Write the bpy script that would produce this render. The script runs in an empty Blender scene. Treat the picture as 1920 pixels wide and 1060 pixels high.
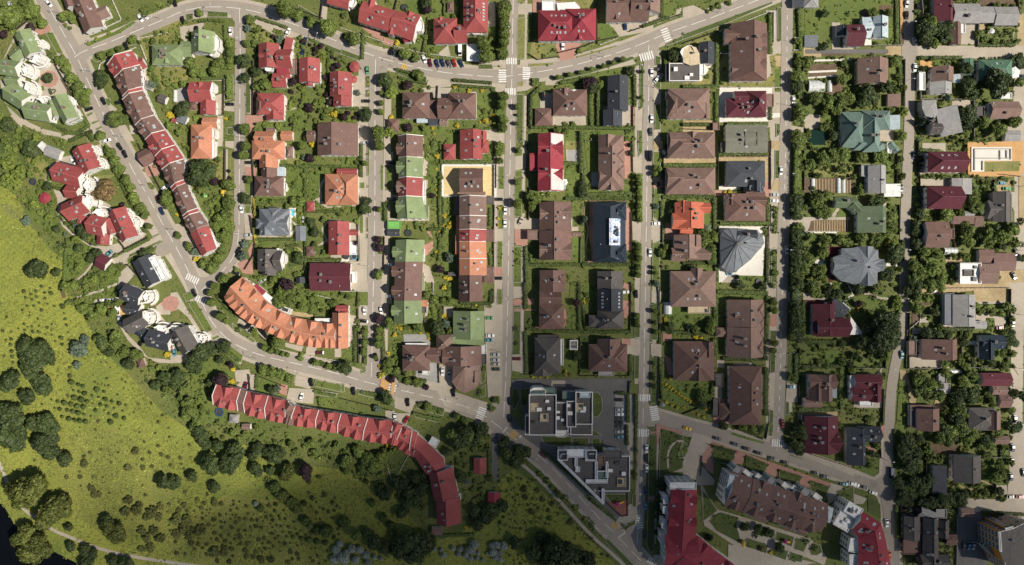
import bpy, math, random
from mathutils import Matrix, Vector
from mathutils.geometry import tessellate_polygon

# ------------------------------------------------------------------ camera, sky, sun
S, HC = 3.6, 400.0            # photo pixels per metre on the ground, camera height
scene = bpy.context.scene
COL = scene.collection
cam = bpy.data.cameras.new('camera')
cam.sensor_width = 36.0
cam.lens = 36.0 * HC / (1920 / S)
cam.clip_end = 5000
co = bpy.data.objects.new('camera', cam)
co.location = (0, 0, HC)
COL.objects.link(co)
scene.camera = co

SUN_EL, SUN_AZ = math.radians(50), math.radians(-12)      # azimuth from +x, towards -y
SD = Vector((math.cos(SUN_EL) * math.cos(SUN_AZ), math.cos(SUN_EL) * math.sin(SUN_AZ), math.sin(SUN_EL)))
world = bpy.data.worlds.new('World')
scene.world = world
world.use_nodes = True
wn = world.node_tree
bg = wn.nodes['Background']
sky = wn.nodes.new('ShaderNodeTexSky')
sky.sky_type = 'NISHITA'
sky.sun_disc = False
sky.sun_elevation = SUN_EL
sky.sun_rotation = math.radians(90) - SUN_AZ
sky.altitude = 200
wn.links.new(sky.outputs[0], bg.inputs[0])
bg.inputs[1].default_value = 0.05
sl = bpy.data.lights.new('sun', 'SUN')
sl.energy = 5.0
sl.angle = math.radians(0.5)
sl.color = (1, 0.94, 0.83)
so = bpy.data.objects.new('sun', sl)
so.rotation_euler = SD.to_track_quat('Z', 'Y').to_euler()
so.location = (300, -60, 500)
COL.objects.link(so)
vs = scene.view_settings
vs.view_transform = 'Standard'
vs.look = 'None'
vs.gamma = 1
vs.use_curve_mapping = False
vs.exposure = 0.22
scene.cycles.max_bounces = 6
scene.cycles.diffuse_bounces = 3
scene.cycles.volume_bounces = 0

# ------------------------------------------------------------------ materials
MATS = {}
def mat(name, col, rough=0.8, var=0.15, nscale=0.25, bump=0.0, bscale=3.0, metal=0.0, spec=0.3,
        col2=None, rnd=0.0, island=0.0, wave=None, fine=0.0, bdist=0.12, stain=0.0):
    if name in MATS:
        return MATS[name]
    m = bpy.data.materials.new(name)
    m.use_nodes = True
    nt = m.node_tree
    N, L = nt.nodes, nt.links
    b = N['Principled BSDF']
    b.inputs['Roughness'].default_value = rough
    b.inputs['Metallic'].default_value = metal
    b.inputs['Specular IOR Level'].default_value = spec
    c2 = col2 or tuple(min(1, c * (1 - 2 * var)) for c in col)
    geo = N.new('ShaderNodeNewGeometry')
    tn = N.new('ShaderNodeTexNoise')
    tn.inputs['Scale'].default_value = nscale
    tn.inputs['Detail'].default_value = 6
    tn.inputs['Roughness'].default_value = 0.65
    L.new(geo.outputs['Position'], tn.inputs['Vector'])
    mp = N.new('ShaderNodeMapRange')
    mp.inputs[1].default_value, mp.inputs[2].default_value = 0.36, 0.64
    L.new(tn.outputs['Fac'], mp.inputs[0])
    mx = N.new('ShaderNodeMix')
    mx.data_type = 'RGBA'
    mx.inputs[6].default_value = (*col, 1)
    mx.inputs[7].default_value = (*c2, 1)
    L.new(mp.outputs[0], mx.inputs[0])
    out = mx.outputs[2]
    def val_mul(fac_socket, lo, hi, cur):
        r = N.new('ShaderNodeMapRange')
        r.inputs[3].default_value, r.inputs[4].default_value = lo, hi
        L.new(fac_socket, r.inputs[0])
        h = N.new('ShaderNodeHueSaturation')
        L.new(r.outputs[0], h.inputs['Value'])
        L.new(cur, h.inputs['Color'])
        return h.outputs[0]
    if rnd:
        oi = N.new('ShaderNodeObjectInfo')
        out = val_mul(oi.outputs['Random'], 1 - rnd, 1 + rnd, out)
    if island:
        out = val_mul(geo.outputs['Random Per Island'], 1 - island, 1 + island, out)
    if fine:
        t2 = N.new('ShaderNodeTexNoise')
        t2.inputs['Scale'].default_value = 1.3
        t2.inputs['Detail'].default_value = 4
        L.new(geo.outputs['Position'], t2.inputs['Vector'])
        r2 = N.new('ShaderNodeMapRange')
        r2.inputs[1].default_value, r2.inputs[2].default_value = 0.3, 0.7
        L.new(t2.outputs['Fac'], r2.inputs[0])
        out = val_mul(r2.outputs[0], 1 - fine, 1 + fine, out)
    if stain:
        ts = N.new('ShaderNodeTexNoise')
        ts.inputs['Scale'].default_value = 0.075
        ts.inputs['Detail'].default_value = 7
        ts.inputs['Roughness'].default_value = 0.7
        ts.inputs['Distortion'].default_value = 1.6
        L.new(geo.outputs['Position'], ts.inputs['Vector'])
        rs = N.new('ShaderNodeMapRange')
        rs.inputs[1].default_value, rs.inputs[2].default_value = 0.60, 0.70
        L.new(ts.outputs['Fac'], rs.inputs[0])
        out = val_mul(rs.outputs[0], 1.0, 1.0 - stain, out)
    if wave:
        w = N.new('ShaderNodeTexWave')
        w.inputs['Scale'].default_value = wave[0]
        w.inputs['Distortion'].default_value = wave[2]
        w.inputs['Detail'].default_value = 2
        w.inputs['Detail Scale'].default_value = 0.4
        mpn = N.new('ShaderNodeMapping')
        mpn.inputs['Rotation'].default_value = (0, 0, wave[3])
        L.new(geo.outputs['Position'], mpn.inputs[0])
        L.new(mpn.outputs[0], w.inputs['Vector'])
        out = val_mul(w.outputs['Fac'], 1 - wave[1], 1 + wave[1] * 0.6, out)
    L.new(out, b.inputs['Base Color'])
    if bump:
        t3 = N.new('ShaderNodeTexNoise')
        t3.inputs['Scale'].default_value = bscale
        t3.inputs['Detail'].default_value = 3
        L.new(geo.outputs['Position'], t3.inputs['Vector'])
        bp = N.new('ShaderNodeBump')
        bp.inputs['Strength'].default_value = bump
        bp.inputs['Distance'].default_value = bdist
        L.new(t3.outputs['Fac'], bp.inputs['Height'])
        L.new(bp.outputs[0], b.inputs['Normal'])
    MATS[name] = m
    return m

def roofmat(name, col, **k):
    a = dict(rough=0.7, var=0.10, nscale=0.35, bump=0.3, bscale=2.2, bdist=0.03, rnd=0.10, fine=0.12, spec=0.25)
    a.update(k)
    return mat('roof_' + name, col, **a)

RC = {  # roof colours
    'B': roofmat('brown', (.168, .098, .081)),
    'P': roofmat('pink_brown', (.218, .140, .114)),
    'R': roofmat('red', (.312, .074, .070), nscale=.2),
    'O': roofmat('orange', (.475, .205, .122), nscale=.2),
    'Q': roofmat('red_orange', (.47, .130, .078)),
    'G': roofmat('green', (.200, .252, .122), nscale=.2),
    'F': roofmat('forest_green', (.085, .160, .105)),
    'V': roofmat('olive_green', (.105, .140, .080)),
    'T': roofmat('teal', (.150, .215, .185)),
    'D': roofmat('dark_grey', (.050, .055, .066)),
    'S': roofmat('slate', (.165, .178, .196)),
    'N': roofmat('navy', (.030, .042, .058), rough=.45),
    'K': roofmat('charcoal', (.105, .094, .088)),
    'M': roofmat('maroon', (.108, .028, .038)),
    'C': roofmat('crimson', (.27, .040, .054)),
    'L': roofmat('light_grey', (.290, .280, .270)),
    'A': roofmat('pale_blue_metal', (.43, .50, .53), rough=.45),
    'W': roofmat('white', (.74, .73, .70)),
    'Y': roofmat('sand', (.52, .42, .28)),
    'E': roofmat('bright_green', (.16, .40, .10)),
    'I': roofmat('painted_sheen', (.60, .50, .47), rough=.4),  # pale colour paints the sun's sheen on the crimson house's metal slopes
    'J': roofmat('painted_reflection', (.74, .71, .68), col2=(.09, .21, .45), nscale=.8, rough=.3),  # white and blue mottle paints the reflections seen in the glossy panel
    'X': roofmat('khaki_grey', (.150, .148, .115)),
}
WALLM = {'w': mat('wall_white', (.76, .73, .68), var=.04, bump=.1), 'c': mat('wall_cream', (.62, .52, .38), var=.05, bump=.1),
         'b': mat('wall_brick', (.33, .13, .08), var=.12, nscale=1.5, bump=.2), 'g': mat('wall_grey', (.33, .32, .31), var=.06, bump=.1),
         'o': mat('wall_orange', (.62, .25, .04), var=.05), 'd': mat('wall_dark', (.08, .07, .07), var=.1)}
CHIM = [mat('chimney_brick', (.32, .13, .09), nscale=2), mat('chimney_plaster', (.60, .56, .50), nscale=2), mat('chimney_dark', (.10, .08, .07))]
GLASS = mat('window_glass', (.06, .09, .11), rough=.06, var=.2, spec=.8)
SKYG = mat('skylight_glass', (.40, .46, .48), rough=.12, spec=.9)
FRAME = mat('window_frame', (.72, .70, .66), rough=.5, var=.03)
DKMETAL = mat('dark_metal', (.06, .06, .065), rough=.45)
GM = {  # ground
    'base': mat('garden_ground', (.088, .114, .027), col2=(.140, .148, .043), nscale=.05, fine=.30, bump=.5, bscale=1.5),
    'l': mat('lawn', (.088, .126, .025), col2=(.122, .148, .034), nscale=.09, fine=.20, bump=.3),
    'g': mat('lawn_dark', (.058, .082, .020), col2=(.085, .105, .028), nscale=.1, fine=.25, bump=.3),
    'y': mat('lawn_dry', (.23, .205, .068), col2=(.145, .160, .048), nscale=.12, fine=.22, bump=.3),
    'm': mat('meadow_grass', (.252, .258, .047), col2=(.142, .172, .034), nscale=.022, fine=.34, bump=.6, bscale=1.0, wave=(.11, .07, 14, .9)),
    'n': mat('meadow_rough', (.215, .215, .048), col2=(.142, .162, .036), nscale=.05, fine=.40, bump=.6, bscale=1.0),
    'a': mat('asphalt', (.310, .268, .220), col2=(.275, .240, .200), nscale=.06, fine=.06, rough=.9, stain=.32),
    'k': mat('asphalt_dark', (.120, .115, .110), col2=(.150, .142, .132), nscale=.1, fine=.08, rough=.9),
    'c': mat('concrete_paving', (.415, .358, .282), col2=(.355, .308, .245), nscale=.15, fine=.08, rough=.9),
    'p': mat('pink_brick_paving', (.40, .215, .165), col2=(.34, .185, .145), nscale=.4, fine=.12, rough=.9),
    'o': mat('orange_sand', (.54, .315, .135), col2=(.46, .27, .12), nscale=.2, fine=.12, rough=.95),
    's': mat('sandy_soil', (.42, .315, .185), col2=(.32, .25, .13), nscale=.15, fine=.15, rough=.95),
    'e': mat('garden_soil', (.105, .072, .046), col2=(.15, .105, .068), nscale=.3, fine=.2, rough=.95),
    'w': mat('white_tiles', (.66, .62, .55), var=.05, fine=.05),
    'u': mat('grey_tiles', (.31, .30, .285), var=.06, fine=.06),
    'z': mat('yellow_gravel', (.60, .46, .23), var=.05, fine=.08),
    'x': mat('maroon_deck', (.115, .028, .034), var=.1, fine=.1),
    'h': mat('water_dark', (.004, .005, .006), rough=.12, var=.1),
    'q': mat('pool_water', (.10, .42, .52), rough=.08, var=.05),
    'j': mat('pond_water', (.010, .030, .022), rough=.1, var=.1),
    'i': mat('rubber_track', (.30, .115, .09), var=.1),
}
KERB = mat('kerb_stone', (.38, .345, .30), var=.08)
PAINT = mat('road_paint', (.74, .72, .67), var=.10, nscale=1.2)
YPAINT = mat('yellow_paint', (.60, .38, .06), var=.12, nscale=1.2)

# ------------------------------------------------------------------ coordinates
OX = OY = 0.0
ZF = 4.0
def tile(x, y, z=4.0):
    global OX, OY, ZF
    OX, OY, ZF = x, y, z
def W(zx, zy, h=0.0):
    k = (HC - h) / HC / S
    return Vector(((OX + zx / ZF - 960) * k, (530 - OY - zy / ZF) * k))
def nums(s):
    return [float(v) for v in s.replace(',', ' ').split()]
def pts(s, h=0.0):
    v = nums(s) if isinstance(s, str) else s
    return [W(v[i], v[i + 1], h) for i in range(0, len(v) - 1, 2)]

# ------------------------------------------------------------------ object helpers
def me_new(name, verts, faces, mats, idx=None):
    me = bpy.data.meshes.new(name)
    me.from_pydata([tuple(v) for v in verts], [], faces)
    for m in (mats if isinstance(mats, (list, tuple)) else [mats]):
        me.materials.append(m)
    if idx:
        me.polygons.foreach_set('material_index', idx)
    return me
def obj(name, me, parent=None, loc=(0, 0, 0), rz=0.0, sc=None):
    o = bpy.data.objects.new(name, me)
    o.location = loc
    if rz: o.rotation_euler[2] = rz
    if sc is not None: o.scale = sc
    if parent is not None: o.parent = parent
    COL.objects.link(o)
    return o
def tag(o, label=None, cat=None, group=None, kind=None):
    if label: o['label'] = label
    if cat: o['category'] = cat
    if group: o['group'] = group
    if kind: o['kind'] = kind
    return o

class MB:
    def __init__(s): s.v, s.f, s.m = [], [], []
    def add(s, vs, fs, mi=0):
        n = len(s.v); s.v += [tuple(v) for v in vs]
        for f in fs: s.f.append([i + n for i in f]); s.m.append(mi)
    def box(s, x0, y0, z0, x1, y1, z1, mi=0, M=None):
        vs = [Vector(p) for p in ((x0,y0,z0),(x1,y0,z0),(x1,y1,z0),(x0,y1,z0),(x0,y0,z1),(x1,y0,z1),(x1,y1,z1),(x0,y1,z1))]
        if M is not None: vs = [M @ v for v in vs]
        s.add(vs, [(3,2,1,0),(4,5,6,7),(0,1,5,4),(1,2,6,5),(2,3,7,6),(3,0,4,7)], mi)
    def bar(s, a, b, w, h, mi=0):
        a, b = Vector(a), Vector(b); d = (b - a)
        if d.length < 1e-6: return
        n = Vector((-d.y, d.x, 0)); n = n.normalized() * (w / 2) if n.length > 1e-6 else Vector((w / 2, 0, 0))
        u = Vector((0, 0, h))
        vs = [a - n, b - n, b + n, a + n, a - n + u, b - n + u, b + n + u, a + n + u]
        s.add(vs, [(3,2,1,0),(4,5,6,7),(0,1,5,4),(1,2,6,5),(2,3,7,6),(3,0,4,7)], mi)
    def cyl(s, c, r, z0, z1, n=10, mi=0, r2=None):
        r2 = r if r2 is None else r2
        vs = [(c[0] + r * math.cos(6.2832 * i / n), c[1] + r * math.sin(6.2832 * i / n), z0) for i in range(n)]
        vs += [(c[0] + r2 * math.cos(6.2832 * i / n), c[1] + r2 * math.sin(6.2832 * i / n), z1) for i in range(n)]
        s.add(vs, [tuple(range(n - 1, -1, -1)), tuple(range(n, 2 * n))] + [(i, (i + 1) % n, n + (i + 1) % n, n + i) for i in range(n)], mi)
    def mesh(s, name, mats):
        return me_new(name, s.v, s.f, mats, s.m)

def inpoly(p, poly):
    x, y = p[0], p[1]; r = False; n = len(poly); j = n - 1
    for i in range(n):
        xi, yi, xj, yj = poly[i][0], poly[i][1], poly[j][0], poly[j][1]
        if (yi > y) != (yj > y) and x < (xj - xi) * (y - yi) / (yj - yi) + xi: r = not r
        j = i
    return r

# ------------------------------------------------------------------ ground sheets
GROUND = []    # (bbox, poly, z)
LAYER = {0: 0.02, 1: 0.05, 2: 0.26, 3: 0.34, 4: 0.62}
LCOUNT = {}
GNAME = {'l': 'lawn', 'g': 'lawn', 'y': 'lawn', 'm': 'meadow', 'n': 'meadow', 'a': 'road', 'k': 'road', 'c': 'pavement', 'p': 'pavement', 'o': 'sandy_ground',
         's': 'sandy_ground', 'e': 'soil_bed', 'w': 'terrace_paving', 'u': 'terrace_paving', 'z': 'gravel_yard', 'x': 'deck', 'h': 'water', 'q': 'water', 'j': 'water', 'i': 'play_surface'}
def gz(x, y):
    z = 0.0
    for (x0, x1, y0, y1), poly, zz, hard in GROUND:
        if zz > z and x0 <= x <= x1 and y0 <= y <= y1 and inpoly((x, y), poly): z = zz
    return z
def area(p):
    return sum(p[i - 1][0] * p[i][1] - p[i][0] * p[i - 1][1] for i in range(len(p))) / 2
def sheet(name, poly, m, z, depth=0.0, kerb=0.0, hard=False):
    if area(poly) < 0: poly = poly[::-1]
    n = len(poly)
    tris = tessellate_polygon([[Vector((p[0], p[1], 0)) for p in poly]])
    vs = [(p[0], p[1], z) for p in poly]
    fs = []
    for t in tris:
        a, b, c = (poly[i] for i in t)
        fs.append(t if (b[0]-a[0])*(c[1]-a[1]) - (b[1]-a[1])*(c[0]-a[0]) > 0 else t[::-1])
    if depth:
        vs += [(p[0], p[1], z - depth) for p in poly]
        fs += [(i, i + n, (i + 1) % n + n, (i + 1) % n) for i in range(n)]
    o = obj(name, me_new(name, vs, fs, m))
    o['kind'] = 'structure'
    xs, ys = [p[0] for p in poly], [p[1] for p in poly]
    GROUND.append(((min(xs), max(xs), min(ys), max(ys)), [(p[0], p[1]) for p in poly], z, hard))
    if kerb:
        mb = MB()
        for i in range(n):
            a, b = poly[i], poly[(i + 1) % n]
            mb.bar((a[0], a[1], z - 0.13), (b[0], b[1], z - 0.13), kerb, 0.15)
        obj('kerb', mb.mesh('kerb', KERB), o)
    return o
def G(kind, s, layer=1, name=None):
    """ground sheet(s): polygons in tile coordinates, separated by ;  (4 numbers = box)"""
    for part in s.split(';'):
        v = nums(part)
        if len(v) < 4: continue
        poly = pts([v[0], v[1], v[2], v[1], v[2], v[3], v[0], v[3]]) if len(v) == 4 else pts(v)
        LCOUNT[layer] = LCOUNT.get(layer, 0) + 1
        z = LAYER[layer] + 0.0006 * LCOUNT[layer] + (0.08 if layer == 3 else 0)
        sheet(name or GNAME[kind], poly, GM[kind], z, depth=0.15 if layer == 3 else 0, kerb=0.22 if layer == 3 else 0, hard=kind not in 'lgymn')
def Vg(kind, s):          # raised kerbed verge islands
    G(kind, s, 3, 'grass_verge')
def smooth(P, it=2):
    for _ in range(it):
        q = [P[0]]
        for a, b in zip(P, P[1:]): q += [a * .75 + b * .25, a * .25 + b * .75]
        P = q + [P[-1]]
    return P
def offset(P, d):
    out = []
    for i, p in enumerate(P):
        t = (P[min(i + 1, len(P) - 1)] - P[max(i - 1, 0)]).normalized()
        out.append(p + Vector((-t.y, t.x)) * d)
    return out
ROADS = []
def road(name, kind, s, wpx, layer=2, sm=2, line=None, edge=False):
    P = pts(s)
    if sm: P = smooth(P, sm)
    w = wpx / S / 2
    L, Rr = offset(P, w), offset(P, -w)
    LCOUNT[layer] = LCOUNT.get(layer, 0) + 1
    z = LAYER[layer] + 0.0006 * LCOUNT[layer]
    mb = MB()
    n = len(P)
    o = obj(name, me_new(name, [(p.x, p.y, z) for p in L] + [(p.x, p.y, z) for p in Rr], [(i + n, i + n + 1, i + 1, i) for i in range(n - 1)], GM[kind]))
    o['kind'] = 'structure'
    poly = [(p.x, p.y) for p in L] + [(p.x, p.y) for p in Rr[::-1]]
    GROUND.append(((min(p[0] for p in poly), max(p[0] for p in poly), min(p[1] for p in poly), max(p[1] for p in poly)), poly, z, True))
    ROADS.append((P, w))
    if line:
        on, off, sh = line
        C = offset(P, sh)
        pos = 0.0; mb = MB(); zz = LAYER[2] + 0.05
        for a, b in zip(C, C[1:]):
            d = (b - a); ln = d.length; u = d / max(ln, 1e-6); t = 0.0
            while t < ln:
                ph = (pos + t) % (on + off)
                step = min((on - ph) if ph < on else (on + off - ph), ln - t) + 1e-4
                if ph < on:
                    q0, q1 = a + u * t, a + u * min(ln, t + step); nn = Vector((-u.y, u.x)) * 0.12
                    mb.add([(q0.x - nn.x, q0.y - nn.y, zz), (q1.x - nn.x, q1.y - nn.y, zz), (q1.x + nn.x, q1.y + nn.y, zz), (q0.x + nn.x, q0.y + nn.y, zz)], [(0, 1, 2, 3)])
                t += step
            pos += ln
        tag(obj('lane_line', mb.mesh('lane_line', PAINT), o))
    return o
def zebra(s, n, along, lenpx, m=None, wpx=2.4):
    """crossing: centre, direction across road; each stripe is a part of the crossing"""
    v = nums(s); c = W(v[0], v[1]); ang = -math.radians(v[2])
    u = Vector((math.cos(ang), math.sin(ang))); w = Vector((-u.y, u.x))
    e = obj('crosswalk', None, None, (c.x, c.y, 0)); e['kind'] = 'structure'
    hl, hw = lenpx / S / 2, wpx / S / 2
    z = LAYER[2] + 0.055
    me = me_new('stripe', [(-hw, -hl, z), (hw, -hl, z), (hw, hl, z), (-hw, hl, z)], [(0, 1, 2, 3)], m or PAINT)
    for i in range(n):
        p = u * ((i - (n - 1) / 2) * along / S)
        obj('stripe', me, e, (p.x, p.y, 0), ang)
# ------------------------------------------------------------------ buildings
FOOT = []          # footprints (bbox, poly) that vegetation keeps clear of
PLACES = []        # (x, y, ref) for describing what stands beside a building
def _unit_window():
    mb = MB()       # faces -y, origin at sill centre
    mb.box(-.55, -.05, 0, .55, .04, 1.35, 1)
    for x in (-.6, .52): mb.box(x, -.09, -.04, x + .08, .04, 1.42, 0)
    for z in (-.06, 1.35): mb.box(-.6, -.10, z, .6, .04, z + .08, 0)
    mb.box(-.03, -.08, 0, .03, .03, 1.35, 0)
    return mb.mesh('window', [FRAME, GLASS])
WIN = _unit_window()
def _skylight():
    mb = MB()       # lies in xy plane, z up
    mb.box(-.5, -.7, -.05, .5, .7, .10, 0)
    mb.box(-.40, -.6, .10, .40, .6, .125, 1)
    return mb.mesh('skylight', [mat('skylight_frame', (.50, .48, .46), rough=.5), SKYG])
SKYL = _skylight()
def _chim(i):
    mb = MB()
    mb.box(-.45, -.38, -1.6, .45, .38, 1.35)
    mb.box(-.55, -.48, 1.35, .55, .48, 1.5, 1)
    mb.cyl((-.2, 0), .13, 1.5, 1.8, 8, 1); mb.cyl((.2, 0), .13, 1.5, 1.8, 8, 1)
    return mb.mesh('chimney', [CHIM[i], mat('chimney_cap', (.22, .2, .19))])
CHM = [_chim(i) for i in range(3)]
def _pipe():
    mb = MB()
    mb.cyl((0, 0), .16, -.4, .75, 8); mb.cyl((0, 0), .27, .75, .95, 8, 0, .05)
    return mb.mesh('vent_pipe', [mat('vent_metal', (.55, .52, .5), rough=.4)])
PIPE = _pipe()
def _door():
    mb = MB(); mb.box(-.5, -.06, 0, .5, .04, 2.1, 0); mb.box(-.6, -.1, 0, -.5, .04, 2.2, 1); mb.box(.5, -.1, 0, .6, .04, 2.2, 1); mb.box(-.5, -.1, 2.1, .5, .04, 2.2, 1)
    return mb.mesh('door', [mat('door_wood', (.16, .08, .045)), FRAME])
DOOR = _door()

def solid(top, faces, th):
    """closed slab: top verts + faces, extruded down by th"""
    n = len(top)
    vs = [tuple(v) for v in top] + [(v[0], v[1], v[2] - th) for v in top]
    fs = [tuple(f) for f in faces] + [tuple(i + n for i in f[::-1]) for f in faces]
    ed = {}
    for f in faces:
        for a, b in zip(f, list(f[1:]) + [f[0]]): ed[(a, b)] = 1
    for (a, b) in ed:
        if (b, a) not in ed: fs.append((a, a + n, b + n, b))
    return vs, fs
def caps(mb, segs, w=.34, h=.10):
    for a, b in segs:
        mb.bar((a[0], a[1], a[2] - .02), (b[0], b[1], b[2] - .02), w, h)
CAPM = {}
def capmat(c):
    if c not in CAPM:
        src = RC[c].node_tree.nodes['Mix'].inputs[6].default_value
        CAPM[c] = mat('ridge_' + c, tuple(min(.9, v * 1.12 + .01) for v in src[:3]), var=.05)
    return CAPM[c]

class Slope:
    """one roof plane: eave mid point p (2d), inward unit n, tangent t, half length at eave, depth to ridge, z at eave, gradient g"""
    def __init__(s, p, n, hl, depth, z, g):
        s.p, s.n, s.hl, s.d, s.z, s.g = Vector(p), Vector(n), hl, depth, z, g
        s.t = Vector((-s.n.y, s.n.x))
    def at(s, a, b):       # a along (-1..1), b inward (0..1)
        q = s.p + s.t * (a * s.hl) + s.n * (b * s.d)
        return Vector((q.x, q.y, s.z + s.g * b * s.d))

def dormer(roof, sl, a, w, h, c, wallm, b=.12, rnd=None):
    P = sl.at(a, b); n, t = sl.n, sl.t
    th = math.atan2(n.y, n.x) - math.pi / 2          # local +y = inward
    g = max(sl.g, .2)
    r = .62 * h; dw = w / 2
    mb = MB()
    y_r, y_e = (h) / g, (h - r) / g
    ov = .25
    tv, tf = solid([(-dw - .2, -ov, h - r - .12), (0, -ov, h), (dw + .2, -ov, h - r - .12), (dw + .2, y_e + .3, h - r - .12), (0, y_r + .3, h), (-dw - .2, y_e + .3, h - r - .12)],
                   [(0, 1, 4, 5), (1, 2, 3, 4)], .1)
    mb.add(tv, tf, 0)
    k = h - r - .14
    mb.add([(-dw, 0, -.3), (dw, 0, -.3), (dw, 0, k), (0, 0, h - .16), (-dw, 0, k)], [(0, 1, 2, 3, 4)], 1)
    mb.add([(-dw, 0, -.3), (-dw, 0, k), (-dw, y_e, k)], [(0, 1, 2)], 1)
    mb.add([(dw, 0, -.3), (dw, y_e, k), (dw, 0, k)], [(0, 1, 2)], 1)
    if k > .4:
        mb.box(-dw * .6, -.05, .25, dw * .6, .0, max(.6, k - .05), 2)
    o = obj('dormer', mb.mesh('dormer', [RC[c], wallm, GLASS]), roof, (P.x, P.y, P.z), th)
    return o
def on_slope(name, me, roof, sl, a, b, sc=1.0, flat=True):
    P = sl.at(a, b)
    o = obj(name, me, roof, (P.x, P.y, P.z))
    if flat:
        nrm = Vector((-sl.n.x * sl.g, -sl.n.y * sl.g, 1)).normalized()
        y = Vector((sl.n.x, sl.n.y, sl.g)).normalized(); x = y.cross(nrm)
        M = Matrix((x, y, nrm)).transposed()
        o.rotation_euler = M.to_euler()
    else:
        o.rotation_euler[2] = math.atan2(sl.n.y, sl.n.x)
    if sc != 1.0: o.scale = (sc, sc, sc)
    return o

def wall_windows(bld, E, wallpart, a, b, z0, z1, others, rnd, sp=3.3, storeys=None):
    """windows on wall from a to b (2d, outward normal = right of a->b); skipped where another block covers it"""
    d = b - a; ln = d.length
    big = wallpart.data.materials[0] is WALLM['o']
    if ln < 2.2: return
    u = d / ln; nrm = Vector((u.y, -u.x))
    mid = (a + b) / 2
    wp = Vector(E.location[:2])
    if nrm.dot(wp + mid) > 0 : return            # faces away from the middle of the place
    if E['category'] == 'apartment block': sp = min(sp, 2.7)
    cnt = max(1, int(ln / sp))
    ns = storeys or max(1, int((z1 - z0) / 2.8))
    ang = math.atan2(u.y, u.x)
    for k in range(ns):
        z = z0 + .9 + k * 2.8
        if z + 1.4 > z1: break
        for i in range(cnt):
            p = a + u * ((i + .5) * ln / cnt)
            q = p + nrm * .5
            if any(inpoly(q, f) for f in others): continue
            if k == 0 and i == cnt // 2 and not bld.get('_d'):
                bld['_d'] = 1
                obj('door', DOOR, wallpart, (p.x, p.y, z0 + .02), ang)
            else:
                obj('window', WIN, wallpart, (p.x, p.y, z), ang, (2.1, 1.5, 1.5) if big else (1.45, 1.2, 1.25) if E['category'] == 'apartment block' else (1.0 + .5 * ((i + k) % 3 == 1), 1, 1))

def parse(line):
    tk = line.split()
    typ = tk[0]; col = tk[1]; v = []; op = {}
    for t in tk[2:]:
        if '=' in t:
            a, b = t.split('='); op[a] = b
        elif t == '/': pass
        else: v.append(float(t))
    return typ, col, v, op

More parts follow.
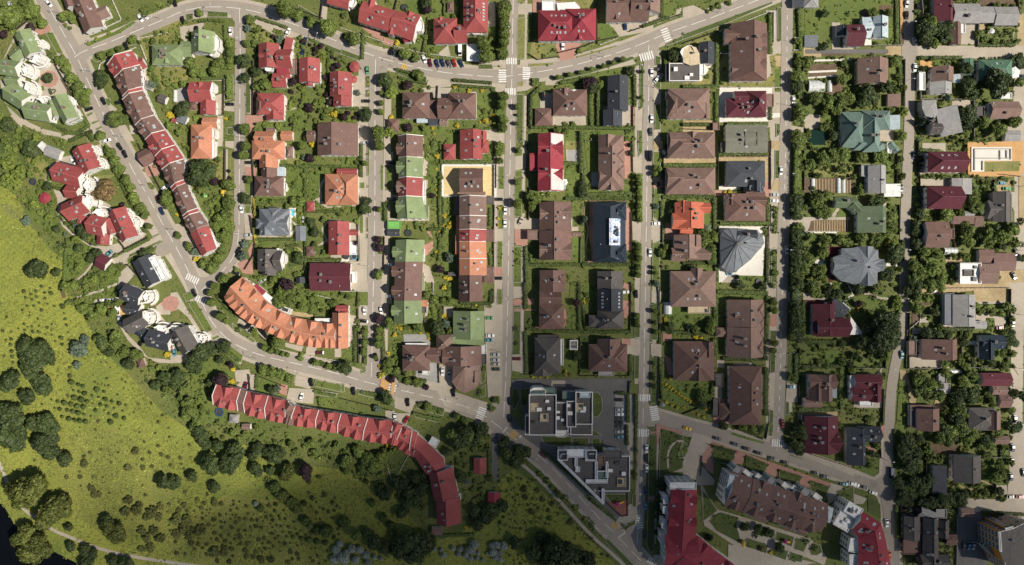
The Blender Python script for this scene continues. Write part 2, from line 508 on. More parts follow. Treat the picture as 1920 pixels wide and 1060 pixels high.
SEED = [100]
def B(label, cat, blocks, wall='w', group=None, ref=None, e=5.0):
    """a building: every block gets a wall part and a roof part with chimneys, skylights, dormers below it"""
    SEED[0] += 1
    rnd = random.Random(SEED[0])
    lines = [l.strip() for l in blocks.replace('\n', ';').split(';') if l.strip()]
    Ps = [parse(l) for l in lines]
    typ, col, v, op = Ps[0]
    c0 = W((v[0] + v[2]) / 2, (v[1] + v[3]) / 2, 4)
    if typ == 's':
        n = len(v) // 2; c0 = W(sum(v[0::2]) / n, sum(v[1::2]) / n, 4)
    name = cat.replace(' ', '_')
    E = obj(name, None, None, (c0.x, c0.y, 0))
    tag(E, label, cat, group)
    if ref: PLACES.append((c0.x, c0.y, ref))
    # footprints first
    foots = []
    for typ, col, v, op in Ps:
        eh = float(op.get('e', e))
        if typ == 'bal' : foots.append([]); continue
        if typ == 's':
            A = [W(v[i], v[i + 1], eh) for i in range(0, len(v), 4)]; Bp = [W(v[i], v[i + 1], eh) for i in range(2, len(v), 4)]
            poly = A + Bp[::-1]
        elif typ == 'fan':
            poly = [W(v[i], v[i + 1], eh) for i in range(2, len(v), 2)]
        else:
            poly = rect(v, op, eh)
        foots.append([(p.x, p.y) for p in poly])
        xs, ys = [p.x for p in poly], [p.y for p in poly]
        FOOT.append(((min(xs), max(xs), min(ys), max(ys)), foots[-1]))
        if cat in ('house', 'terrace', 'apartment block', 'crescent terrace', 'office building'):
            PLACES.append((sum(xs) / len(xs), sum(ys) / len(ys), ref or label))
    loc = lambda p: Vector((p[0] - c0.x, p[1] - c0.y))
    for bi, (typ, col, v, op) in enumerate(Ps):
        eh = float(op.get('e', e)) + bi * .017
        wm = WALLM[op.get('w', wall)]
        others = [[loc(p) for p in f] for j, f in enumerate(foots) if j != bi and f]
        rm = RC[col[0]]
        if typ == 'bal':
            balcony(E, v, op, eh, c0); continue
        if typ == 's':
            strip(E, col, v, op, eh, wm, c0, rnd, others); continue
        if typ == 'fan':
            out = [W(v[i], v[i + 1], eh) - c0 for i in range(2, len(v), 2)]
            k = float(op.get('k', 3.5)); ap = W(v[0], v[1], eh + k) - c0
            if area(out) < 0: out = out[::-1]
            n = len(out)
            tv, tf = solid([(p.x, p.y, eh) for p in out] + [(ap.x, ap.y, eh + k)], [(i, (i + 1) % n, n) for i in range(n)], .2)
            roof = obj('roof', me_new('roof', tv, tf, rm), E)
            mb = MB(); caps(mb, [((p.x, p.y, eh), (ap.x, ap.y, eh + k)) for p in out], .3)
            obj('hip_cap', mb.mesh('hip_cap', capmat(col[0]) if op.get('cap') != 'd' else DKMETAL), roof)
            cen = sum(out, Vector((0, 0))) / n
            wl = [cen + (p - cen) * .95 for p in out]
            wallo = obj('wall', me_new('wall', [(p.x, p.y, 0) for p in wl] + [(p.x, p.y, eh - .1) for p in wl], [(i, (i + 1) % n, (i + 1) % n + n, i + n) for i in range(n)], wm), E)
            for i in range(n): wall_windows(E, E, wallo, wl[i], wl[(i + 1) % n], 0, eh, others, rnd)
            for i in range(int(op.get('c', 1))):
                p = cen * .0 + ap + (out[rnd.randrange(n)] - ap) * .35
                obj('chimney', CHM[1], roof, (p.x, p.y, eh + k * .7), rnd.random())
            continue
        poly = rect(v, op, eh)
        cen = sum(poly, Vector((0, 0))) / 4 - c0
        ex, ey = (poly[1] - poly[0]), (poly[3] - poly[0])      # image right, image down
        hx, hy = ex.length / 2, ey.length / 2
        ux, uy = ex.normalized(), ey.normalized()
        if bi and eh >= 4.3 and 't' not in op: op['t'] = '.92'
        block(E, typ, col, cen, ux, uy, hx, hy, op, eh, wm, rnd, others)
    if '_d' in E: del E['_d']
    return E

def rect(v, op, eh):
    r = math.radians(float(op.get('r', 0)))
    cx, cy, hx, hy = (v[0] + v[2]) / 2, (v[1] + v[3]) / 2, (v[2] - v[0]) / 2, (v[3] - v[1]) / 2
    out = []
    for a, b in ((-hx, -hy), (hx, -hy), (hx, hy), (-hx, hy)):
        out.append(W(cx + a * math.cos(r) - b * math.sin(r), cy + a * math.sin(r) + b * math.cos(r), eh))
    return out

def block(E, typ, col, cen, ux, uy, hx, hy, op, eh, wm, rnd, others):
    c = col[0]; rm = RC[c]
    V3 = lambda a, b, z: (cen.x + U.x * a + Vv.x * b, cen.y + U.y * a + Vv.y * b, z)
    kind, ax = typ[0], (typ[1] if len(typ) > 1 else ('x' if hx >= hy else 'y'))
    if ax == 'y': U, Vv, A, Bh = uy, -ux, hy, hx
    else: U, Vv, A, Bh = ux, uy, hx, hy
    slopes = []
    ins = min(.45, Bh * .12, A * .12)
    if kind in 'ghij':
        k = float(op.get('k', 0)) or min(6.5, Bh * float(op.get('t', .62)))
        off = (float(op.get('f', .5)) - .5) * 2 * Bh      # ridge offset
        if ax == 'y': off = -off
        t = min(Bh * float(op.get('hp', 1.0)), A * .98)
        tn = t if kind in 'hi' else 0.0
        tp = t if kind in 'hj' else 0.0
        top = [V3(-A, -Bh, eh), V3(A, -Bh, eh), V3(A, Bh, eh), V3(-A, Bh, eh), V3(-A + tn, off, eh + k), V3(A - tp, off, eh + k)]
        # U x V orientation: image axes are left-handed in the world; fix winding by area
        F = [[0, 1, 5, 4], [2, 3, 4, 5]] + ([[3, 0, 4]] if tn else []) + ([[1, 2, 5]] if tp else [])
        if (top[1][0]-top[0][0])*(top[3][1]-top[0][1]) - (top[1][1]-top[0][1])*(top[3][0]-top[0][0]) < 0: F = [f[::-1] for f in F]
        tv, tf = solid(top, F, .22)
        roof = obj('roof', me_new('roof', tv, tf, rm), E)
        mb = MB()
        sg = [(top[4], top[5])]
        if tn: sg += [(top[0], top[4]), (top[3], top[4])]
        if tp: sg += [(top[1], top[5]), (top[2], top[5])]
        caps(mb, sg)
        obj('ridge_cap', mb.mesh('ridge_cap', capmat(c)), roof)
        P2 = lambda a, b: Vector(V3(a, b, 0)[:2])
        fr = max(.3, (A - max(tn, tp) * .6) / A)
        slopes = {'-': Slope(P2(0, -Bh), Vv, A * fr, Bh + off, eh, k / (Bh + off)), '+': Slope(P2(0, Bh), -Vv, A * fr, Bh - off, eh, k / (Bh - off))}
        if tn: slopes['a'] = Slope(P2(-A, 0), U, Bh * .5, tn, eh, k / tn)
        if tp: slopes['b'] = Slope(P2(A, 0), -U, Bh * .5, tp, eh, k / tp)
    elif kind == 'l':
        k = float(op.get('k', .8)); z = {'n': (0, 0, k, k), 's': (k, k, 0, 0), 'w': (0, k, k, 0), 'e': (k, 0, 0, k)}[ax]
        U, Vv, A, Bh = ux, uy, hx, hy
        top = [V3(-A, -Bh, eh + z[0]), V3(A, -Bh, eh + z[1]), V3(A, Bh, eh + z[2]), V3(-A, Bh, eh + z[3])]
        F = [[3, 2, 1, 0]]
        tv, tf = solid(top, F, .2)
        roof = obj('roof', me_new('roof', tv, tf, rm), E)
        k = 0
    else:   # flat with parapet
        k = 0.0
        U, Vv, A, Bh = ux, uy, hx, hy
        mb = MB()
        ph, pw = float(op.get('ph', .45)), .35
        cr = [V3(-A, -Bh, eh), V3(A, -Bh, eh), V3(A, Bh, eh), V3(-A, Bh, eh)]
        mb.add([V3(-A + .3, -Bh + .3, eh), V3(A - .3, -Bh + .3, eh), V3(A - .3, Bh - .3, eh), V3(-A + .3, Bh - .3, eh)], [(3, 2, 1, 0)], 0)
        for i in range(4):
            a, b = Vector(cr[i]), Vector(cr[(i + 1) % 4]); d = (b - a).normalized() * (pw / 2 - .01 * (i % 2))
            mb.bar(a - d - Vector((0, 0, .3)), b + d - Vector((0, 0, .3)), pw, ph + .3 + .004 * i, 1)
        roof = obj('roof', mb.mesh('roof', [rm, WALLM[op['pc']] if 'pc' in op else rm]), E)
        for i in range(int(op.get('u', 0))):
            p = Vector(V3(rnd.uniform(-.7, .7) * A, rnd.uniform(-.7, .7) * Bh, eh))
            mb = MB(); w_, d_, h_ = rnd.uniform(.5, 1.3), rnd.uniform(.5, 1.1), rnd.uniform(.5, 1.4)
            mb.box(-w_, -d_, 0, w_, d_, h_); mb.box(-w_ - .06, -d_ - .06, h_, w_ + .06, d_ + .06, h_ + .08)
            obj('roof_unit', mb.mesh('roof_unit', FRAME if rnd.random() < .6 else DKMETAL), roof, p, math.atan2(U.y, U.x))
    # walls
    w = [Vector(V3(a * (A - ins), b * (Bh - ins), 0)[:2]) for a, b in ((-1, -1), (1, -1), (1, 1), (-1, 1))]
    rev = (w[1] - w[0]).cross(w[3] - w[0]) < 0
    zt = eh - .12
    vs_ = [(p.x, p.y, 0) for p in w] + [(p.x, p.y, zt) for p in w]
    fs = [(0, 1, 5, 4), (1, 2, 6, 5), (2, 3, 7, 6), (3, 0, 4, 7)]
    if kind in 'gij':
        kk = k * (1 - ins / Bh) - .1
        vs_ += [V3(-(A - ins), off, eh + kk), V3(A - ins, off, eh + kk)]
        if kind in 'gj': fs.append((3, 0, 4, 8, 7)); fs.remove((3, 0, 4, 7))
        if kind in 'gi': fs.append((1, 2, 6, 9, 5)); fs.remove((1, 2, 6, 5))
    if kind == 'l':
        vs_[4:8] = [(w[i].x, w[i].y, eh + z[i] - .12) for i in range(4)]
    if rev: fs = [f[::-1] for f in fs]
    wallo = obj('wall', me_new('wall', vs_, fs, wm), E)
    if eh > 3.2 and op.get('win') != '0':
        for i in range(4):
            a, b = (w[i], w[(i + 1) % 4]) if not rev else (w[(i + 1) % 4], w[i])
            wall_windows(E, E, wallo, a, b, 0, eh, others, rnd, float(op.get('sp', 3.3)))
    if kind in 'ghij':
        keys = '+-' if slopes else ''
        for i in range(int(op.get('c', 0))):
            sl = slopes[rnd.choice('+-')]
            ii = int(op.get('c'))
            a = (-.55 + 1.1 * (i + .5) / ii) + rnd.uniform(-.12, .12)
            on_slope('chimney', CHM[rnd.choice((0, 0, 1, 2))] if 'cc' not in op else CHM[int(op['cc'])], roof, sl, a, rnd.uniform(.6, .9), rnd.uniform(1.0, 1.45), False)
        ns = int(op.get('s', 0))
        side = op.get('ss', '+-')
        for i in range(ns):
            sl = slopes[side[i % len(side)]]
            m_ = -(-ns // len(side)); j = i // len(side)
            a = (-.78 + 1.56 * (j + .5) / m_) + (rnd.uniform(-.08, .08) if 'so' not in op else 0)
            on_slope('skylight', SKYL, roof, sl, a, float(op.get('sb', .45)), float(op.get('sz', 1.0)))
        if E.get('category') not in ('shed', 'gazebo', 'garage'):
            for i in range(rnd.choice((0, 1, 1, 2))):
                on_slope('vent_pipe', PIPE, roof, slopes[rnd.choice('+-')], rnd.uniform(-.7, .7), rnd.uniform(.35, .8), 1.0, False)
        for key, n in (('d-', op.get('dm', 0)), ('d+', op.get('dp', 0))):
            n = int(n)
            for i in range(n):
                dormer(roof, slopes[key[1]], -.75 + 1.5 * (i + .5) / n, float(op.get('dw', 2.4)), float(op.get('dh', 1.9)), c, wm, float(op.get('db', .15)))
    return roof

def strip(E, col, v, op, eh, wm, c0, rnd, others):
    f = float(op.get('f', .5)); n = len(v) // 4
    sec = []
    for i in range(n):
        sec.append((W(v[4 * i], v[4 * i + 1], eh) - c0, W(v[4 * i + 2], v[4 * i + 3], eh) - c0))
    for i in range(n - 1):
        cl = col.split(','); c = cl[i % len(cl)]; rm = RC[c]
        z = eh + rnd.uniform(-.25, .25) - (.5 if op.get('alt') and i % 2 else 0)
        (A0, B0), (A1, B1) = sec[i], sec[i + 1]
        k = float(op.get('k', 0)) or .33 * ((A0 - B0).length + (A1 - B1).length) / 2 * float(op.get('t', 1))
        k *= rnd.uniform(.95, 1.05)
        R0, R1 = A0.lerp(B0, f), A1.lerp(B1, f)
        top = [(A0.x, A0.y, z), (A1.x, A1.y, z), (B1.x, B1.y, z), (B0.x, B0.y, z), (R0.x, R0.y, z + k), (R1.x, R1.y, z + k)]
        F = [[0, 1, 5, 4], [2, 3, 4, 5]]
        ccw = (A1 - A0).cross(B0 - A0) > 0
        if not ccw: F = [g[::-1] for g in F]
        tv, tf = solid(top, F, .22)
        roof = obj('roof', me_new('roof', tv, tf, rm), E)
        mb = MB(); caps(mb, [(top[4], top[5])])
        obj('ridge_cap', mb.mesh('ridge_cap', capmat(c)), roof)
        if op.get('pw'):        # party wall standing proud of the roof
            mb = MB()
            for a_, b_ in ((top[0], top[4]), (top[4], top[3])): mb.bar((a_[0], a_[1], a_[2] - .2), (b_[0], b_[1], b_[2] - .2), .3, .55)
            obj('party_wall', mb.mesh('party_wall', WALLM['w']), roof)
        I = .04
        a0, b0, a1, b1 = A0.lerp(B0, I), B0.lerp(A0, I), A1.lerp(B1, I), B1.lerp(A1, I)
        zt = z - .1 + k * I; zr = z + k - .25
        r0, r1 = R0, R1
        vs_ = [(p.x, p.y, h) for h in (0, zt) for p in (a0, a1, b1, b0)] + [(r0.x, r0.y, zr), (r1.x, r1.y, zr)]
        fs = [(0, 1, 5, 4), (1, 2, 6, 9, 5), (2, 3, 7, 6), (3, 0, 4, 8, 7)]
        if not ccw: fs = [g[::-1] for g in fs]
        wallo = obj('wall', me_new('wall', vs_, fs, wm), E)
        ring = [(a0, a1), (b1, b0)] + ([(b0, a0)] if i == 0 else []) + ([(a1, b1)] if i == n - 2 else [])
        for p, q in ring:
            if not ccw: p, q = q, p
            wall_windows(E, E, wallo, p, q, 0, z, others, rnd, float(op.get('sp', 3.0)))
        tA, tB = (A1 - A0), (B1 - B0)
        nA = Vector((-tA.y, tA.x)).normalized(); nA = nA if nA.dot(R0 - A0) > 0 else -nA
        nB = Vector((-tB.y, tB.x)).normalized(); nB = nB if nB.dot(R0 - B0) > 0 else -nB
        dA = abs(((R0 + R1) / 2 - (A0 + A1) / 2).dot(nA)); dB = abs(((R0 + R1) / 2 - (B0 + B1) / 2).dot(nB))
        sl = {'-': Slope((A0 + A1) / 2, nA, tA.length / 2, dA, z, k / dA), '+': Slope((B0 + B1) / 2, nB, tB.length / 2, dB, z, k / dB)}
        if tA.length < 4: continue
        for j in range(int(op.get('c', 1))):
            on_slope('chimney', CHM[rnd.choice((0, 1, 1))], roof, sl[rnd.choice('+-')], rnd.uniform(-.6, .6), rnd.uniform(.6, .9), 1, False)
        for j in range(int(op.get('s', 2))):
            on_slope('skylight', SKYL, roof, sl['+-'[j % 2]], rnd.uniform(-.7, .7), rnd.uniform(.3, .6))
        for key, q in (('-', int(op.get('dm', 0))), ('+', int(op.get('dp', 0)))):
            for j in range(q):
                dormer(roof, sl[key], -.8 + 1.6 * (j + .5) / q, float(op.get('dw', 2.6)), float(op.get('dh', 2.2)), c, wm, float(op.get('db', .06)))

def balcony(E, v, op, eh, c0):
    """white rounded terrace: x y r facing(deg, image clockwise from right)"""
    c = W(v[0], v[1], eh) - c0; r = v[2] / ZF / S; ang = -math.radians(v[3])
    if E['category'] != 'crescent terrace':      # plain angular bay with a parapet
        mb = MB(); ca, sa = math.cos(ang), math.sin(ang)
        ring = [(c.x + r * (a * ca - b * sa), c.y + r * (a * sa + b * ca)) for a, b in ((-.6, -1.1), (.25, -1.1), (.6, -.6), (.6, .6), (.25, 1.1), (-.6, 1.1))]
        mb.add([(p[0], p[1], 0) for p in ring] + [(p[0], p[1], eh - .4) for p in ring], [tuple(range(6, 12))] + [(i, (i + 1) % 6, (i + 1) % 6 + 6, i + 6) for i in range(6)], 0)
        for a, b in zip(ring, ring[1:]): mb.bar((a[0], a[1], eh - .4), (b[0], b[1], eh - .4), .25, .9, 0)
        obj('balcony', mb.mesh('balcony', WALLM['w']), E)
        return
    n = 9; sw = float(op.get('sw', 1.25))
    mb = MB()
    P = [(c.x + r * math.cos(ang - sw + 2 * sw * i / (n - 1)), c.y + r * math.sin(ang - sw + 2 * sw * i / (n - 1))) for i in range(n)]
    back = (c.x - r * .35 * math.cos(ang), c.y - r * .35 * math.sin(ang))
    ring = P + [back]
    mb.add([(p[0], p[1], 0) for p in ring] + [(p[0], p[1], eh) for p in ring], [tuple(range(n + 1, 2 * n + 2))] + [(i, (i + 1) % (n + 1), (i + 1) % (n + 1) + n + 1, i + n + 1) for i in range(n + 1)], 0)
    for a, b in zip(P, P[1:]): mb.bar((a[0], a[1], eh), (b[0], b[1], eh), .5, .9, 0)
    for p in P[::2]: mb.cyl(p, .45, 0, eh + 1.5, 8, 0)
    o = obj('balcony', mb.mesh('balcony', WALLM['w']), E)
    # low inner terrace
    mb = MB(); r2 = r * 1.45
    Q = [(c.x + r2 * math.cos(ang - sw * .8 + 1.6 * sw * i / 6), c.y + r2 * math.sin(ang - sw * .8 + 1.6 * sw * i / 6)) for i in range(7)]
    for a, b in zip(Q, Q[1:]): mb.bar((a[0], a[1], 0), (b[0], b[1], 0), .6, 1.3 + eh * .3, 0)
    obj('balustrade', mb.mesh('balustrade', WALLM['w']), o)

# ------------------------------------------------------------------ plants
LEAF = {
    't': mat('leaf_green', (.122, .162, .032), island=.5, rnd=.25, var=.1, rough=.6, spec=.35),
    'd': mat('leaf_dark', (.052, .074, .020), island=.5, rnd=.25, var=.1, rough=.6, spec=.35),
    'l': mat('leaf_lime', (.170, .215, .040), island=.45, rnd=.2, var=.1, rough=.6),
    'u': mat('leaf_purple', (.040, .020, .026), island=.5, rnd=.2, var=.1, rough=.6),
    'y': mat('leaf_yellow', (.50, .39, .035), island=.4, rnd=.15, var=.1, rough=.6),
    'w': mat('leaf_silver', (.310, .345, .285), island=.45, rnd=.15, var=.1, rough=.6),
    'b': mat('leaf_bronze', (.200, .135, .055), island=.5, rnd=.2, var=.1, rough=.6),
    'k': mat('leaf_conifer', (.030, .050, .024), island=.4, rnd=.25, var=.1, rough=.7),
    's': mat('leaf_bluegreen', (.115, .155, .105), island=.4, rnd=.2, var=.1, rough=.6),
    'g': mat('leaf_hedge', (.082, .112, .027), island=.5, rnd=.3, var=.1, rough=.6),
    'h': mat('leaf_scrub', (.098, .105, .028), island=.4, rnd=.25, var=.1, rough=.7),
    'o': mat('leaf_meadow', (.100, .116, .024), island=.45, rnd=.25, var=.1, rough=.6),
}
BARK = mat('bark', (.10, .075, .05), nscale=3)
def ico(sub=1):
    t = (1 + 5 ** .5) / 2
    v = [Vector(p).normalized() for p in ((-1,t,0),(1,t,0),(-1,-t,0),(1,-t,0),(0,-1,t),(0,1,t),(0,-1,-t),(0,1,-t),(t,0,-1),(t,0,1),(-t,0,-1),(-t,0,1))]
    f = [(0,11,5),(0,5,1),(0,1,7),(0,7,10),(0,10,11),(1,5,9),(5,11,4),(11,10,2),(10,7,6),(7,1,8),(3,9,4),(3,4,2),(3,2,6),(3,6,8),(3,8,9),(4,9,5),(2,4,11),(6,2,10),(8,6,7),(9,8,1)]
    for _ in range(sub):
        c = {}; g = []
        def mid(a, b):
            k = (min(a, b), max(a, b))
            if k not in c: v.append(((v[a] + v[b]) / 2).normalized()); c[k] = len(v) - 1
            return c[k]
        for a, b, d in f:
            x, y, z = mid(a, b), mid(b, d), mid(d, a)
            g += [(a, x, z), (b, y, x), (d, z, y), (x, y, z)]
        f = g
    return v, f
ICO = ico(1)
def leafquad(mb, p, n, s, rnd):
    n = (n + Vector((rnd.uniform(-.8, .8), rnd.uniform(-.8, .8), rnd.uniform(-.5, .8)))).normalized()
    a = n.orthogonal().normalized(); a.rotate(Matrix.Rotation(rnd.uniform(0, 6.28), 3, n)); b = n.cross(a)
    s *= rnd.uniform(.6, 1.3); q = s * rnd.uniform(.5, .9)
    mb.add([p - a * s, p - b * q, p + a * s, p + b * q], [(0, 1, 2, 3)])
def crown_mesh(style, seed, leaf):
    """unit crown: radius about 1, z from 0 to 1.6 or so"""
    r = random.Random(seed); mb = MB()
    lumps = []
    if style == 'round':        # clipped ball
        lumps = [(Vector((0, 0, .85)), .78)]
        for i in range(9):
            a = i * 2.4; rr = .38 * r.random() ** .5 + .1
            lumps.append((Vector((rr * math.cos(a), rr * math.sin(a), .8 + r.uniform(-.3, .4))), r.uniform(.42, .56)))
        dens, ls = 150, .10
    elif style == 'broad':
        for i in range(20):
            a = r.uniform(0, 6.28); rr = .68 * r.random() ** .5
            lumps.append((Vector((rr * math.cos(a), rr * math.sin(a), .55 + .75 * (1 - rr) * r.uniform(.4, 1.1))), r.uniform(.24, .42)))
        dens, ls = 115, .095
    elif style == 'loose':
        for i in range(24):
            a = r.uniform(0, 6.28); rr = .8 * r.random() ** .5
            lumps.append((Vector((rr * math.cos(a), rr * math.sin(a), .45 + .9 * (1 - rr * .8) * r.uniform(.3, 1.1))), r.uniform(.14, .32)))
        dens, ls = 100, .10
    elif style == 'shrub':
        for i in range(9):
            a = r.uniform(0, 6.28); rr = .6 * r.random() ** .5
            lumps.append((Vector((rr * math.cos(a), rr * math.sin(a), .3 + .5 * r.random())), r.uniform(.3, .48)))
        dens, ls = 70, .15
    elif style == 'cone':
        for i in range(9):
            t = i / 8
            for j in range(max(1, int(7 * (1 - t)))):
                a = r.uniform(0, 6.28); rr = (1 - t) * .72
                lumps.append((Vector((rr * math.cos(a), rr * math.sin(a), .15 + 2.3 * t)), .18 + .22 * (1 - t)))
        dens, ls = 46, .11
    elif style == 'star':       # rosette seen from above
        for i in range(22):
            a = i * 6.2832 / 22 * 3 + r.uniform(-.1, .1)
            for t in (.25, .5, .75):
                lumps.append((Vector((t * math.cos(a), t * math.sin(a), 1.0 - .55 * t + r.uniform(-.1, .1))), .22 - .12 * t))
        dens, ls = 22, .11
    v, f = ICO
    for c, rad in lumps:
        k = [rad * .86 * r.uniform(.85, 1.1) for _ in v]
        mb.add([c + Vector((p.x * k[i], p.y * k[i], p.z * k[i] * .9)) for i, p in enumerate(v)], f)
        for i in range(int(dens * (rad / .4) ** 1.3) + 6):
            d = Vector((r.gauss(0, 1), r.gauss(0, 1), r.gauss(0.25, 1))).normalized()
            leafquad(mb, c + Vector((d.x, d.y, d.z * .9)) * rad * r.uniform(.85, 1.16), d, ls, r)
    return mb.mesh('crown', LEAF[leaf])
def trunk_mesh():
    mb = MB()
    mb.cyl((0, 0), .085, -.05, .55, 7, 0, .06)
    for i in range(5):
        a = i * 1.26 + .3
        d = Vector((math.cos(a) * .42, math.sin(a) * .42, .85)); p = Vector((0, 0, .35))
        mb.add([p + Vector((.045, 0, 0)), p + Vector((-.02, .04, 0)), p + Vector((-.02, -.04, 0)), d], [(0, 1, 3), (1, 2, 3), (2, 0, 3)])
    return mb.mesh('trunk', BARK)
TRUNK = trunk_mesh()
KINDS = {  # code: (styles, leaf, name, words, height factor, category)
    't': ('broad', 't', 'garden_tree', 'bushy green tree', .95, 'tree'),
    'd': ('broad', 'd', 'broadleaf_tree', 'broad dark green tree', .92, 'tree'),
    'r': ('round', 't', 'street_tree', 'round clipped street tree', 1.35, 'tree'),
    'l': ('loose', 'l', 'lime_green_tree', 'bright lime green tree', 1.0, 'tree'),
    'p': ('loose', 't', 'fruit_tree', 'loose light-crowned fruit tree', 1.1, 'tree'),
    'u': ('broad', 'u', 'purple_tree', 'dark purple-leaved tree', 1.1, 'tree'),
    'y': ('shrub', 'y', 'yellow_shrub', 'bright yellow shrub', .9, 'shrub'),
    'b': ('shrub', 't', 'green_shrub', 'rounded green shrub', .9, 'shrub'),
    'v': ('shrub', 'l', 'lime_shrub', 'pale lime shrub', .9, 'shrub'),
    'k': ('cone', 'k', 'conifer', 'pointed dark conifer', 1.0, 'tree'),
    's': ('loose', 's', 'blue_green_tree', 'blue-green spiky tree', 1.0, 'tree'),
    'w': ('star', 'w', 'silver_willow', 'silvery grey willow', 1.1, 'tree'),
    'z': ('broad', 'b', 'bronze_tree', 'bronze-brown leaved tree', .9, 'tree'),
    'm': ('round', 'g', 'meadow_bush', 'small round dark bush', 1.0, 'shrub'),
    'o': ('loose', 'h', 'meadow_shrub', 'scrubby dark meadow shrub', .6, 'shrub'),
    'c': ('round', 'd', 'dark_shrub', 'dark green clipped shrub', .9, 'shrub'),
    'f': ('broad', 'o', 'lakeside_tree', 'large yellow-green tree', 1.0, 'tree'),
}
CROWNS = {}
PLANTS = []      # (x, y, r, kind, z)
def crown(kind, i):
    st, lf = KINDS[kind][0], KINDS[kind][1]
    key = (st, lf, i % 3)
    if key not in CROWNS: CROWNS[key] = crown_mesh(st, hash(st) % 1 + i % 3 * 17 + len(st), lf)
    return CROWNS[key]
def T(s, where=None):
    """plants: 'kind x y r [x y r ...]; kind ...' in tile coordinates (crown centre and radius as seen)"""
    for part in s.split(';'):
        tk = part.split()
        if not tk: continue
        k = tk[0]; v = [float(q) for q in tk[1:]]
        hf = KINDS[k][4]
        for i in range(0, len(v) - 2, 3):
            r = v[i + 2] / ZF / S * (.78 if k == 'o' else 1)
            h = r * hf * .9
            p = W(v[i], v[i + 1], h)
            PLANTS.append((p.x, p.y, r * (HC - h) / HC, k, where))
def fill(mix, n, poly, rmin, rmax, seed=1, clear=True, where=None, sep=.75):
    """scatter n plants over a polygon (tile coordinates), keeping off buildings and paving"""
    P = pts(poly) if len(nums(poly)) > 4 else pts([nums(poly)[i] for i in (0, 1, 2, 1, 2, 3, 0, 3)])
    r = random.Random(seed * 7919 + int(P[0].x * 10))
    x0, x1 = min(p.x for p in P), max(p.x for p in P); y0, y1 = min(p.y for p in P), max(p.y for p in P)
    done = 0
    for _ in range(n * 14):
        if done >= n: break
        x, y = r.uniform(x0, x1), r.uniform(y0, y1)
        if not inpoly((x, y), P): continue
        rr = (rmin + (rmax - rmin) * r.random() ** 1.6) / S
        if clear and blocked(x, y, rr * .7): continue
        if any((q[0] - x) ** 2 + (q[1] - y) ** 2 < (sep * (q[2] + rr)) ** 2 for q in PLANTS): continue
        PLANTS.append((x, y, rr, r.choice(mix.split()), where)); done += 1
def blocked(x, y, m):
    for (x0, x1, y0, y1), poly in FOOT:
        if x0 - m < x < x1 + m and y0 - m < y < y1 + m:
            if inpoly((x, y), poly): return True
            for i in range(8):
                if inpoly((x + m * math.cos(i * .785), y + m * math.sin(i * .785)), poly): return True
    for (x0, x1, y0, y1), poly, z, hard in GROUND:
        if hard and x0 < x < x1 and y0 < y < y1 and inpoly((x, y), poly): return True
    return False
def near(x, y):
    return min(PLACES, key=lambda p: (p[0] - x) ** 2 + (p[1] - y) ** 2)[2]
MEADOW = []
def spot(x, y, words, where=None):
    """words plus where it stands: beside its nearest building, on the side of the next nearest"""
    if where: return words + ' ' + where
    d = {}
    for px, py, ref in PLACES:
        q = (px - x) ** 2 + (py - y) ** 2
        if ref not in d or q < d[ref]: d[ref] = q
    L = sorted(d, key=d.get)
    if MEADOW and inpoly((x, y), MEADOW):
        lake = min((x - a) ** 2 + (y - b) ** 2 for a, b in ((-260, -135), (-250, -150)))
        if lake < 2500: return words + ' on the bank of the dark lake'
        s = words + ' on the open meadow ' + ('below the ' + L[0] if d[L[0]] < 60 ** 2 else 'facing the ' + L[0])
        return s if len(s.split()) <= 16 else words + ' on the open meadow'
    for ref in L[1:4]:
        s = words + ' by the ' + L[0] + ' towards the ' + ref
        if len(s.split()) <= 16: return s
    s = words + ' by the ' + L[0]
    return s if len(s.split()) <= 16 else ' '.join(words.split()[-2:]) + ' by the ' + L[0]
def grow():
    """turn PLANTS into trees: the 290 largest of each kind one by one, the rest of that kind as one mass"""
    by = {}
    for p in PLANTS: by.setdefault(p[3], []).append(p)
    for k, L in by.items():
        L.sort(key=lambda p: -p[2])
        st, lf, name, words, hf, cat = KINDS[k]
        for i, (x, y, r, _, where) in enumerate(L[:290]):
            rnd = random.Random(int(x * 100) * 31 + int(y * 100))
            z = gz(x, y)
            h = r * hf * rnd.uniform(.85, 1.2)
            e = obj(name, None, None, (x, y, z), rnd.uniform(0, 6.28))
            big = 'large ' if r > 4.2 else 'small ' if r < 1.3 else ''
            if 'large' in words or 'small' in words: big = ''
            lab = spot(x, y, big + words, where)
            tag(e, lab, cat, 'plants: ' + lab)
            sx = rnd.uniform(.9, 1.1)
            obj('crown', crown(k, i), e, (0, 0, h * (.35 if cat == 'tree' else .0)), 0, (r * sx, r / sx, h))
            if cat == 'tree': obj('trunk', TRUNK, e, (0, 0, 0), 0, (r * .8, r * .8, h * 1.1))
        rest = L[290:]
        if rest:
            mb = MB()
            v, f = ico(0)
            for x, y, r, _, where in rest:
                rnd = random.Random(int(x * 100) * 31 + int(y * 100)); z = gz(x, y)
                for j in range(26):
                    d = Vector((rnd.gauss(0, 1), rnd.gauss(0, 1), abs(rnd.gauss(.3, 1)))).normalized()
                    leafquad(mb, Vector((x, y, z)) + d * r * rnd.uniform(.6, 1), d, r * .33, rnd)
            tag(obj('undergrowth', mb.mesh('undergrowth', LEAF[lf])), 'mass of small ' + words + 's scattered through the plots', 'undergrowth', None, 'stuff')
HEDGES = [0]
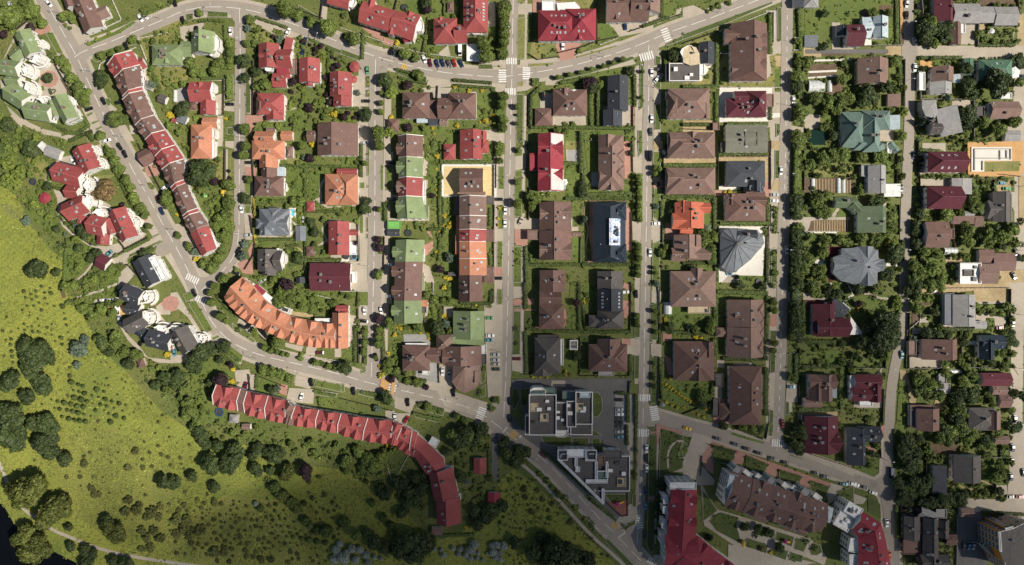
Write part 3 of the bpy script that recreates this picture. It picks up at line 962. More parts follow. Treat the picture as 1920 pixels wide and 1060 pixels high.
def hedge(s, wpx=5, h=1.6, leaf='g', where=None, sm=0):
    """clipped hedges: polylines in tile coordinates separated by ;"""
    for part in s.split(';'):
        v = nums(part)
        if len(v) < 4: continue
        P = pts(v, h * .5)
        HEDGES[0] += 1
        r = random.Random(HEDGES[0] * 13)
        w = wpx * .74 / S / 2
        mb = MB()
        c = (P[0] + P[-1]) / 2
        for a, b in zip(P, P[1:]):
            d = b - a; ln = d.length
            if ln < .3: continue
            u = d / ln; n = Vector((-u.y, u.x))
            m = max(1, int(ln / 1.6)); rows = []
            for i in range(m + 1):
                q = a + u * (ln * i / m) - c
                ww, hh = w * r.uniform(.7, .95), h * r.uniform(.78, .95)
                rows.append([(q.x - n.x * ww, q.y - n.y * ww, 0), (q.x - n.x * ww * .9, q.y - n.y * ww * .9, hh * .9), (q.x, q.y, hh), (q.x + n.x * ww * .9, q.y + n.y * ww * .9, hh * .9), (q.x + n.x * ww, q.y + n.y * ww, 0)])
            vs_ = [p for row in rows for p in row]
            mb.add(vs_, [(i * 5 + j, i * 5 + j + 1, i * 5 + j + 6, i * 5 + j + 5) for i in range(m) for j in range(4)] + [(0, 1, 2, 3, 4), (m * 5 + 4, m * 5 + 3, m * 5 + 2, m * 5 + 1, m * 5)])
            for i in range(int(ln * (7 + 9 * w))):
                q = a + u * r.uniform(0, ln) - c; t = r.uniform(-1, 1)
                up = r.random() < .7
                p3 = Vector((q.x + n.x * w * t, q.y + n.y * w * t, h * r.uniform(.85, 1.08))) if up else Vector((q.x + n.x * w * (1 if t > 0 else -1), q.y + n.y * w * (1 if t > 0 else -1), h * r.uniform(.2, .95)))
                leafquad(mb, p3, Vector((0, 0, 1)) if up else Vector((n.x * t, n.y * t, .3)).normalized(), .30, r)
        o = obj('hedge', mb.mesh('hedge', LEAF[leaf]), None, (c.x, c.y, gz(c.x, c.y)))
        ln = sum((q - p).length for p, q in zip(P, P[1:]))
        lab = spot(c.x, c.y, ('long' if ln > 45 else 'short' if ln < 14 else 'clipped') + ' green hedge', where)
        tag(o, lab, 'hedge', 'hedges: ' + lab)
FENM = {'w': mat('fence_white', (.62, .58, .52), var=.05), 'k': mat('fence_dark', (.055, .045, .04), var=.1), 't': mat('fence_timber', (.24, .15, .09), var=.15, nscale=1.5), 'g': mat('fence_grey', (.30, .29, .27), var=.1)}
FWORD = {'w': 'low white garden fence', 'k': 'dark metal garden fence', 't': 'timber plank garden fence', 'g': 'grey panel fence'}
def fence(c, s, h=1.5, th=.16):
    for part in s.split(';'):
        v = nums(part)
        if len(v) < 4: continue
        P = pts(v); c0 = P[0]
        e = obj('fence', None, None, (c0.x, c0.y, gz(c0.x, c0.y)))
        mb, mp = MB(), MB()
        for a, b in zip(P, P[1:]):
            d = b - a; ln = d.length; m = max(1, round(ln / 2.6))
            mb.bar((a.x - c0.x, a.y - c0.y, .05), (b.x - c0.x, b.y - c0.y, .05), th, h - .15)
            for i in range(m + 1):
                q = a + d * (i / m) - c0
                mp.box(q.x - .16, q.y - .16, 0, q.x + .16, q.y + .16, h + .12)
        obj('panel', mb.mesh('panel', FENM[c]), e)
        obj('post_row', mp.mesh('post_row', FENM['w' if c == 'w' else 'k' if c == 'k' else 'g']), e)['kind'] = 'stuff'
        lab = spot((P[0].x + P[-1].x) / 2, (P[0].y + P[-1].y) / 2, FWORD[c])
        tag(e, lab, 'fence', 'fences: ' + lab)
# ------------------------------------------------------------------ cars
CARC = {'k': ('black', (.012, .012, .014)), 'w': ('white', (.78, .78, .76)), 's': ('silver', (.42, .43, .44)), 'b': ('dark blue', (.015, .035, .085)), 'r': ('red', (.30, .012, .016)),
        'y': ('yellow', (.75, .48, .02)), 'g': ('green', (.10, .30, .14)), 'o': ('orange', (.60, .10, .02)), 't': ('teal blue', (.10, .26, .32)), 'n': ('dark red', (.12, .012, .025)), 'd': ('dark grey', (.06, .065, .07)), 'e': ('beige', (.45, .40, .32))}
CARM = {k: mat('car_paint_' + v[0].replace(' ', '_'), v[1], rough=.25, var=.02, spec=.6) for k, v in CARC.items()}
CGLASS = mat('car_glass', (.012, .015, .018), rough=.05, var=.0, spec=.8)
TYRE = mat('tyre', (.02, .02, .02))
def car_shapes(kind):
    L, Wd, hb, hr = {'c': (4.3, 1.78, .86, 1.46), 'u': (4.6, 1.88, 1.0, 1.74), 'v': (5.6, 2.05, 1.15, 2.35)}[kind]
    # lengthwise stations: x, half width, z of deck
    x = L / 2
    if kind == 'c': cab = [(-.42 * L, .0), (-.27 * L, 1.), (.07 * L, 1.), (.24 * L, .0)]
    elif kind == 'u': cab = [(-.485 * L, .0), (-.42 * L, 1.), (.08 * L, 1.), (.24 * L, .0)]
    else: cab = [(-.495 * L, .0), (-.485 * L, 1.), (.26 * L, 1.), (.42 * L, .0)]
    w = Wd / 2
    mb = MB()
    # lower body as lofted rings
    st = [(-x, .80, .34, hb * .88), (-x + .18, .96, .24, hb), (-x * .5, 1, .2, hb), (x * .35, 1, .2, hb * .98), (x - .35, .95, .22, hb * .86), (x, .76, .34, hb * .66)]
    rings = [[(a, -w * b, z0), (a, -w * b, (z0 + z1) / 2), (a, -w * b * .9, z1), (a, w * b * .9, z1), (a, w * b, (z0 + z1) / 2), (a, w * b, z0)] for a, b, z0, z1 in st]
    vs_ = [p for r in rings for p in r]
    fs = [(i * 6 + j, (i + 1) * 6 + j, (i + 1) * 6 + (j + 1) % 6, i * 6 + (j + 1) % 6) for i in range(5) for j in range(6)] + [(0, 1, 2, 3, 4, 5), (35, 34, 33, 32, 31, 30)]
    mb.add(vs_, fs, 0)
    # cabin roof and pillars
    (x0, _), (x1, _), (x2, _), (x3, _) = cab
    wr = w * .74; wb = w * .86; zb = hb * .95
    mb.box(x1, -wr, hr - .07, x2, wr, hr, 0)
    if kind == 'v': mb.box(x1, -wb, zb, x2 - .9, wb, hr - .05, 0)
    body = mb.mesh('body', [CARM['k'], CGLASS])
    g1, g2, g3 = MB(), MB(), MB()
    e = .01
    g1.add([(x3, -wb, zb), (x3, wb, zb), (x2, wr, hr - .02), (x2, -wr, hr - .02)], [(0, 1, 2, 3)])
    g2.add([(x0, wb, zb), (x0, -wb, zb), (x1, -wr, hr - .02), (x1, wr, hr - .02)], [(0, 1, 2, 3)])
    for s in (-1, 1):
        q = [(x0, s * wb, zb), (x3, s * wb, zb), (x2, s * wr, hr - .03), (x1, s * wr, hr - .03)]
        g3.add(q, [(0, 1, 2, 3) if s < 0 else (3, 2, 1, 0)])
    wh = MB()
    n = 12
    ring = [(.32 * math.cos(6.2832 * i / n), 0, .32 + .32 * math.sin(6.2832 * i / n)) for i in range(n)]
    wh.add([(p[0], -.1, p[2]) for p in ring] + [(p[0], .1, p[2]) for p in ring], [tuple(range(n)), tuple(range(2 * n - 1, n - 1, -1))] + [(i, i + n, (i + 1) % n + n, (i + 1) % n) for i in range(n)])
    return dict(body=body, windscreen=g1.mesh('windscreen', CGLASS), rear_window=g2.mesh('rear_window', CGLASS), side_windows=g3.mesh('side_windows', CGLASS), wheel=wh.mesh('wheel', TYRE), L=L, w=w)
CARS = {k: car_shapes(k) for k in 'cuv'}
def cars(s, where=None, verb='parked'):
    """'<colour>[u|v] x y heading' separated by ;  heading in degrees, image clockwise from right"""
    for part in s.split(';'):
        tk = part.split()
        if len(tk) < 3: continue
        c = tk[0][0]; k = tk[0][1] if len(tk[0]) > 1 else 'c'
        p = W(float(tk[1]), float(tk[2]), .8); a = -math.radians(float(tk[3]) if len(tk) > 3 else 0)
        sh = CARS[k]
        z = gz(p.x, p.y)
        nm = {'c': 'car', 'u': 'car', 'v': 'van'}[k]; word = {'c': 'car', 'u': 'tall estate car', 'v': 'van'}[k]
        e = obj('parked_' + nm if verb == 'parked' else nm, None, None, (p.x, p.y, z), a)
        lab = spot(p.x, p.y, CARC[c][0] + ' ' + word, where)
        tag(e, lab, nm, 'cars: ' + lab)
        b = obj('body', sh['body'], e)
        b.material_slots[0].link = 'OBJECT'; b.material_slots[0].material = CARM[c]
        for q in ('windscreen', 'rear_window', 'side_windows'): obj(q, sh[q], e)
        for sx in (-1, 1):
            for sy in (-1, 1): obj('wheel', sh['wheel'], e, (sx * sh['L'] * .31, sy * (sh['w'] - .1), 0))
# ------------------------------------------------------------------ street furniture and garden things
LAMPM = mat('lamp_post_grey', (.35, .35, .34), rough=.5)
def _lamp():
    a, b, c = MB(), MB(), MB()
    a.cyl((0, 0), .10, 0, 7.6, 8, 0, .06); a.cyl((0, 0), .18, 0, .5, 8)
    b.bar((0, 0, 7.5), (1.7, 0, 7.9), .09, .09)
    c.box(1.5, -.16, 7.84, 2.3, .16, 8.0)
    return a.mesh('pole', LAMPM), b.mesh('arm', LAMPM), c.mesh('lamp_head', mat('lamp_head', (.6, .6, .58), rough=.4))
LP = _lamp()
def lamps(s, where):
    for part in s.split(';'):
        v = nums(part)
        if len(v) < 3: continue
        p = W(v[0], v[1])
        e = obj('street_lamp', None, None, (p.x, p.y, gz(p.x, p.y)), -math.radians(v[2]))
        tag(e, 'tall grey street lamp ' + where, 'street lamp', 'street lamps ' + where)
        for n, m in zip(('pole', 'arm', 'lamp_head'), LP): obj(n, m, e)
def thing(name, label, cat, x, y, parts, rz=0, group=None):
    """parts: list of (name, MB, materials); placed with its base at tile point x y"""
    p = W(x, y)
    e = obj(name, None, None, (p.x, p.y, gz(p.x, p.y)), -math.radians(rz))
    tag(e, label, cat, group)
    for n, mb, m in parts: obj(n, mb.mesh(n, m), e)
    FOOT.append(((p.x - 1, p.x + 1, p.y - 1, p.y + 1), [(p.x - 1, p.y - 1), (p.x + 1, p.y - 1), (p.x + 1, p.y + 1), (p.x - 1, p.y + 1)]))
    return e
PLASTIC = mat('greenhouse_film', (.62, .64, .62), rough=.25, var=.15, nscale=1.0, spec=.6)
def tunnel(label, x0, y0, x1, y1, axis='x'):
    """arched greenhouse"""
    a, b = W(x0, y0), W(x1, y1)
    lx, ly = abs(b.x - a.x) / 2, abs(b.y - a.y) / 2
    mb, fr = MB(), MB(); n = 9
    L_, R_ = (lx, ly) if axis == 'x' else (ly, lx)
    ring = [(R_ * math.cos(math.pi * i / n), min(2.2, R_ * 1.1) * math.sin(math.pi * i / n)) for i in range(n + 1)]
    vs_ = [(-L_, y, z) for y, z in ring] + [(L_, y, z) for y, z in ring]
    mb.add(vs_, [(i, i + 1, i + n + 2, i + n + 1) for i in range(n)] + [tuple(range(n, -1, -1)), tuple(range(n + 1, 2 * n + 2))])
    for k in range(5):
        xx = -L_ + 2 * L_ * k / 4
        for i in range(n): fr.bar((xx, ring[i][0] * 1.01, ring[i][1] * 1.01), (xx, ring[i + 1][0] * 1.01, ring[i + 1][1] * 1.01), .1, .08)
    return thing('greenhouse', label, 'greenhouse', (x0 + x1) / 2, (y0 + y1) / 2, [('cover', mb, PLASTIC), ('hoop_frame', fr, FRAME)], 0 if axis == 'x' else 90)
def pool(label, x0, y0, x1, y1, m='q', rimm=None):
    a, b = W(x0, y1), W(x1, y0)
    w_, h_ = (b.x - a.x) / 2, (b.y - a.y) / 2
    rim, wt = MB(), MB()
    for q in ((-w_, -h_, w_, -h_ + .8), (-w_, h_ - .8, w_, h_), (-w_, -h_ + .8, -w_ + .8, h_ - .8), (w_ - .8, -h_ + .8, w_, h_ - .8)): rim.box(q[0], q[1], 0, q[2], q[3], .18)
    wt.box(-w_ + .8, -h_ + .8, 0, w_ - .8, h_ - .8, .08)
    thing('swimming_pool', label, 'pool', (x0 + x1) / 2, (y0 + y1) / 2, [('rim', rim, GM['w']), ('water_surface', wt, GM[m])])
def trampoline(label, x, y, rpx, col=(.02, .10, .25)):
    r = rpx / ZF / S
    a, b, c = MB(), MB(), MB()
    a.cyl((0, 0), r * .8, .7, .74, 20)
    n = 20
    for i in range(n):
        p, q = 6.2832 * i / n, 6.2832 * (i + 1) / n
        b.bar((r * .9 * math.cos(p), r * .9 * math.sin(p), .7), (r * .9 * math.cos(q), r * .9 * math.sin(q), .7), r * .22, .1)
    for i in range(6):
        p = 6.2832 * i / 6; c.cyl((r * math.cos(p), r * math.sin(p)), .05, 0, 2.2, 6)
    nm, ct = ('paddling_pool', 'pool') if 'pool' in label else ('garden_pond', 'pond') if 'pond' in label else ('trampoline', 'trampoline')
    thing(nm, label, ct, x, y, [('mat', a, DKMETAL), ('padded_ring', b, mat('tramp_%d' % (col[2] * 100), col)), ('net_frame', c, DKMETAL)])
def parasol(label, x, y, rpx, c='C', n=8, h=2.5, k=.9):
    r = rpx / ZF / S
    a, b = MB(), MB()
    P = [(r * math.cos(6.2832 * i / n), r * math.sin(6.2832 * i / n), h) for i in range(n)] + [(0, 0, h + k)]
    tv, tf = solid(P, [(i, (i + 1) % n, n) for i in range(n)], .08); a.add(tv, tf)
    b.cyl((0, 0), .08, 0, h + k * .8, 8); b.cyl((0, 0), .5, 0, .1, 10)
    thing('parasol', label, 'parasol', x, y, [('canopy', a, RC[c]), ('pole', b, FRAME)])
def gazebo(label, x, y, wpx, hpx, c, rz=0):
    w_, h_ = wpx / ZF / S / 2, hpx / ZF / S / 2
    a, b, d = MB(), MB(), MB()
    tv, tf = solid([(-w_, -h_, 2.5), (w_, -h_, 2.5), (w_, h_, 2.5), (-w_, h_, 2.5), (0, 0, 2.5 + .55 * min(w_, h_))], [(0, 1, 4), (1, 2, 4), (2, 3, 4), (3, 0, 4)], .15); a.add(tv, tf)
    for sx in (-1, 1):
        for sy in (-1, 1): b.box(sx * w_ * .88 - .1, sy * h_ * .88 - .1, 0, sx * w_ * .88 + .1, sy * h_ * .88 + .1, 2.6)
    d.box(-w_ * .9, -h_ * .9, 0, w_ * .9, h_ * .9, .15)
    thing('gazebo', label, 'gazebo', x, y, [('roof', a, RC[c]), ('post_frame', b, WALLM['c']), ('floor_slab', d, GM['c'])], rz)
def slide(label, x, y, rz=0, c1=(.8, .5, .02), c2=(.5, .05, .25)):
    a, b, c = MB(), MB(), MB()
    for sx in (-.7, .7):
        for sy in (-.7, .7): a.box(sx - .06, sy - .06, 0, sx + .06, sy + .06, 2.6)
    a.box(-.75, -.75, 1.2, .75, .75, 1.3)
    tv, tf = solid([(-.9, -.9, 2.6), (.9, -.9, 2.6), (.9, .9, 2.6), (-.9, .9, 2.6), (0, 0, 3.3)], [(0, 1, 4), (1, 2, 4), (2, 3, 4), (3, 0, 4)], .06); b.add(tv, tf)
    c.bar((.75, 0, 1.3), (3.2, 0, .2), .7, .12)
    thing('play_tower', label, 'playground', x, y, [('frame', a, FENM['t']), ('roof', b, mat('play_%d' % (c2[2] * 100), c2)), ('slide', c, mat('slide_%d' % (c1[1] * 100), c1))], rz)
# ================================================================== ground, roads, paving
sheet('ground', [Vector(p) for p in ((-1500, -1500), (1500, -1500), (1500, 1500), (-1500, 1500))], GM['base'], 0.0)
tile(0, 0, 1)
G('m', '-700 150 -60 240 0 335 22 355 48 402 62 428 96 470 118 484 122 540 150 582 172 625 205 662 262 725 300 768 345 800 400 832 465 835 480 858 560 872 640 880 690 895 735 922 775 975 800 1000 830 1012 880 990 900 960 940 900 962 880 1000 905 1060 965 1110 1015 1165 1070 1300 1400 -700 1400', 0)
MEADOW.extend(GROUND[-1][1])
G('n', '95 815 210 800 300 860 330 930 300 1010 190 1000 130 960 100 880; 300 1000 420 930 560 940 610 1000 600 1060 420 1075 330 1045', 0)
G('g', '0 225 40 235 100 290 60 330 20 352 0 335', 0)
G('h', '-300 700 -20 900 0 945 5 945 28 985 62 1012 100 1034 152 1060 200 1130 0 1400 -500 1400', 0, 'water')
# main streets
R1 = '60 -45 84 0 115 55 143 103 163 148 190 205 214 255 231 282 252 325 280 372 305 420 330 462 357 515 378 565 398 607 430 640 470 660 510 672 570 685 640 702 680 715 760 734 820 747 865 759 905 776 935 800 965 822 1017 858 1072 915 1120 968 1155 1003 1185 1034 1215 1065 1260 1110'
R2 = '140 108 155 97 200 82 250 61 320 32 338 23 370 15 402 13 440 15 480 22 520 35 557 48 600 65 640 81 672 95 715 110 780 127 840 138 925 145 960 143 992 138 1042 130 1097 118 1172 95 1210 80 1255 61 1280 52 1317 40 1370 20 1420 1 1500 -30'
R3 = '449 15 451 60 450 200 449 300 449 420 446 460 438 484 422 504 402 523 378 545'
R4 = '706 112 705 200 705 400 702 530 700 640 698 712'
R5 = '964 -40 962 0 960 130 957 265 953 530 949 700 944 790'
R6 = '1216 85 1217 130 1214 265 1210 530 1206 795 1199 960 1193 1035'
R7 = '1477 -30 1476 20 1473 265 1467 530 1461 770 1456 845'
R8 = '1205 775 1240 785 1300 803 1335 811 1380 825 1455 846 1505 863 1600 895 1637 905 1660 920 1668 950 1670 1000 1676 1080'
R9 = '1705 -40 1702 40 1705 95 1705 250 1700 330 1697 420 1695 530 1694 600 1688 640 1679 680 1670 730 1666 830 1662 910'
R11 = '1912 60 1912 265 1915 400 1910 530 1906 700 1904 900 1908 960 1910 1080'
for s_, w_ in ((R1, 40), (R2, 38), (R8, 36)): road('pavement', 'c', s_, w_, 1)
G('c', '929 150 948 150 944 430 942 760 926 760; 1190 125 1206 120 1203 400 1199 720 1190 720; 1226 95 1240 95 1238 300 1235 560 1222 760; 722 150 734 150 732 420 726 690 712 690; 672 130 695 130 694 400 690 680 676 680; 1436 20 1466 20 1460 530 1452 830 1436 830')
road('road', 'a', R1, 27, 2, 2, (7, 3, 0))
road('road', 'a', R2, 25, 2, 2, (8, 2.5, 0))
road('road', 'a', R3, 20, 2, 2, (8, 2.5, 0))
road('road', 'a', R4, 27, 2, 1, (8, 2.5, -.5))
road('road', 'a', R5, 20, 2, 1, (8, 2.5, 0))
road('road', 'a', R6, 19, 2, 1, (8, 2.5, 0))
road('road', 'a', R7, 21, 2, 1, (2.5, 3, 0))
road('road', 'a', R8, 25, 2, 2)
road('road', 'a', R9, 19, 2, 2)
road('dirt_road', 'c', R11, 24, 1, 1)
road('dirt_road', 'c', '1705 98 1800 98 1860 99 1925 98', 24, 2, 1)
road('dirt_road', 'k', '1510 97 1600 97 1665 97', 8, 2, 0)
road('dirt_road', 'c', '1800 947 1860 949 1940 952', 26, 2, 1)
road('footpath', 'c', '-20 820 0 872 14 905 30 940 48 958 70 974 100 995 128 1006 160 1020 210 1036 250 1044 320 1055 420 1068', 6, 1)
road('footpath', 'c', '850 770 880 788 908 805 935 828 960 855 1010 897 1065 957 1112 1008 1150 1040 1190 1080', 6, 1, 1)
road('footpath', 'c', '58 -40 78 15 95 60 108 100 130 150 152 195 180 250 212 312 235 358 262 410', 5, 1, 1)
road('lane', 'k', '928 812 927 902', 12, 2, 0)
road('lane', 'c', '300 462 330 505 360 560 392 620 440 668', 6, 1, 1)
# pavements beside the straight streets
G('c', '984 0 989 0 987 120 983 120; 983 180 988 180 984 360 979 360; 979 400 984 400 981 700 976 700; 1192 155 1197 155 1196 250 1191 250; 1450 20 1455 20 1452 330 1448 330; 1446 500 1451 500 1448 700 1443 700')
zebra('942 143 90', 6, 4.2, 14); zebra('987 138 90', 6, 4.0, 14); zebra('959 115 0', 5, 4.2, 12); zebra('957 172 0', 5, 4.2, 12)
zebra('1249 66 70', 6, 4.4, 14); zebra('1212 106 -15', 6, 4.6, 15); zebra('1207 746 0', 6, 4.2, 13); zebra('1227 775 80', 7, 4.0, 15)
zebra('1205 812 0', 6, 4.2, 14); zebra('1459 831 3', 6, 4.2, 14); zebra('902 775 110', 6, 4.0, 15); zebra('361 523 25', 6, 4.4, 12); zebra('379 563 22', 6, 4.4, 12)
zebra('1198 978 80', 6, 4.6, 12); zebra('1222 1053 -145', 4, 4.2, 12); zebra('758 127 20', 3, 4, 14, YPAINT); zebra('722 723 105', 3, 5, 14, YPAINT); zebra('736 727 105', 3, 5, 14); zebra('963 815 40', 3, 4, 14, YPAINT); zebra('1152 986 40', 3, 4, 12, YPAINT)
zebra('978 816 -50', 7, 1.8, 3, wpx=1.2); zebra('947 806 -50', 7, 1.8, 3, wpx=1.2); zebra('1166 1003 -35', 8, 1.8, 3, wpx=1.2)
# wide junction aprons
G('a', '134 95 160 80 178 92 160 118 150 118; 425 5 480 10 466 40 438 40; 660 100 730 104 724 150 690 150; 938 128 985 128 985 158 938 158; 1195 72 1240 62 1232 110 1200 112; 925 742 960 742 956 800 915 792; 1190 760 1245 778 1225 800 1195 800; 1640 890 1680 890 1682 930 1650 930; 1170 985 1200 960 1204 1030 1215 1060 1190 1045; 1690 85 1720 85 1720 112 1690 112; 355 520 400 520 385 560 365 560; 1446 825 1475 825 1480 858 1440 846', 2, 'road')
# ---- tile 0,0
tile(0, 0)
G('c', '10 480 70 350 130 230 200 170 230 180 150 250 80 360 10 480; 0 600 20 740 80 850 180 940 330 1010 460 1030 460 1000 330 970 220 920 130 850 60 740 30 600; 470 190 560 180 660 270 690 290 640 330 580 330 520 240; 700 850 830 780 880 820 800 900 730 960 660 900; 900 860 1010 1060 900 1060 860 960; 640 820 720 800 800 980 760 1060 700 1060; 220 470 400 430 500 600 500 700 330 760 230 740 240 600')
G('p', '300 600 310 560 360 530 410 540 440 590 420 640 370 660 320 645; 240 230 370 190 385 230 280 275')
G('g', '310 595 320 570 360 545 400 560 405 600 380 630 340 630', 3)
Vg('l', '0 690 60 800 160 890 170 880 100 780 40 680; 345 250 400 245 480 410 430 400; 255 570 305 580 290 635 258 630; 275 660 330 640 340 680 300 690; 650 860 700 838 700 855 660 878; 690 920 745 900 745 912 700 935; 720 965 770 948 770 960 725 980; 640 980 690 980 740 1060 660 1060; 730 1010 800 990 800 1040 750 1050; 790 740 830 740 830 790 810 800')
Vg('l', '700 410 900 340 1030 280 1040 330 960 350 800 430 730 470 700 450; 430 460 520 440 540 540 620 620 680 780 620 800 540 640; 660 320 860 240 1000 160 1030 170 900 255 680 345')
G('y', '1050 300 1280 200 1280 330 1150 330 1110 480 1060 350; 1100 490 1280 500 1280 640 1220 680 1170 580; 1040 270 1280 160 1280 200 1060 300')
G('c', '100 850 180 940 160 960 80 870; 450 1030 660 960 700 985 520 1060; 1040 560 1090 520 1120 600 1080 640; 970 940 1010 930 1030 1000 980 1010')
# ---- tile 320,0
tile(320, 0)
G('y', '0 125 80 130 130 180 0 260; 0 500 120 440 130 600 0 620; 600 190 700 210 790 260 760 330 640 300')
G('c', '70 195 135 195 130 310 75 310; 130 195 250 170 250 240 150 260; 860 160 960 190 940 280 850 290; 330 720 395 700 395 860 335 860; 400 780 480 760 480 840 400 830; 350 870 395 870 395 1060 350 1060; 640 100 760 180 780 260 700 220 620 170; 560 560 610 560 610 860 560 850; 650 840 860 840 860 915 700 915; 870 800 940 810 960 840 930 870 900 900 905 840; 230 590 395 590 395 610 230 600; 1130 0 1180 0 1170 160 1120 160')
G('u', '20 680 150 640 150 770 20 770')
G('p', '560 865 715 865 715 905 630 920 610 1020 590 1020 590 930 560 925; 600 860 625 640 640 640 625 860')
G('a', '430 200 480 200 480 290 440 280', 1, 'pavement')
Vg('g', '115 110 170 100 170 150 120 160; 200 95 250 80 250 120 200 130; 280 85 430 95 430 130 280 130; 565 590 600 640 600 850 565 850; 405 600 470 560 475 740 405 760; 425 960 475 960 475 1010 425 1010; 1030 280 1280 380 1280 410 1040 320; 960 40 1080 110 1170 160 1160 190 1060 180 960 120')
G('l', '800 860 1000 800 1010 900 860 920; 950 680 1050 690 1060 760 990 790; 1190 440 1280 440 1280 540 1195 540; 655 930 1010 900 1010 960 655 980')
# ---- tile 640,0
tile(640, 0)
G('c', '160 320 400 380 360 420 160 345; 560 440 920 460 930 500 640 500; 660 570 830 570 820 650 730 660 640 650; 600 660 830 660 790 730 730 740 640 740; 730 400 800 340 820 420 740 420; 1100 20 1160 20 1160 200 1100 200; 1050 970 1170 970 1170 1060 1050 1060; 1030 470 1160 440 1240 430 1240 500 1040 490; 940 690 1010 690 1010 900 960 900; 75 570 145 570 145 800 85 800; 120 920 200 920 200 1060 130 1060')
G('c', '390 420 440 380 600 430 1040 500 1040 520 600 470 400 440', 2, 'pavement')
G('p', '135 190 320 260 310 310 230 270; 320 280 400 310 380 350 310 330; 540 290 600 120 610 130 570 300')
G('l', '660 0 780 0 780 130 660 160; 1010 710 1110 690 1120 820 1020 900; 1100 200 1170 200 1170 370 1110 400; 490 0 640 0 600 100 500 90; 640 320 740 360 720 410 630 390; 600 120 650 130 600 380 520 360; 0 870 125 860 125 920 0 920; 500 960 780 960 780 1010 500 1010; 780 980 880 970 880 1060 780 1060')
Vg('g', '400 380 450 380 590 420 590 460 480 450 390 410; 410 515 540 540 640 580 640 630 500 590 410 550; 820 590 1130 610 1130 640 820 620; 1030 485 1130 485 1140 520 1030 520; 185 570 215 570 215 660 185 660; 185 675 215 675 215 730 185 730; 150 800 215 800 210 920 160 920; 0 250 160 290 200 340 120 330 0 290; 0 370 160 430 140 460 0 410')
G('l', '1170 20 1250 20 1250 450 1170 450; 1170 690 1240 690 1230 1000 1165 1000', 1)
# ---- tile 960,0
tile(960, 0)
G('c', '330 20 510 20 500 90 390 95 335 60; 40 30 150 30 150 110 40 110; 700 150 880 165 880 250 800 270 760 210 700 180; 60 450 340 430 340 480 60 490; 210 690 310 700 310 815 210 810; 300 870 555 860 555 940 160 945; 790 280 1060 230 1060 180 870 240; 480 420 800 310 790 350 490 430; 250 600 900 440 930 480 560 570 330 640 250 640; 690 800 900 790 900 940 690 945; 30 620 130 600 180 640 110 680 30 690; 1060 560 1110 520 1140 560 1110 620 1065 640; 870 150 1010 140 1130 100 1270 60 1270 110 960 230 880 220')
G('p', '155 0 520 20 510 60 330 80 230 80 155 100; 230 305 480 305 545 310 480 370 470 440 360 460 350 400 320 340; 340 400 480 380 470 450 380 470; 890 790 915 790 915 940 890 940')
G('l', '640 150 720 170 790 270 640 340; 1135 25 1240 25 1230 110 1140 140; 550 700 600 700 600 940 555 940; 150 720 205 720 205 810 150 810; 360 600 880 490 920 540 900 580 720 580 560 620 360 650; 400 980 500 980 500 1060 400 1060; 540 980 900 980 900 1060 540 1060')
G('y', '155 280 330 330 330 410 180 440 130 400; 360 0 630 0 600 60 520 60 490 20 370 15; 480 370 640 300 620 340 500 400; 545 310 620 250 620 300 560 320')
G('u', '335 25 470 20 510 55 390 95 335 70; 215 5 330 5 330 80 225 80')
Vg('y', '40 0 90 0 90 30 40 30; 40 140 100 130 95 440 40 450; 130 480 310 470 310 490 130 505; 485 425 785 340 785 355 490 440; 40 620 85 605 85 650 40 650')
Vg('g', '300 580 600 510 900 425 925 440 860 465 560 560 310 610; 135 590 205 585 205 630 135 635; 1075 420 1115 430 1110 500 1075 490; 960 480 985 500 985 800 955 830; 1070 600 1112 600 1112 680 1070 650; 1070 785 1112 785 1112 975 1070 975; 35 710 85 710 80 1060 30 1060; 945 980 978 980 975 1060 945 1060; 1155 330 1280 270 1280 300 1160 345')
# ---- tile 1280,0
tile(1280, 0)
G('y', '280 410 370 405 370 580 620 600 670 560 650 420 740 400 735 655 280 655; 0 600 240 500 250 650 0 650; 275 120 270 320 0 330 250 250')
G('l', '280 240 320 230 320 320 280 400; 500 160 640 100 650 290 630 220 540 180; 915 60 1280 60 1280 190 1120 200 1010 270 915 265; 1070 0 1280 0 1280 60 1020 60; 190 680 245 680 245 900 200 900')
G('w', '275 660 670 660 670 700 735 700 735 880 640 890 640 920 275 920', 1)
G('w', '120 480 225 480 140 610 60 610', 1)
G('c', '630 290 740 310 740 405 630 410; 630 700 735 700 735 850 640 850; 0 60 80 40 180 90 160 110 0 140; 1120 170 1180 170 1180 350 1280 350 1280 375 1120 375; 900 860 1030 860 1030 960 920 980; 790 940 910 960 910 1000 800 990')
G('s', '690 420 740 420 740 500 700 500; 905 360 1040 370 1040 430 905 430; 0 905 240 905 240 1000 0 1000')
G('e', '950 480 1155 480 1155 530 950 530; 950 545 1155 545 1155 580 950 580; 1080 610 1200 610 1200 710 1100 715; 1060 375 1280 375 1280 415 1040 420')
G('w', '940 450 1270 440 1270 455 940 465; 940 535 1155 525 1155 540 940 550; 940 580 1160 565 1160 575 940 592')
Vg('g', '0 260 670 15 670 30 300 190 0 300; 710 60 740 60 740 310 712 310; 700 930 730 930 725 1010 700 1030')
G('l', '690 520 735 520 735 690 690 690; 830 60 905 60 905 375 830 375; 830 390 900 390 900 720 830 740; 1040 850 1140 860 1150 960 1110 960')
G('j', '945 990 1000 970 1070 990 1080 1040 1060 1090 980 1090 940 1060', 4)
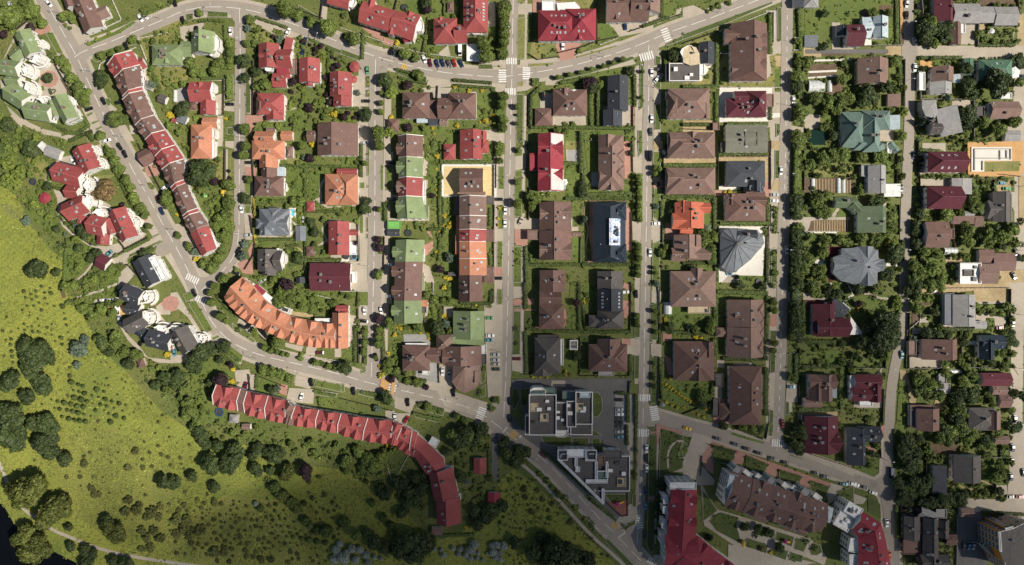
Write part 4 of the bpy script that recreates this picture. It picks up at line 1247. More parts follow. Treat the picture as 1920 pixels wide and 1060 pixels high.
# ---- tile 1600,0
tile(1600, 0)
G('o', '350 0 385 0 380 250 350 250; 490 0 520 0 520 120 480 140; 500 455 590 455 590 520 500 520')
G('l', '140 310 320 130 320 340 140 345; 0 0 320 0 320 140 50 130 0 180; 510 430 830 430 830 500 510 450; 1230 110 1280 110 1240 330 930 350 930 330 1200 320; 260 450 380 450 380 680 270 700')
G('e', '190 40 290 40 290 80 190 80; 70 90 180 90 180 130 70 130; 945 0 1220 0 1220 50 945 50; 350 250 410 290 370 350 350 340')
G('c', '805 180 920 180 920 335 805 335; 190 980 300 980 300 1060 190 1060; 740 760 880 750 880 800 740 800; 1120 950 1260 950 1260 1000 1130 1000; 800 520 830 520 830 600 800 600')
G('w', '60 290 135 290 135 345 0 345 0 330')
G('s', '1230 110 1280 100 1280 350 1230 340; 240 350 400 330 400 420 240 420; 940 170 990 170 990 230 940 230')
# ---- tile 0,265
tile(0, 265)
G('l', '0 100 120 60 180 200 160 340 90 380 30 260; 200 400 330 340 330 560 420 600 440 700 300 640 180 560; 760 20 800 60 880 260 860 240 740 100; 500 820 700 720 780 800 720 860 560 1000 500 1040; 640 1060 920 940 900 1060')
G('y', '200 120 300 110 360 170 350 300 240 310; 730 260 860 250 820 290 740 300; 0 470 60 470 180 540 180 600 60 560')
G('c', '370 180 470 120 560 100 560 170 470 180 400 260 380 320 340 290; 690 40 760 20 760 60 700 60; 400 360 490 390 500 430 460 470 480 560 440 560 430 430; 830 700 900 750 940 800 1100 700 1090 690 1020 660 1000 700 920 740; 700 780 800 790 900 760 930 810 840 880 760 840; 830 890 970 820 1140 730 1200 710 1210 740 970 850 960 920 870 940; 1060 580 1120 570 1220 730 1160 740; 440 560 480 580 560 690 640 730 720 800 680 790 560 720 470 640; 690 500 740 480 830 560 830 620 760 620; 890 1000 960 930 1010 1000 960 1060 890 1060; 640 280 690 270 720 420 830 480 830 520 700 470 660 380; 1040 700 1100 720 940 800 920 760')
G('p', '1080 200 1150 150 1220 220 1180 260 1110 270; 1060 580 1100 570 1110 590 1080 600')
G('a', '1140 790 1230 740 1280 800 1280 840 1190 880', 1, 'pavement')
Vg('l', '1090 640 1120 615 1160 630 1130 665 1100 660; 1145 715 1195 690 1200 700 1150 725; 940 820 1110 730 1120 745 960 835; 1170 770 1220 745 1225 755 1185 780; 960 880 1060 830 1180 790 1170 830 1000 900 960 940; 1100 310 1130 310 1170 350 1130 360; 490 610 560 590 640 640 600 700 540 680')
road('footpath', 'c', '710 900 640 990 560 1060', 4, 1, 0)
# ---- tile 320,265
tile(320, 265)
G('c', '550 20 610 40 610 270 560 270; 550 540 612 540 612 740 560 740; 410 0 475 0 475 60 410 40; 415 60 430 60 430 330 415 330; 600 270 625 250 620 420 600 560 610 560; 30 620 90 620 180 760 240 860 200 900 120 800; 200 920 270 980 300 1010 220 1040 180 960; 640 690 860 720 930 660 935 640 910 600 920 600 960 640 900 720 660 720; 1040 450 1120 420 1110 340 1150 260 1165 270 1130 360 1140 450 1180 490 1280 485 1280 495 1170 500 1090 450; 1090 790 1160 740 1130 660 1170 590 1280 590 1280 605 1180 610 1150 670 1180 750 1100 800; 1200 845 1280 845 1280 890 1200 890; 1040 905 1280 905 1280 1060 1060 1060; 330 940 500 880 540 930 470 990; 300 0 390 0 390 40 310 40; 80 180 140 130 170 260 150 280')
G('p', '555 190 650 200 640 270 560 270; 600 560 620 540 610 700; 500 920 560 880 620 910 620 1000 540 990; 580 820 620 750 620 900 600 900')
G('y', '310 160 400 50 400 280 370 330 320 230; 430 330 470 400 470 600 440 700 420 560; 855 140 900 80 1000 160 900 180; 430 70 475 70 475 260 435 270')
G('l', '870 200 1010 210 1000 430 640 470 640 420 860 400; 1040 230 1230 200 1170 250 1120 320 1110 420 1040 460; 200 430 400 360 390 420 250 490; 890 960 930 790 990 830 960 920 960 960; 950 520 1000 600 990 640 950 620; 640 760 830 760 660 800')
G('g', '870 790 960 780 990 850 960 930 880 950; 1090 790 1160 770 1170 850 1090 850')
Vg('l', '470 950 510 950 510 970 470 975; 555 270 600 270 600 400 560 390; 560 480 600 480 600 540 560 540')
road('footpath', 's', '870 800 920 780 970 810 990 830', 3, 1)
# ---- tile 640,265
tile(640, 265)
G('c', '330 80 390 80 390 170 330 170; 330 400 420 400 420 460 330 460; 340 580 660 575 660 600 340 600; 340 880 420 880 420 950 330 950; 60 890 160 890 200 1060 70 1060; 1145 0 1220 0 1220 1060 1140 1060; 90 0 200 0 140 30; 90 250 140 240 140 480 80 490; 60 610 140 610 130 880 60 880; 620 130 650 160 640 260 610 260; 620 290 650 290 640 420 620 420; 600 910 660 940 700 1060 610 1060')
G('w', '755 175 1165 175 1165 420 755 420')
G('z', '770 190 1145 190 1145 415 770 400', 2)
G('p', '1085 365 1145 365 1145 412 1085 412; 620 780 700 740 700 790 640 860 620 850; 1150 945 1210 945 1210 1010 1150 1010; 650 660 700 740 690 740 640 680')
G('w', '90 20 130 0 130 10 90 40; 0 880 60 870 60 900 0 905')
G('l', '0 120 110 110 110 200 0 200; 660 130 750 130 750 280 660 270; 660 290 745 290 745 410 660 400; 770 420 850 420 830 560 770 560; 770 560 830 580 830 700 760 700; 755 720 830 710 830 870 760 860; 1090 130 1140 0 1140 170 1090 170; 680 0 750 0 750 60 680 120; 680 670 740 670 730 860 700 860; 760 880 840 880 840 990 770 990; 860 145 1140 130 1140 175 770 175')
Vg('l', '295 180 315 175 315 370 295 370; 335 180 388 180 388 370 335 370; 315 455 350 455 350 600 318 610; 295 450 312 450 310 600 295 600; 130 20 165 20 165 270 130 270; 195 40 212 40 210 260 195 260; 140 310 175 310 175 355 140 355; 195 330 210 330 210 350 195 350; 190 570 205 570 205 680 190 680; 190 695 205 695 205 730 190 730; 138 560 165 560 165 690 138 690; 1180 190 1220 190 1220 360 1180 360; 1172 750 1210 750 1205 945 1170 945; 1175 480 1215 480 1215 660 1180 660; 275 710 325 710 320 850 270 850')
# ---- tile 960,265
tile(960, 265)
G('c', '25 60 110 40 110 200 25 220; 15 575 210 580 200 660 20 670; 905 120 980 100 980 240 905 230; 900 600 1120 600 1120 740 905 740; 385 650 500 640 500 670 400 680; 480 0 520 0 520 160 480 150; 120 600 210 600 210 660 120 660; 400 0 495 0 495 160 410 160')
G('u', '415 65 490 65 490 160 415 160; 595 235 645 235 645 340 595 340')
G('p', '840 0 905 0 905 230 870 250 850 320 830 340 830 60; 840 440 900 540 895 840 850 820 850 540; 20 660 120 660 120 780 20 780; 400 675 460 675 440 760 400 740; 580 450 640 450 640 910 600 910 580 700; 1055 310 1150 280 1150 350 1060 355; 1150 610 1280 640 1280 740 1150 740; 560 890 740 905 740 915 560 910')
G('s', '1060 0 1140 0 1140 100 1120 60 1070 70; 1130 60 1280 120 1280 160 1130 170')
G('l', '400 170 510 175 510 430 400 420 400 380; 540 0 640 0 640 230 570 230; 560 350 900 330 900 430 560 420; 450 460 490 460 490 640 450 640; 640 370 880 340 900 400 640 410; 450 720 520 700 520 910 450 900')
G('g', '105 230 200 220 200 370 110 370; 120 740 200 740 200 920 120 920; 520 720 570 700 570 920 520 900; 850 820 900 820 900 900 850 900')
G('y', '400 0 500 0 500 65 400 65')
Vg('l', '20 60 80 60 75 110 20 115; 25 225 75 220 75 270 25 270; 22 290 75 290 72 570 18 560; 10 790 70 790 70 1060 10 1060; 1060 80 1115 80 1110 270 1060 270; 1065 355 1110 355 1110 600 1060 570; 1055 770 1105 750 1105 1060 1050 1060; 930 240 980 240 980 580 945 620 925 590; 930 740 975 770 970 1030 925 1020; 945 0 978 0 978 80 950 115')
road('footpath', 's', '560 420 540 540 570 640 570 700 545 820 560 890', 3, 1)
# ---- tile 1280,265
tile(1280, 265)
G('s', '0 125 260 120 260 160 0 165; 665 0 735 0 725 70 690 60 690 280 665 280; 600 120 650 120 650 370 620 330; 690 280 725 300 720 370 660 370; 270 110 650 115 650 145 270 150')
G('w', '270 330 430 330 430 365 270 365; 275 635 660 640 640 660 615 700 615 810 600 1010 360 1005 270 980; 270 980 400 1000 380 1060 270 1060')
G('c', '655 375 720 380 715 490 655 490; 660 500 690 500 690 690 660 690; 650 690 715 690 715 830 650 830; 800 560 900 580 900 640 790 620; 900 570 1250 570 1250 590 1100 590 1000 600 940 660 930 740 905 700; 1060 480 1110 480 1180 510 1140 570 1100 560; 660 60 690 60 690 280 665 280; 350 1000 420 1000 420 1060 290 1060; 270 40 330 40 330 80 270 80')
G('p', '600 300 660 300 655 490 605 480; 240 370 330 370 330 410 240 410; 0 380 220 380 220 400 0 400')
G('l', '810 0 900 100 890 400 810 400; 1080 480 1160 500 1110 560 1060 500; 1180 500 1250 500 1250 570 1140 570; 160 540 225 540 225 660 150 650; 280 600 650 600 650 635 280 635; 950 30 1280 40 1280 70 950 70; 0 930 220 930 220 1000 100 980; 420 1010 620 1010 620 1060 420 1060')
G('y', '950 190 1280 190 1280 270 1000 270')
G('e', '910 280 960 280 960 390 910 390; 990 280 1280 280 1280 390 990 390; 960 600 1000 590 1250 590 1250 680 940 680')
G('w', '940 675 1160 675 1160 690 940 690; 990 888 1070 888 1070 925 990 925')
G('x', '1090 790 1200 790 1210 1010 1100 1060 1080 960', 2)
Vg('g', '690 70 725 70 722 280 690 280; 680 490 715 490 710 690 680 690; 665 810 710 810 705 1060 660 1060')
for i in range(14):
    G('s', '%d 592 %d 592 %d 676 %d 676' % (985 + i * 19, 991 + i * 19, 991 + i * 19, 985 + i * 19), 2, 'garden_row')
for i in range(12):
    G('s', '%d 282 %d 282 %d 388 %d 388' % (1000 + i * 23, 1006 + i * 23, 1006 + i * 23, 1000 + i * 23), 2, 'garden_row')
# ---- tile 1600,265
tile(1600, 265)
G('o', '845 10 1270 0 1270 240 1240 265 850 265')
G('y', '980 155 1250 150 1240 225 980 230')
G('c', '500 280 740 280 740 335 500 335; 500 85 540 85 540 240 500 250; 515 15 690 15 690 80 640 60 515 70; 1180 380 1225 380 1225 520 1180 520; 200 480 245 460 245 490 200 490; 860 400 880 400 870 520 860 520')
G('s', '1060 300 1180 290 1180 380 1060 380; 690 870 840 870 830 910 690 910; 1080 970 1280 960 1280 1060 1080 1060; 1240 260 1280 260 1280 580 1240 700')
G('l', '890 280 1055 300 1055 400 1000 440 890 430; 500 560 640 560 640 600 500 600; 240 80 310 90 310 320 245 310; 520 610 530 620 530 700 500 700; 540 870 690 870 690 1060 540 1060; 1000 600 1160 600 1200 700 1150 790 1000 790')
G('w', '230 320 350 320 340 415 235 415; 200 910 330 920 330 940 210 935')
# ---- tile 0,530
tile(0, 530)
G('c', '890 0 960 0 900 40 890 180 910 280 960 390 1040 470 1110 560 1280 580 1280 605 1180 600 1060 540 960 430 900 330 870 200 865 100; 1170 180 1280 100 1280 240 1200 240; 1110 180 1200 240 1280 330 1280 390 1200 330 1120 300')
G('o', '800 200 830 165 900 160 945 170 945 240 880 245 820 230', 2)
G('p', '1210 160 1230 120 1280 95 1280 210 1230 205; 1130 90 1180 120 1170 170 1130 180', 2)
G('l', '580 160 700 130 860 140 860 170 700 180 600 180; 700 30 880 0 870 90 700 130; 830 560 930 560 1000 640 900 640')
G('e', '450 60 480 55 500 110 470 120; 970 490 1010 490 1020 540 980 540')
road('footpath', 'c', '880 8 760 60 580 112', 4, 1, 0)
# ---- tile 320,530
tile(320, 530)
G('c', '0 80 50 70 120 190 250 400 300 440 260 440 200 370 130 260 60 200 0 220; 480 660 590 650 600 690 570 760 490 740; 600 690 640 690 630 810 585 800; 480 780 590 700 580 820 500 800; 890 790 1080 800 1070 910 960 900 870 870; 520 250 650 330 600 390 500 300; 650 350 730 390 700 430 640 380; 860 450 1000 480 980 520 860 480; 1020 480 1100 480 1080 550 1010 540; 280 430 350 380 420 420 350 470; 940 690 1060 720 1050 800 930 770; 700 60 760 110 740 150 680 110; 0 530 80 545 150 540 120 600 0 605; 1230 480 1280 490 1280 560 1230 560')
G('p', '0 100 50 110 65 160 40 210 0 220', 2)
G('s', '910 210 1080 240 1060 260 900 250')
G('l', '680 0 780 0 770 60 690 60; 940 90 1050 70 1040 230 930 220; 1095 90 1190 110 1180 230 1080 220; 1080 60 1280 80 1280 110 1090 90; 160 590 340 590 480 680 460 740 330 780 300 960 450 1000 420 1060 200 1060 150 800; 690 710 780 720 770 830 640 830; 350 520 400 520 520 620 500 650 380 600; 1130 860 1230 860 1200 940 1120 930')
G('p', '830 760 880 770 870 850 820 830; 770 790 830 780 830 820 780 830')
Vg('l', '95 90 150 65 185 115 120 145; 135 155 190 135 320 355 270 378; 310 415 360 393 370 405 320 435; 410 440 545 545 530 600 350 480; 460 300 535 360 510 378 470 350; 345 220 390 210 450 290 420 312 360 260; 575 420 600 408 640 435 620 450; 650 640 680 610 935 690 930 750 840 730 690 680; 1090 728 1280 765 1280 820 1075 775; 1070 805 1250 830 1240 860 1080 840; 950 560 1010 560 990 590 955 580; 1050 580 1280 640 1280 665 1050 600; 690 470 900 540 890 560 700 500')
road('footpath', 'c', '250 400 350 470 530 610', 4, 1, 0)
# ---- tile 640,530
tile(640, 530)
G('c', '1070 150 1210 150 1205 860 1100 860 1085 600; 60 0 200 0 200 70 60 65; 130 180 200 180 190 320 130 310; 330 110 380 110 380 160 330 160; 770 180 840 180 830 260 770 260; 735 610 840 610 830 800 740 820; 560 660 760 660 740 820 650 770 560 720; 0 500 90 430 80 330 120 320 110 250 60 240 0 400; 400 860 560 880 520 980 400 940; 420 980 520 980 490 1060 420 1060; 330 960 400 960 400 1030 330 1030; 700 780 1100 900 1000 1000 780 930; 640 130 660 140 640 300 620 300')
G('u', '465 390 625 385 670 450 660 490 470 460; 560 665 660 600 720 600 720 750 660 740 555 700')
G('l', '0 560 80 470 90 610 0 610; 650 210 740 200 745 290 650 290; 760 0 830 0 830 110 760 130; 470 310 620 310 600 370 470 370; 0 70 200 70 200 170 130 170 120 110 0 110; 360 480 410 430 450 490 450 640 380 660 350 560')
Vg('l', '160 320 205 320 195 625 160 625; 145 660 190 652 180 675 150 680; 1175 50 1205 50 1205 165 1170 165; 1085 170 1130 170 1130 190 1085 190; 1120 850 1190 848 1190 910 1150 905; 1095 930 1135 915 1170 940 1130 962; 565 890 775 945 765 1000 565 940; 820 980 840 965 1010 1040 1000 1060 850 1060; 125 800 380 850 405 890 390 920 260 870 130 835; 530 970 740 1020 730 1050 560 1010; 1000 830 1080 760 1085 850 1050 860; 1050 610 1080 620 1080 740 1045 760; 0 760 25 760 25 820 0 820')
G('o', '300 720 360 730 345 825 285 815; 380 740 408 745 390 840 368 835', 4, 'speed_hump')
# ---- tile 960,530
tile(960, 530)
G('k', '0 730 100 720 890 720 880 820 870 1400 680 1400 680 1180 600 1240 350 1260 130 1130 90 1000 60 900 0 840', 1)
G('c', '10 30 110 30 110 110 10 120; 0 540 105 545 100 680 0 660; 300 735 400 735 400 780 290 780; 890 420 960 415 960 540 890 545; 820 420 895 420 895 545 840 540; 1040 460 1120 460 1120 560 1040 540; 1045 60 1130 70 1110 150 1045 170; 70 170 90 170 80 540 62 540')
G('p', '10 125 165 120 165 165 10 168; 10 200 180 200 180 212 10 212; 820 130 890 140 890 220 850 270 830 260; 840 0 890 20 880 60 830 40; 1130 380 1200 390 1195 430 1130 440; 1140 540 1190 570 1220 700 1170 690; 170 340 390 340 420 300 400 200 380 190 380 260 400 290 380 330 175 330; 830 420 890 420 890 470 830 470')
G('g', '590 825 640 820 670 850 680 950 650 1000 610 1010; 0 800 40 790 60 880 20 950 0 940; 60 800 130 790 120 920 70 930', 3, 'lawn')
G('l', '440 0 505 0 505 120 430 110; 510 0 640 0 640 120 520 130; 1130 270 1200 180 1280 180 1280 370 1200 365; 380 450 510 430 505 680 380 690; 1130 720 1280 720 1280 960 1130 880; 415 220 505 210 500 360 400 360')
G('g', '510 400 640 400 590 660 515 680; 90 210 165 210 165 345 90 350')
Vg('g', '15 170 65 170 65 190 15 190; 10 215 65 215 60 540 5 540; 920 220 960 230 958 410 920 412; 920 548 955 548 950 720 918 720; 1035 170 1090 150 1090 430 1040 430; 1040 560 1090 560 1085 900 1040 910; 915 840 948 840 945 1060 912 1060')
G('c', '870 840 915 840 912 1400 865 1400', 2, 'pavement')
G('u', '775 820 870 820 870 1060 775 1060', 2)
# ---- tile 1280,530
tile(1280, 530)
G('l', '250 85 640 90 640 130 340 120 300 330 250 330; 0 190 240 190 230 400 0 370; 0 740 225 740 210 900 0 900; 860 510 1180 510 1180 630 870 620; 1050 880 1170 860 1170 940 1040 940; 240 400 330 330 330 540 240 560; 1100 0 1200 0 1280 100 1280 260 1200 150 1120 110')
G('c', '635 330 700 330 700 440 640 420; 640 680 690 680 680 970 640 980; 580 690 610 690 605 950 580 950; 780 750 860 765 860 900 770 890; 795 890 820 890 820 970 795 970; 780 70 870 70 870 130 790 150; 255 580 310 585 310 640 255 635; 900 80 980 70 980 120 1090 110 1090 130 900 130; 240 780 295 780 295 870 235 870; 1240 250 1280 300 1280 390 1230 390; 100 680 200 650 210 690 130 740; 340 605 520 600 540 640 400 620')
G('p', '635 235 705 240 700 330 635 330; 230 1000 380 1030 380 1060 230 1060; 270 870 320 870 320 910 270 910')
G('x', '900 130 1090 130 1080 160 970 170 960 210 900 210', 2)
G('s', '860 960 1160 950 1160 1000 880 1010 860 1050')
Vg('g', '650 490 695 490 690 670 655 680; 650 950 680 960 675 1060 648 1060; 770 895 795 895 795 990 768 990; 780 540 845 520 840 745 775 745; 650 120 705 110 705 230 650 220; 655 360 700 360 700 470 655 480')
road('footpath', 'c', '1110 0 1095 110', 4, 1, 0)
road('footpath', 'w', '1165 200 1220 130 1280 90', 4, 1, 0)
road('footpath', 'w', '1280 90 1230 0', 3, 1, 0)
# ---- tile 1600,530
tile(1600, 530)
G('s', '500 0 1200 0 1210 60 1160 150 900 140 900 60 500 110; 345 650 390 660 470 880 460 910 420 900 400 760 350 720; 620 850 720 900 640 960 600 930')
G('l', '0 100 260 100 260 250 150 270 60 330 0 300; 920 165 1145 165 1145 235 920 230; 1000 265 1055 265 1055 340 1000 345; 590 170 640 170 640 340 590 330; 500 80 650 90 640 130 500 130; 0 560 210 540 210 630 0 630; 345 720 390 760 385 1060 320 1060; 1060 500 1150 500 1150 560 1060 570')
G('c', '1170 0 1240 0 1240 700 1180 600; 915 225 1145 240 1145 345 1060 345 1055 265 990 265 990 290 915 290; 420 540 660 545 660 620 720 600 720 640 420 640; 435 340 650 345 650 365 440 390; 650 310 760 330 660 360; 0 895 210 640 210 940 0 940; 915 140 1145 140 1145 160 915 160; 480 260 560 260 560 300 480 300')
G('e', '480 150 640 150 640 170 480 170; 440 230 500 230 480 310 440 330')
road('footpath', 'c', '80 82 150 90 180 115 260 122', 4, 1)
road('footpath', 'c', '0 300 50 360 120 385 200 390', 4, 1)
# ---- tile 960,795
tile(960, 795)
G('k', '0 -60 100 60 350 180 350 200 880 200 880 500 860 700 800 720 560 520 300 250 100 110 0 20', 1)
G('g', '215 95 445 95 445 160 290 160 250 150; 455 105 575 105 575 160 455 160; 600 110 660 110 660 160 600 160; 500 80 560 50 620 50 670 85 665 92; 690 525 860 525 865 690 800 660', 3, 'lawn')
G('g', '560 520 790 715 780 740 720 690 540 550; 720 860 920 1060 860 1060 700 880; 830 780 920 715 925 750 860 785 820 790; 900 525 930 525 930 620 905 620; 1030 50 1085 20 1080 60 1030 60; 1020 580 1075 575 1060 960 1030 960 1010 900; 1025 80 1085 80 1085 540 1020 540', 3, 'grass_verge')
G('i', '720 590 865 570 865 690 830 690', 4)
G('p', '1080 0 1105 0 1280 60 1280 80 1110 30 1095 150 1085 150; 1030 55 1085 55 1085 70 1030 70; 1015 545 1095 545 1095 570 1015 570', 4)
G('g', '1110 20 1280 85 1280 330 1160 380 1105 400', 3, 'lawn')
road('footpath', 'c', '1170 330 1165 220 1200 150 1250 125 1285 130', 4, 4, 1)
G('c', '1070 570 1085 570 1080 900 1070 900; 1090 150 1075 540 1085 540 1100 150; 1060 980 1180 980 1160 1060 1060 1060; 1160 330 1195 330 1280 300 1280 360 1190 360; 780 730 880 600 940 600 930 720 850 750')
# ---- tile 1280,795
tile(1280, 795)
G('c', '80 60 250 110 200 150 140 240 130 400 100 420 0 380 0 260 40 180; 1110 440 1200 470 1160 560 1090 600 1080 540; 130 420 200 560 260 640 430 690 960 860 1080 1000 1060 1060 930 1000 400 920 160 760; 60 300 130 300 240 420 230 460 110 460; 340 900 1000 1040 900 1060 340 1060; 620 110 680 110 670 60 640 40 630 100; 800 140 820 180 1280 340 1280 390 790 200')
G('p', '190 140 225 130 1110 445 1095 468 700 330 410 200; 140 210 190 150 230 160 215 260 230 300 230 380 170 340 140 270; 400 200 470 220 450 300 370 300; 640 290 710 320 700 400 620 370; 900 390 950 410 950 480 870 450', 2)
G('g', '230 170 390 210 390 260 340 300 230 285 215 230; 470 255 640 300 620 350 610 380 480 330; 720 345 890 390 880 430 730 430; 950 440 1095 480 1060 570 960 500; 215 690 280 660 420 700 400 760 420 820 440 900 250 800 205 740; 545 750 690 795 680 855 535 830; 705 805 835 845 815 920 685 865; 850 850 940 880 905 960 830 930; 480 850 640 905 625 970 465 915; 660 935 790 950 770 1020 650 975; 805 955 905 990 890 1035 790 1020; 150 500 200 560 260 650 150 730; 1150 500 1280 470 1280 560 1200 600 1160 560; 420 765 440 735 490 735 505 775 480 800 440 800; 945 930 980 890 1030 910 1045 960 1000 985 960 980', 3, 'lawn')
Vg('l', '360 55 500 100 615 135 605 150 480 120 370 85; 0 130 30 150 40 200 10 250 -40 260; 805 225 900 260 900 270 810 240; 640 0 680 0 670 90 645 80')
# ---- tile 1600,795
tile(1600, 795)
G('c', '0 340 150 400 190 370 200 120 225 120 215 380 160 420 0 370; 205 0 235 0 230 130 205 140; 1070 460 1150 460 1150 530 1065 540; 860 575 1280 550 1280 670 960 660 780 640; 1175 0 1280 0 1280 560 1150 540 1170 300; 0 520 50 540 100 560 70 600 0 600')
G('p', '205 0 235 0 230 110 205 110; 90 150 180 200 150 210 90 180')
G('l', '960 260 1100 270 1160 160 1170 300 1140 450 960 420; 310 0 390 0 400 300 310 500; 0 300 190 260 185 370 150 395 0 335')
G('g', '400 130 520 140 520 540 400 560 320 500; 320 400 420 450 600 500 760 520 830 600 320 610; 105 545 200 600 205 710 110 660', 1)
G('k', '770 660 960 660 1000 1060 760 1060', 1)
G('e', '560 150 780 140 770 220 580 230; 355 600 500 620 400 740 360 720; 320 610 350 610 345 860 325 860')
road('footpath', 's', '730 370 780 460 860 490 1060 500', 3, 1)
road('footpath', 's', '950 420 1060 470', 3, 1, 0)
# ================================================================== buildings, tile by tile
tile(0, 0)
B('curved crescent of joined villas with pale green roofs and white rotunda balconies', 'crescent terrace', '''
gy G 145 230 275 420 r=-25 c=1 s=2; gx G 80 365 180 455 r=-40 e=4.2; gx G 5 450 145 570 r=8 c=1 s=3; gx G 45 570 150 645 r=5 e=4.3
gx G 45 655 215 795 r=33 c=1 s=2; gx G 195 775 385 905 r=8 c=1 s=1 ; gy G 370 755 450 880 r=-18 e=4.4 ; gy G 430 715 550 915 r=-27 c=1; lw G 470 860 600 915 r=-20 e=4
bal W 268 425 48 60 e=5.5; bal W 180 525 44 5 e=5.5; bal W 195 660 46 -20 e=5.5; bal W 320 765 34 -75 e=5; bal W 505 760 26 -20 e=5; bal W 285 330 28 -25 e=5''', e=6.5, ref='green-roofed crescent')
B('brown-roofed house with white balconies and a flat-roofed wing at the road fork', 'house', '''
gy B 575 -60 725 235 r=-22 c=2 s=2; gy B 480 -40 560 60 r=-20 e=4.5; gx P 715 50 815 145 r=-25 e=3.5; gx P 640 195 715 240 r=-25 e=3; bal W 730 185 26 60 e=3.5''', ref='brown house at the road fork')
B('pair of pale green-roofed villas joined by a low green link with white balcony', 'house', '''
hx G 1140 335 1370 490 c=3 s=2 dp=1; gx G 1355 312 1445 430 e=3.4; gy G 1435 240 1612 405 c=2 s=3; bal W 1625 330 45 0 e=5.5; bal W 1600 400 24 40 e=5''', ref='pair of green-roofed villas')
tile(0, 0, 1)
B('long stepped terrace of alternating brown and red roofs along the diagonal road', 'terrace', '''
s R,B,R,B,B,R,R,B,R,B,R,B 201 122 248 95 / 215 146 263 122 / 230 181 266 163 / 229.5 187 268 170 / 253 235 288 216 / 272 262 309 244 / 290 293 328 272 / 303 318 345 298 / 320 352 346 337 / 323 358 348 343 / 342 405 369 391 / 344 410 374 397 / 357 437 390 421 e=6 c=2 s=4 dm=1 pw=1
s R 357 439 391 423 / 379 481 406 466 e=5.5 c=2 s=1; gx R 252 110 272 132 r=-28 e=3; gx B 262 279 290 309 r=-28 e=3; fx W 393 430 404 466 r=-28 e=4''', ref='brown and red stepped terrace')
tile(320, 0)
B('red-roofed villa cluster with a crimson lean-to roof and slanted red wing', 'house', '''
gy R 660 330 815 512 c=2 s=1 dp=1; gx R 800 370 912 512 c=1; le R 855 282 912 388 r=12 e=4; ls C 795 490 890 552 e=4.4; gx R 765 550 872 656 e=4 c=1; gx R 865 545 900 588 e=3.5; fx P 900 445 942 556 e=3.2; bal W 740 520 26 90 e=3.6''', ref='red villa with the crimson lean-to')
B('small red gabled house with white bay and rooflights beside the crimson-patched villa', 'house', 'gy R 963 440 1120 622 c=1 s=2; gy R 1008 598 1068 645 e=4 ; bal W 1100 470 22 -30 e=4', ref='small red gabled house with white bay')
B('tall red-roofed house with brick terrace and matching red octagonal parasol', 'house', 'gy R 1195 545 1360 722 c=3 s=3 f=.45; gy R 1220 715 1358 800 e=4.2', ref='red house with the red parasol')
B('red-roofed house with rear white balconies and a lower red wing by a grey terrace', 'house', 'gx R 142 615 310 765 c=1 dm=1; gy R 222 755 338 862 e=4.2; bal W 312 655 32 0 e=4.5', ref='red house by the grey terrace')
B('red-brown hipped house with dark turret roof and pink paved drive', 'house', 'hx R 650 700 850 860 c=1 s=1 f=.55; hy B 640 735 720 862 e=4.5; gy R 718 830 848 902 e=4; bal W 835 745 34 0 e=4.5', ref='red-brown house with the pink drive')
B('orange tiled house with a chimneyed hip roof and long white balcony', 'house', 'hy O 152 935 310 1190 c=2 s=1; gx O 240 882 352 965 e=4.2; bal W 318 1000 34 0 e=4.5; fx W 300 1060 335 1180 e=3', ref='orange house with the long white balcony')
B('orange villa joined to a brown-roofed half behind a pink paved forecourt', 'house', '''
hx O 610 1055 855 1195 c=2 s=1; gx O 635 985 780 1090 e=4.5 c=1; gy O 665 1170 805 1262 e=4.6; gy B 680 1254 798 1335 e=4.4; hx B 628 1322 848 1472 c=2 s=2; hx P 868 1098 918 1185 e=3; le A 795 1254 856 1322 e=3; bal W 850 1400 30 0 e=4; bal W 840 1130 26 0 e=4; fx P 720 962 780 990 e=3''', ref='half orange half brown villa')
B('small orange-roofed garden house among trees', 'shed', 'gx O 828 984 916 1052 e=2.8')
B('large chocolate brown gabled house with a small brown annex at its side', 'house', 'gy B 1102 928 1405 1170 f=.4 c=3 s=1 k=5; gx B 1022 980 1085 1062 e=3.4', ref='large chocolate brown house')
tile(640, 0)
B('long double red-roofed house set at an angle with crimson corner canopy', 'house', '''
s R,R 165 5 125 165 / 415 82 352 236 / 600 112 535 312 e=6 c=2 s=3; gy R 195 -5 250 80 r=14 e=6.2; gy R 480 90 540 160 r=14 e=6.2; gy R 350 200 400 262 r=14 e=5.8 ; bal W 590 190 40 -5 e=5; fan C 492 300 455 285 480 275 525 290 520 315 470 318 e=4 k=.7 c=0''', ref='long angled double red house')
B('red-roofed house corner with white bays above the angled double house', 'house', 'gx R -100 -40 66 52 r=15 c=1; bal W 85 25 30 30 e=4', ref='red house with white bays at the curve')
B('red hipped house with brown shading and white van in its forecourt', 'house', 'hx R 692 138 868 328 c=2 s=0; gx R 845 185 946 322 e=4.6 c=1; gy R 725 132 760 200 e=5.2', ref='red house with the white van')
B('tall narrow red gabled building with rows of square rooflights', 'house', 'jy R 915 -50 1100 245 c=3 s=12 so=1 sb=.35 sz=.9 k=4.5; bal W 1020 235 40 90 e=4', e=6.5, ref='red building with rooflight rows')
B('white flat-roofed garage beside round clipped trees', 'garage', 'gx W 940 330 1048 458 e=3 k=.5', ref='white flat garage')
B('small brown pyramid-roofed garden pavilion on a lawn', 'gazebo', 'hy B 793 15 842 86 e=2.6')
B('pair of brown hipped houses joined by a flat link with dark glass pergola', 'house', '''
hy B 458 693 662 888 c=3 s=2; fx B 650 755 735 892 e=4; hx B 800 698 1012 892 c=2 s=1; gx B 724 735 835 892 e=4.6 c=1; gx P 735 892 798 942 e=3; fx W 990 700 1012 890 e=3.5''', ref='joined pair of brown hipped houses')
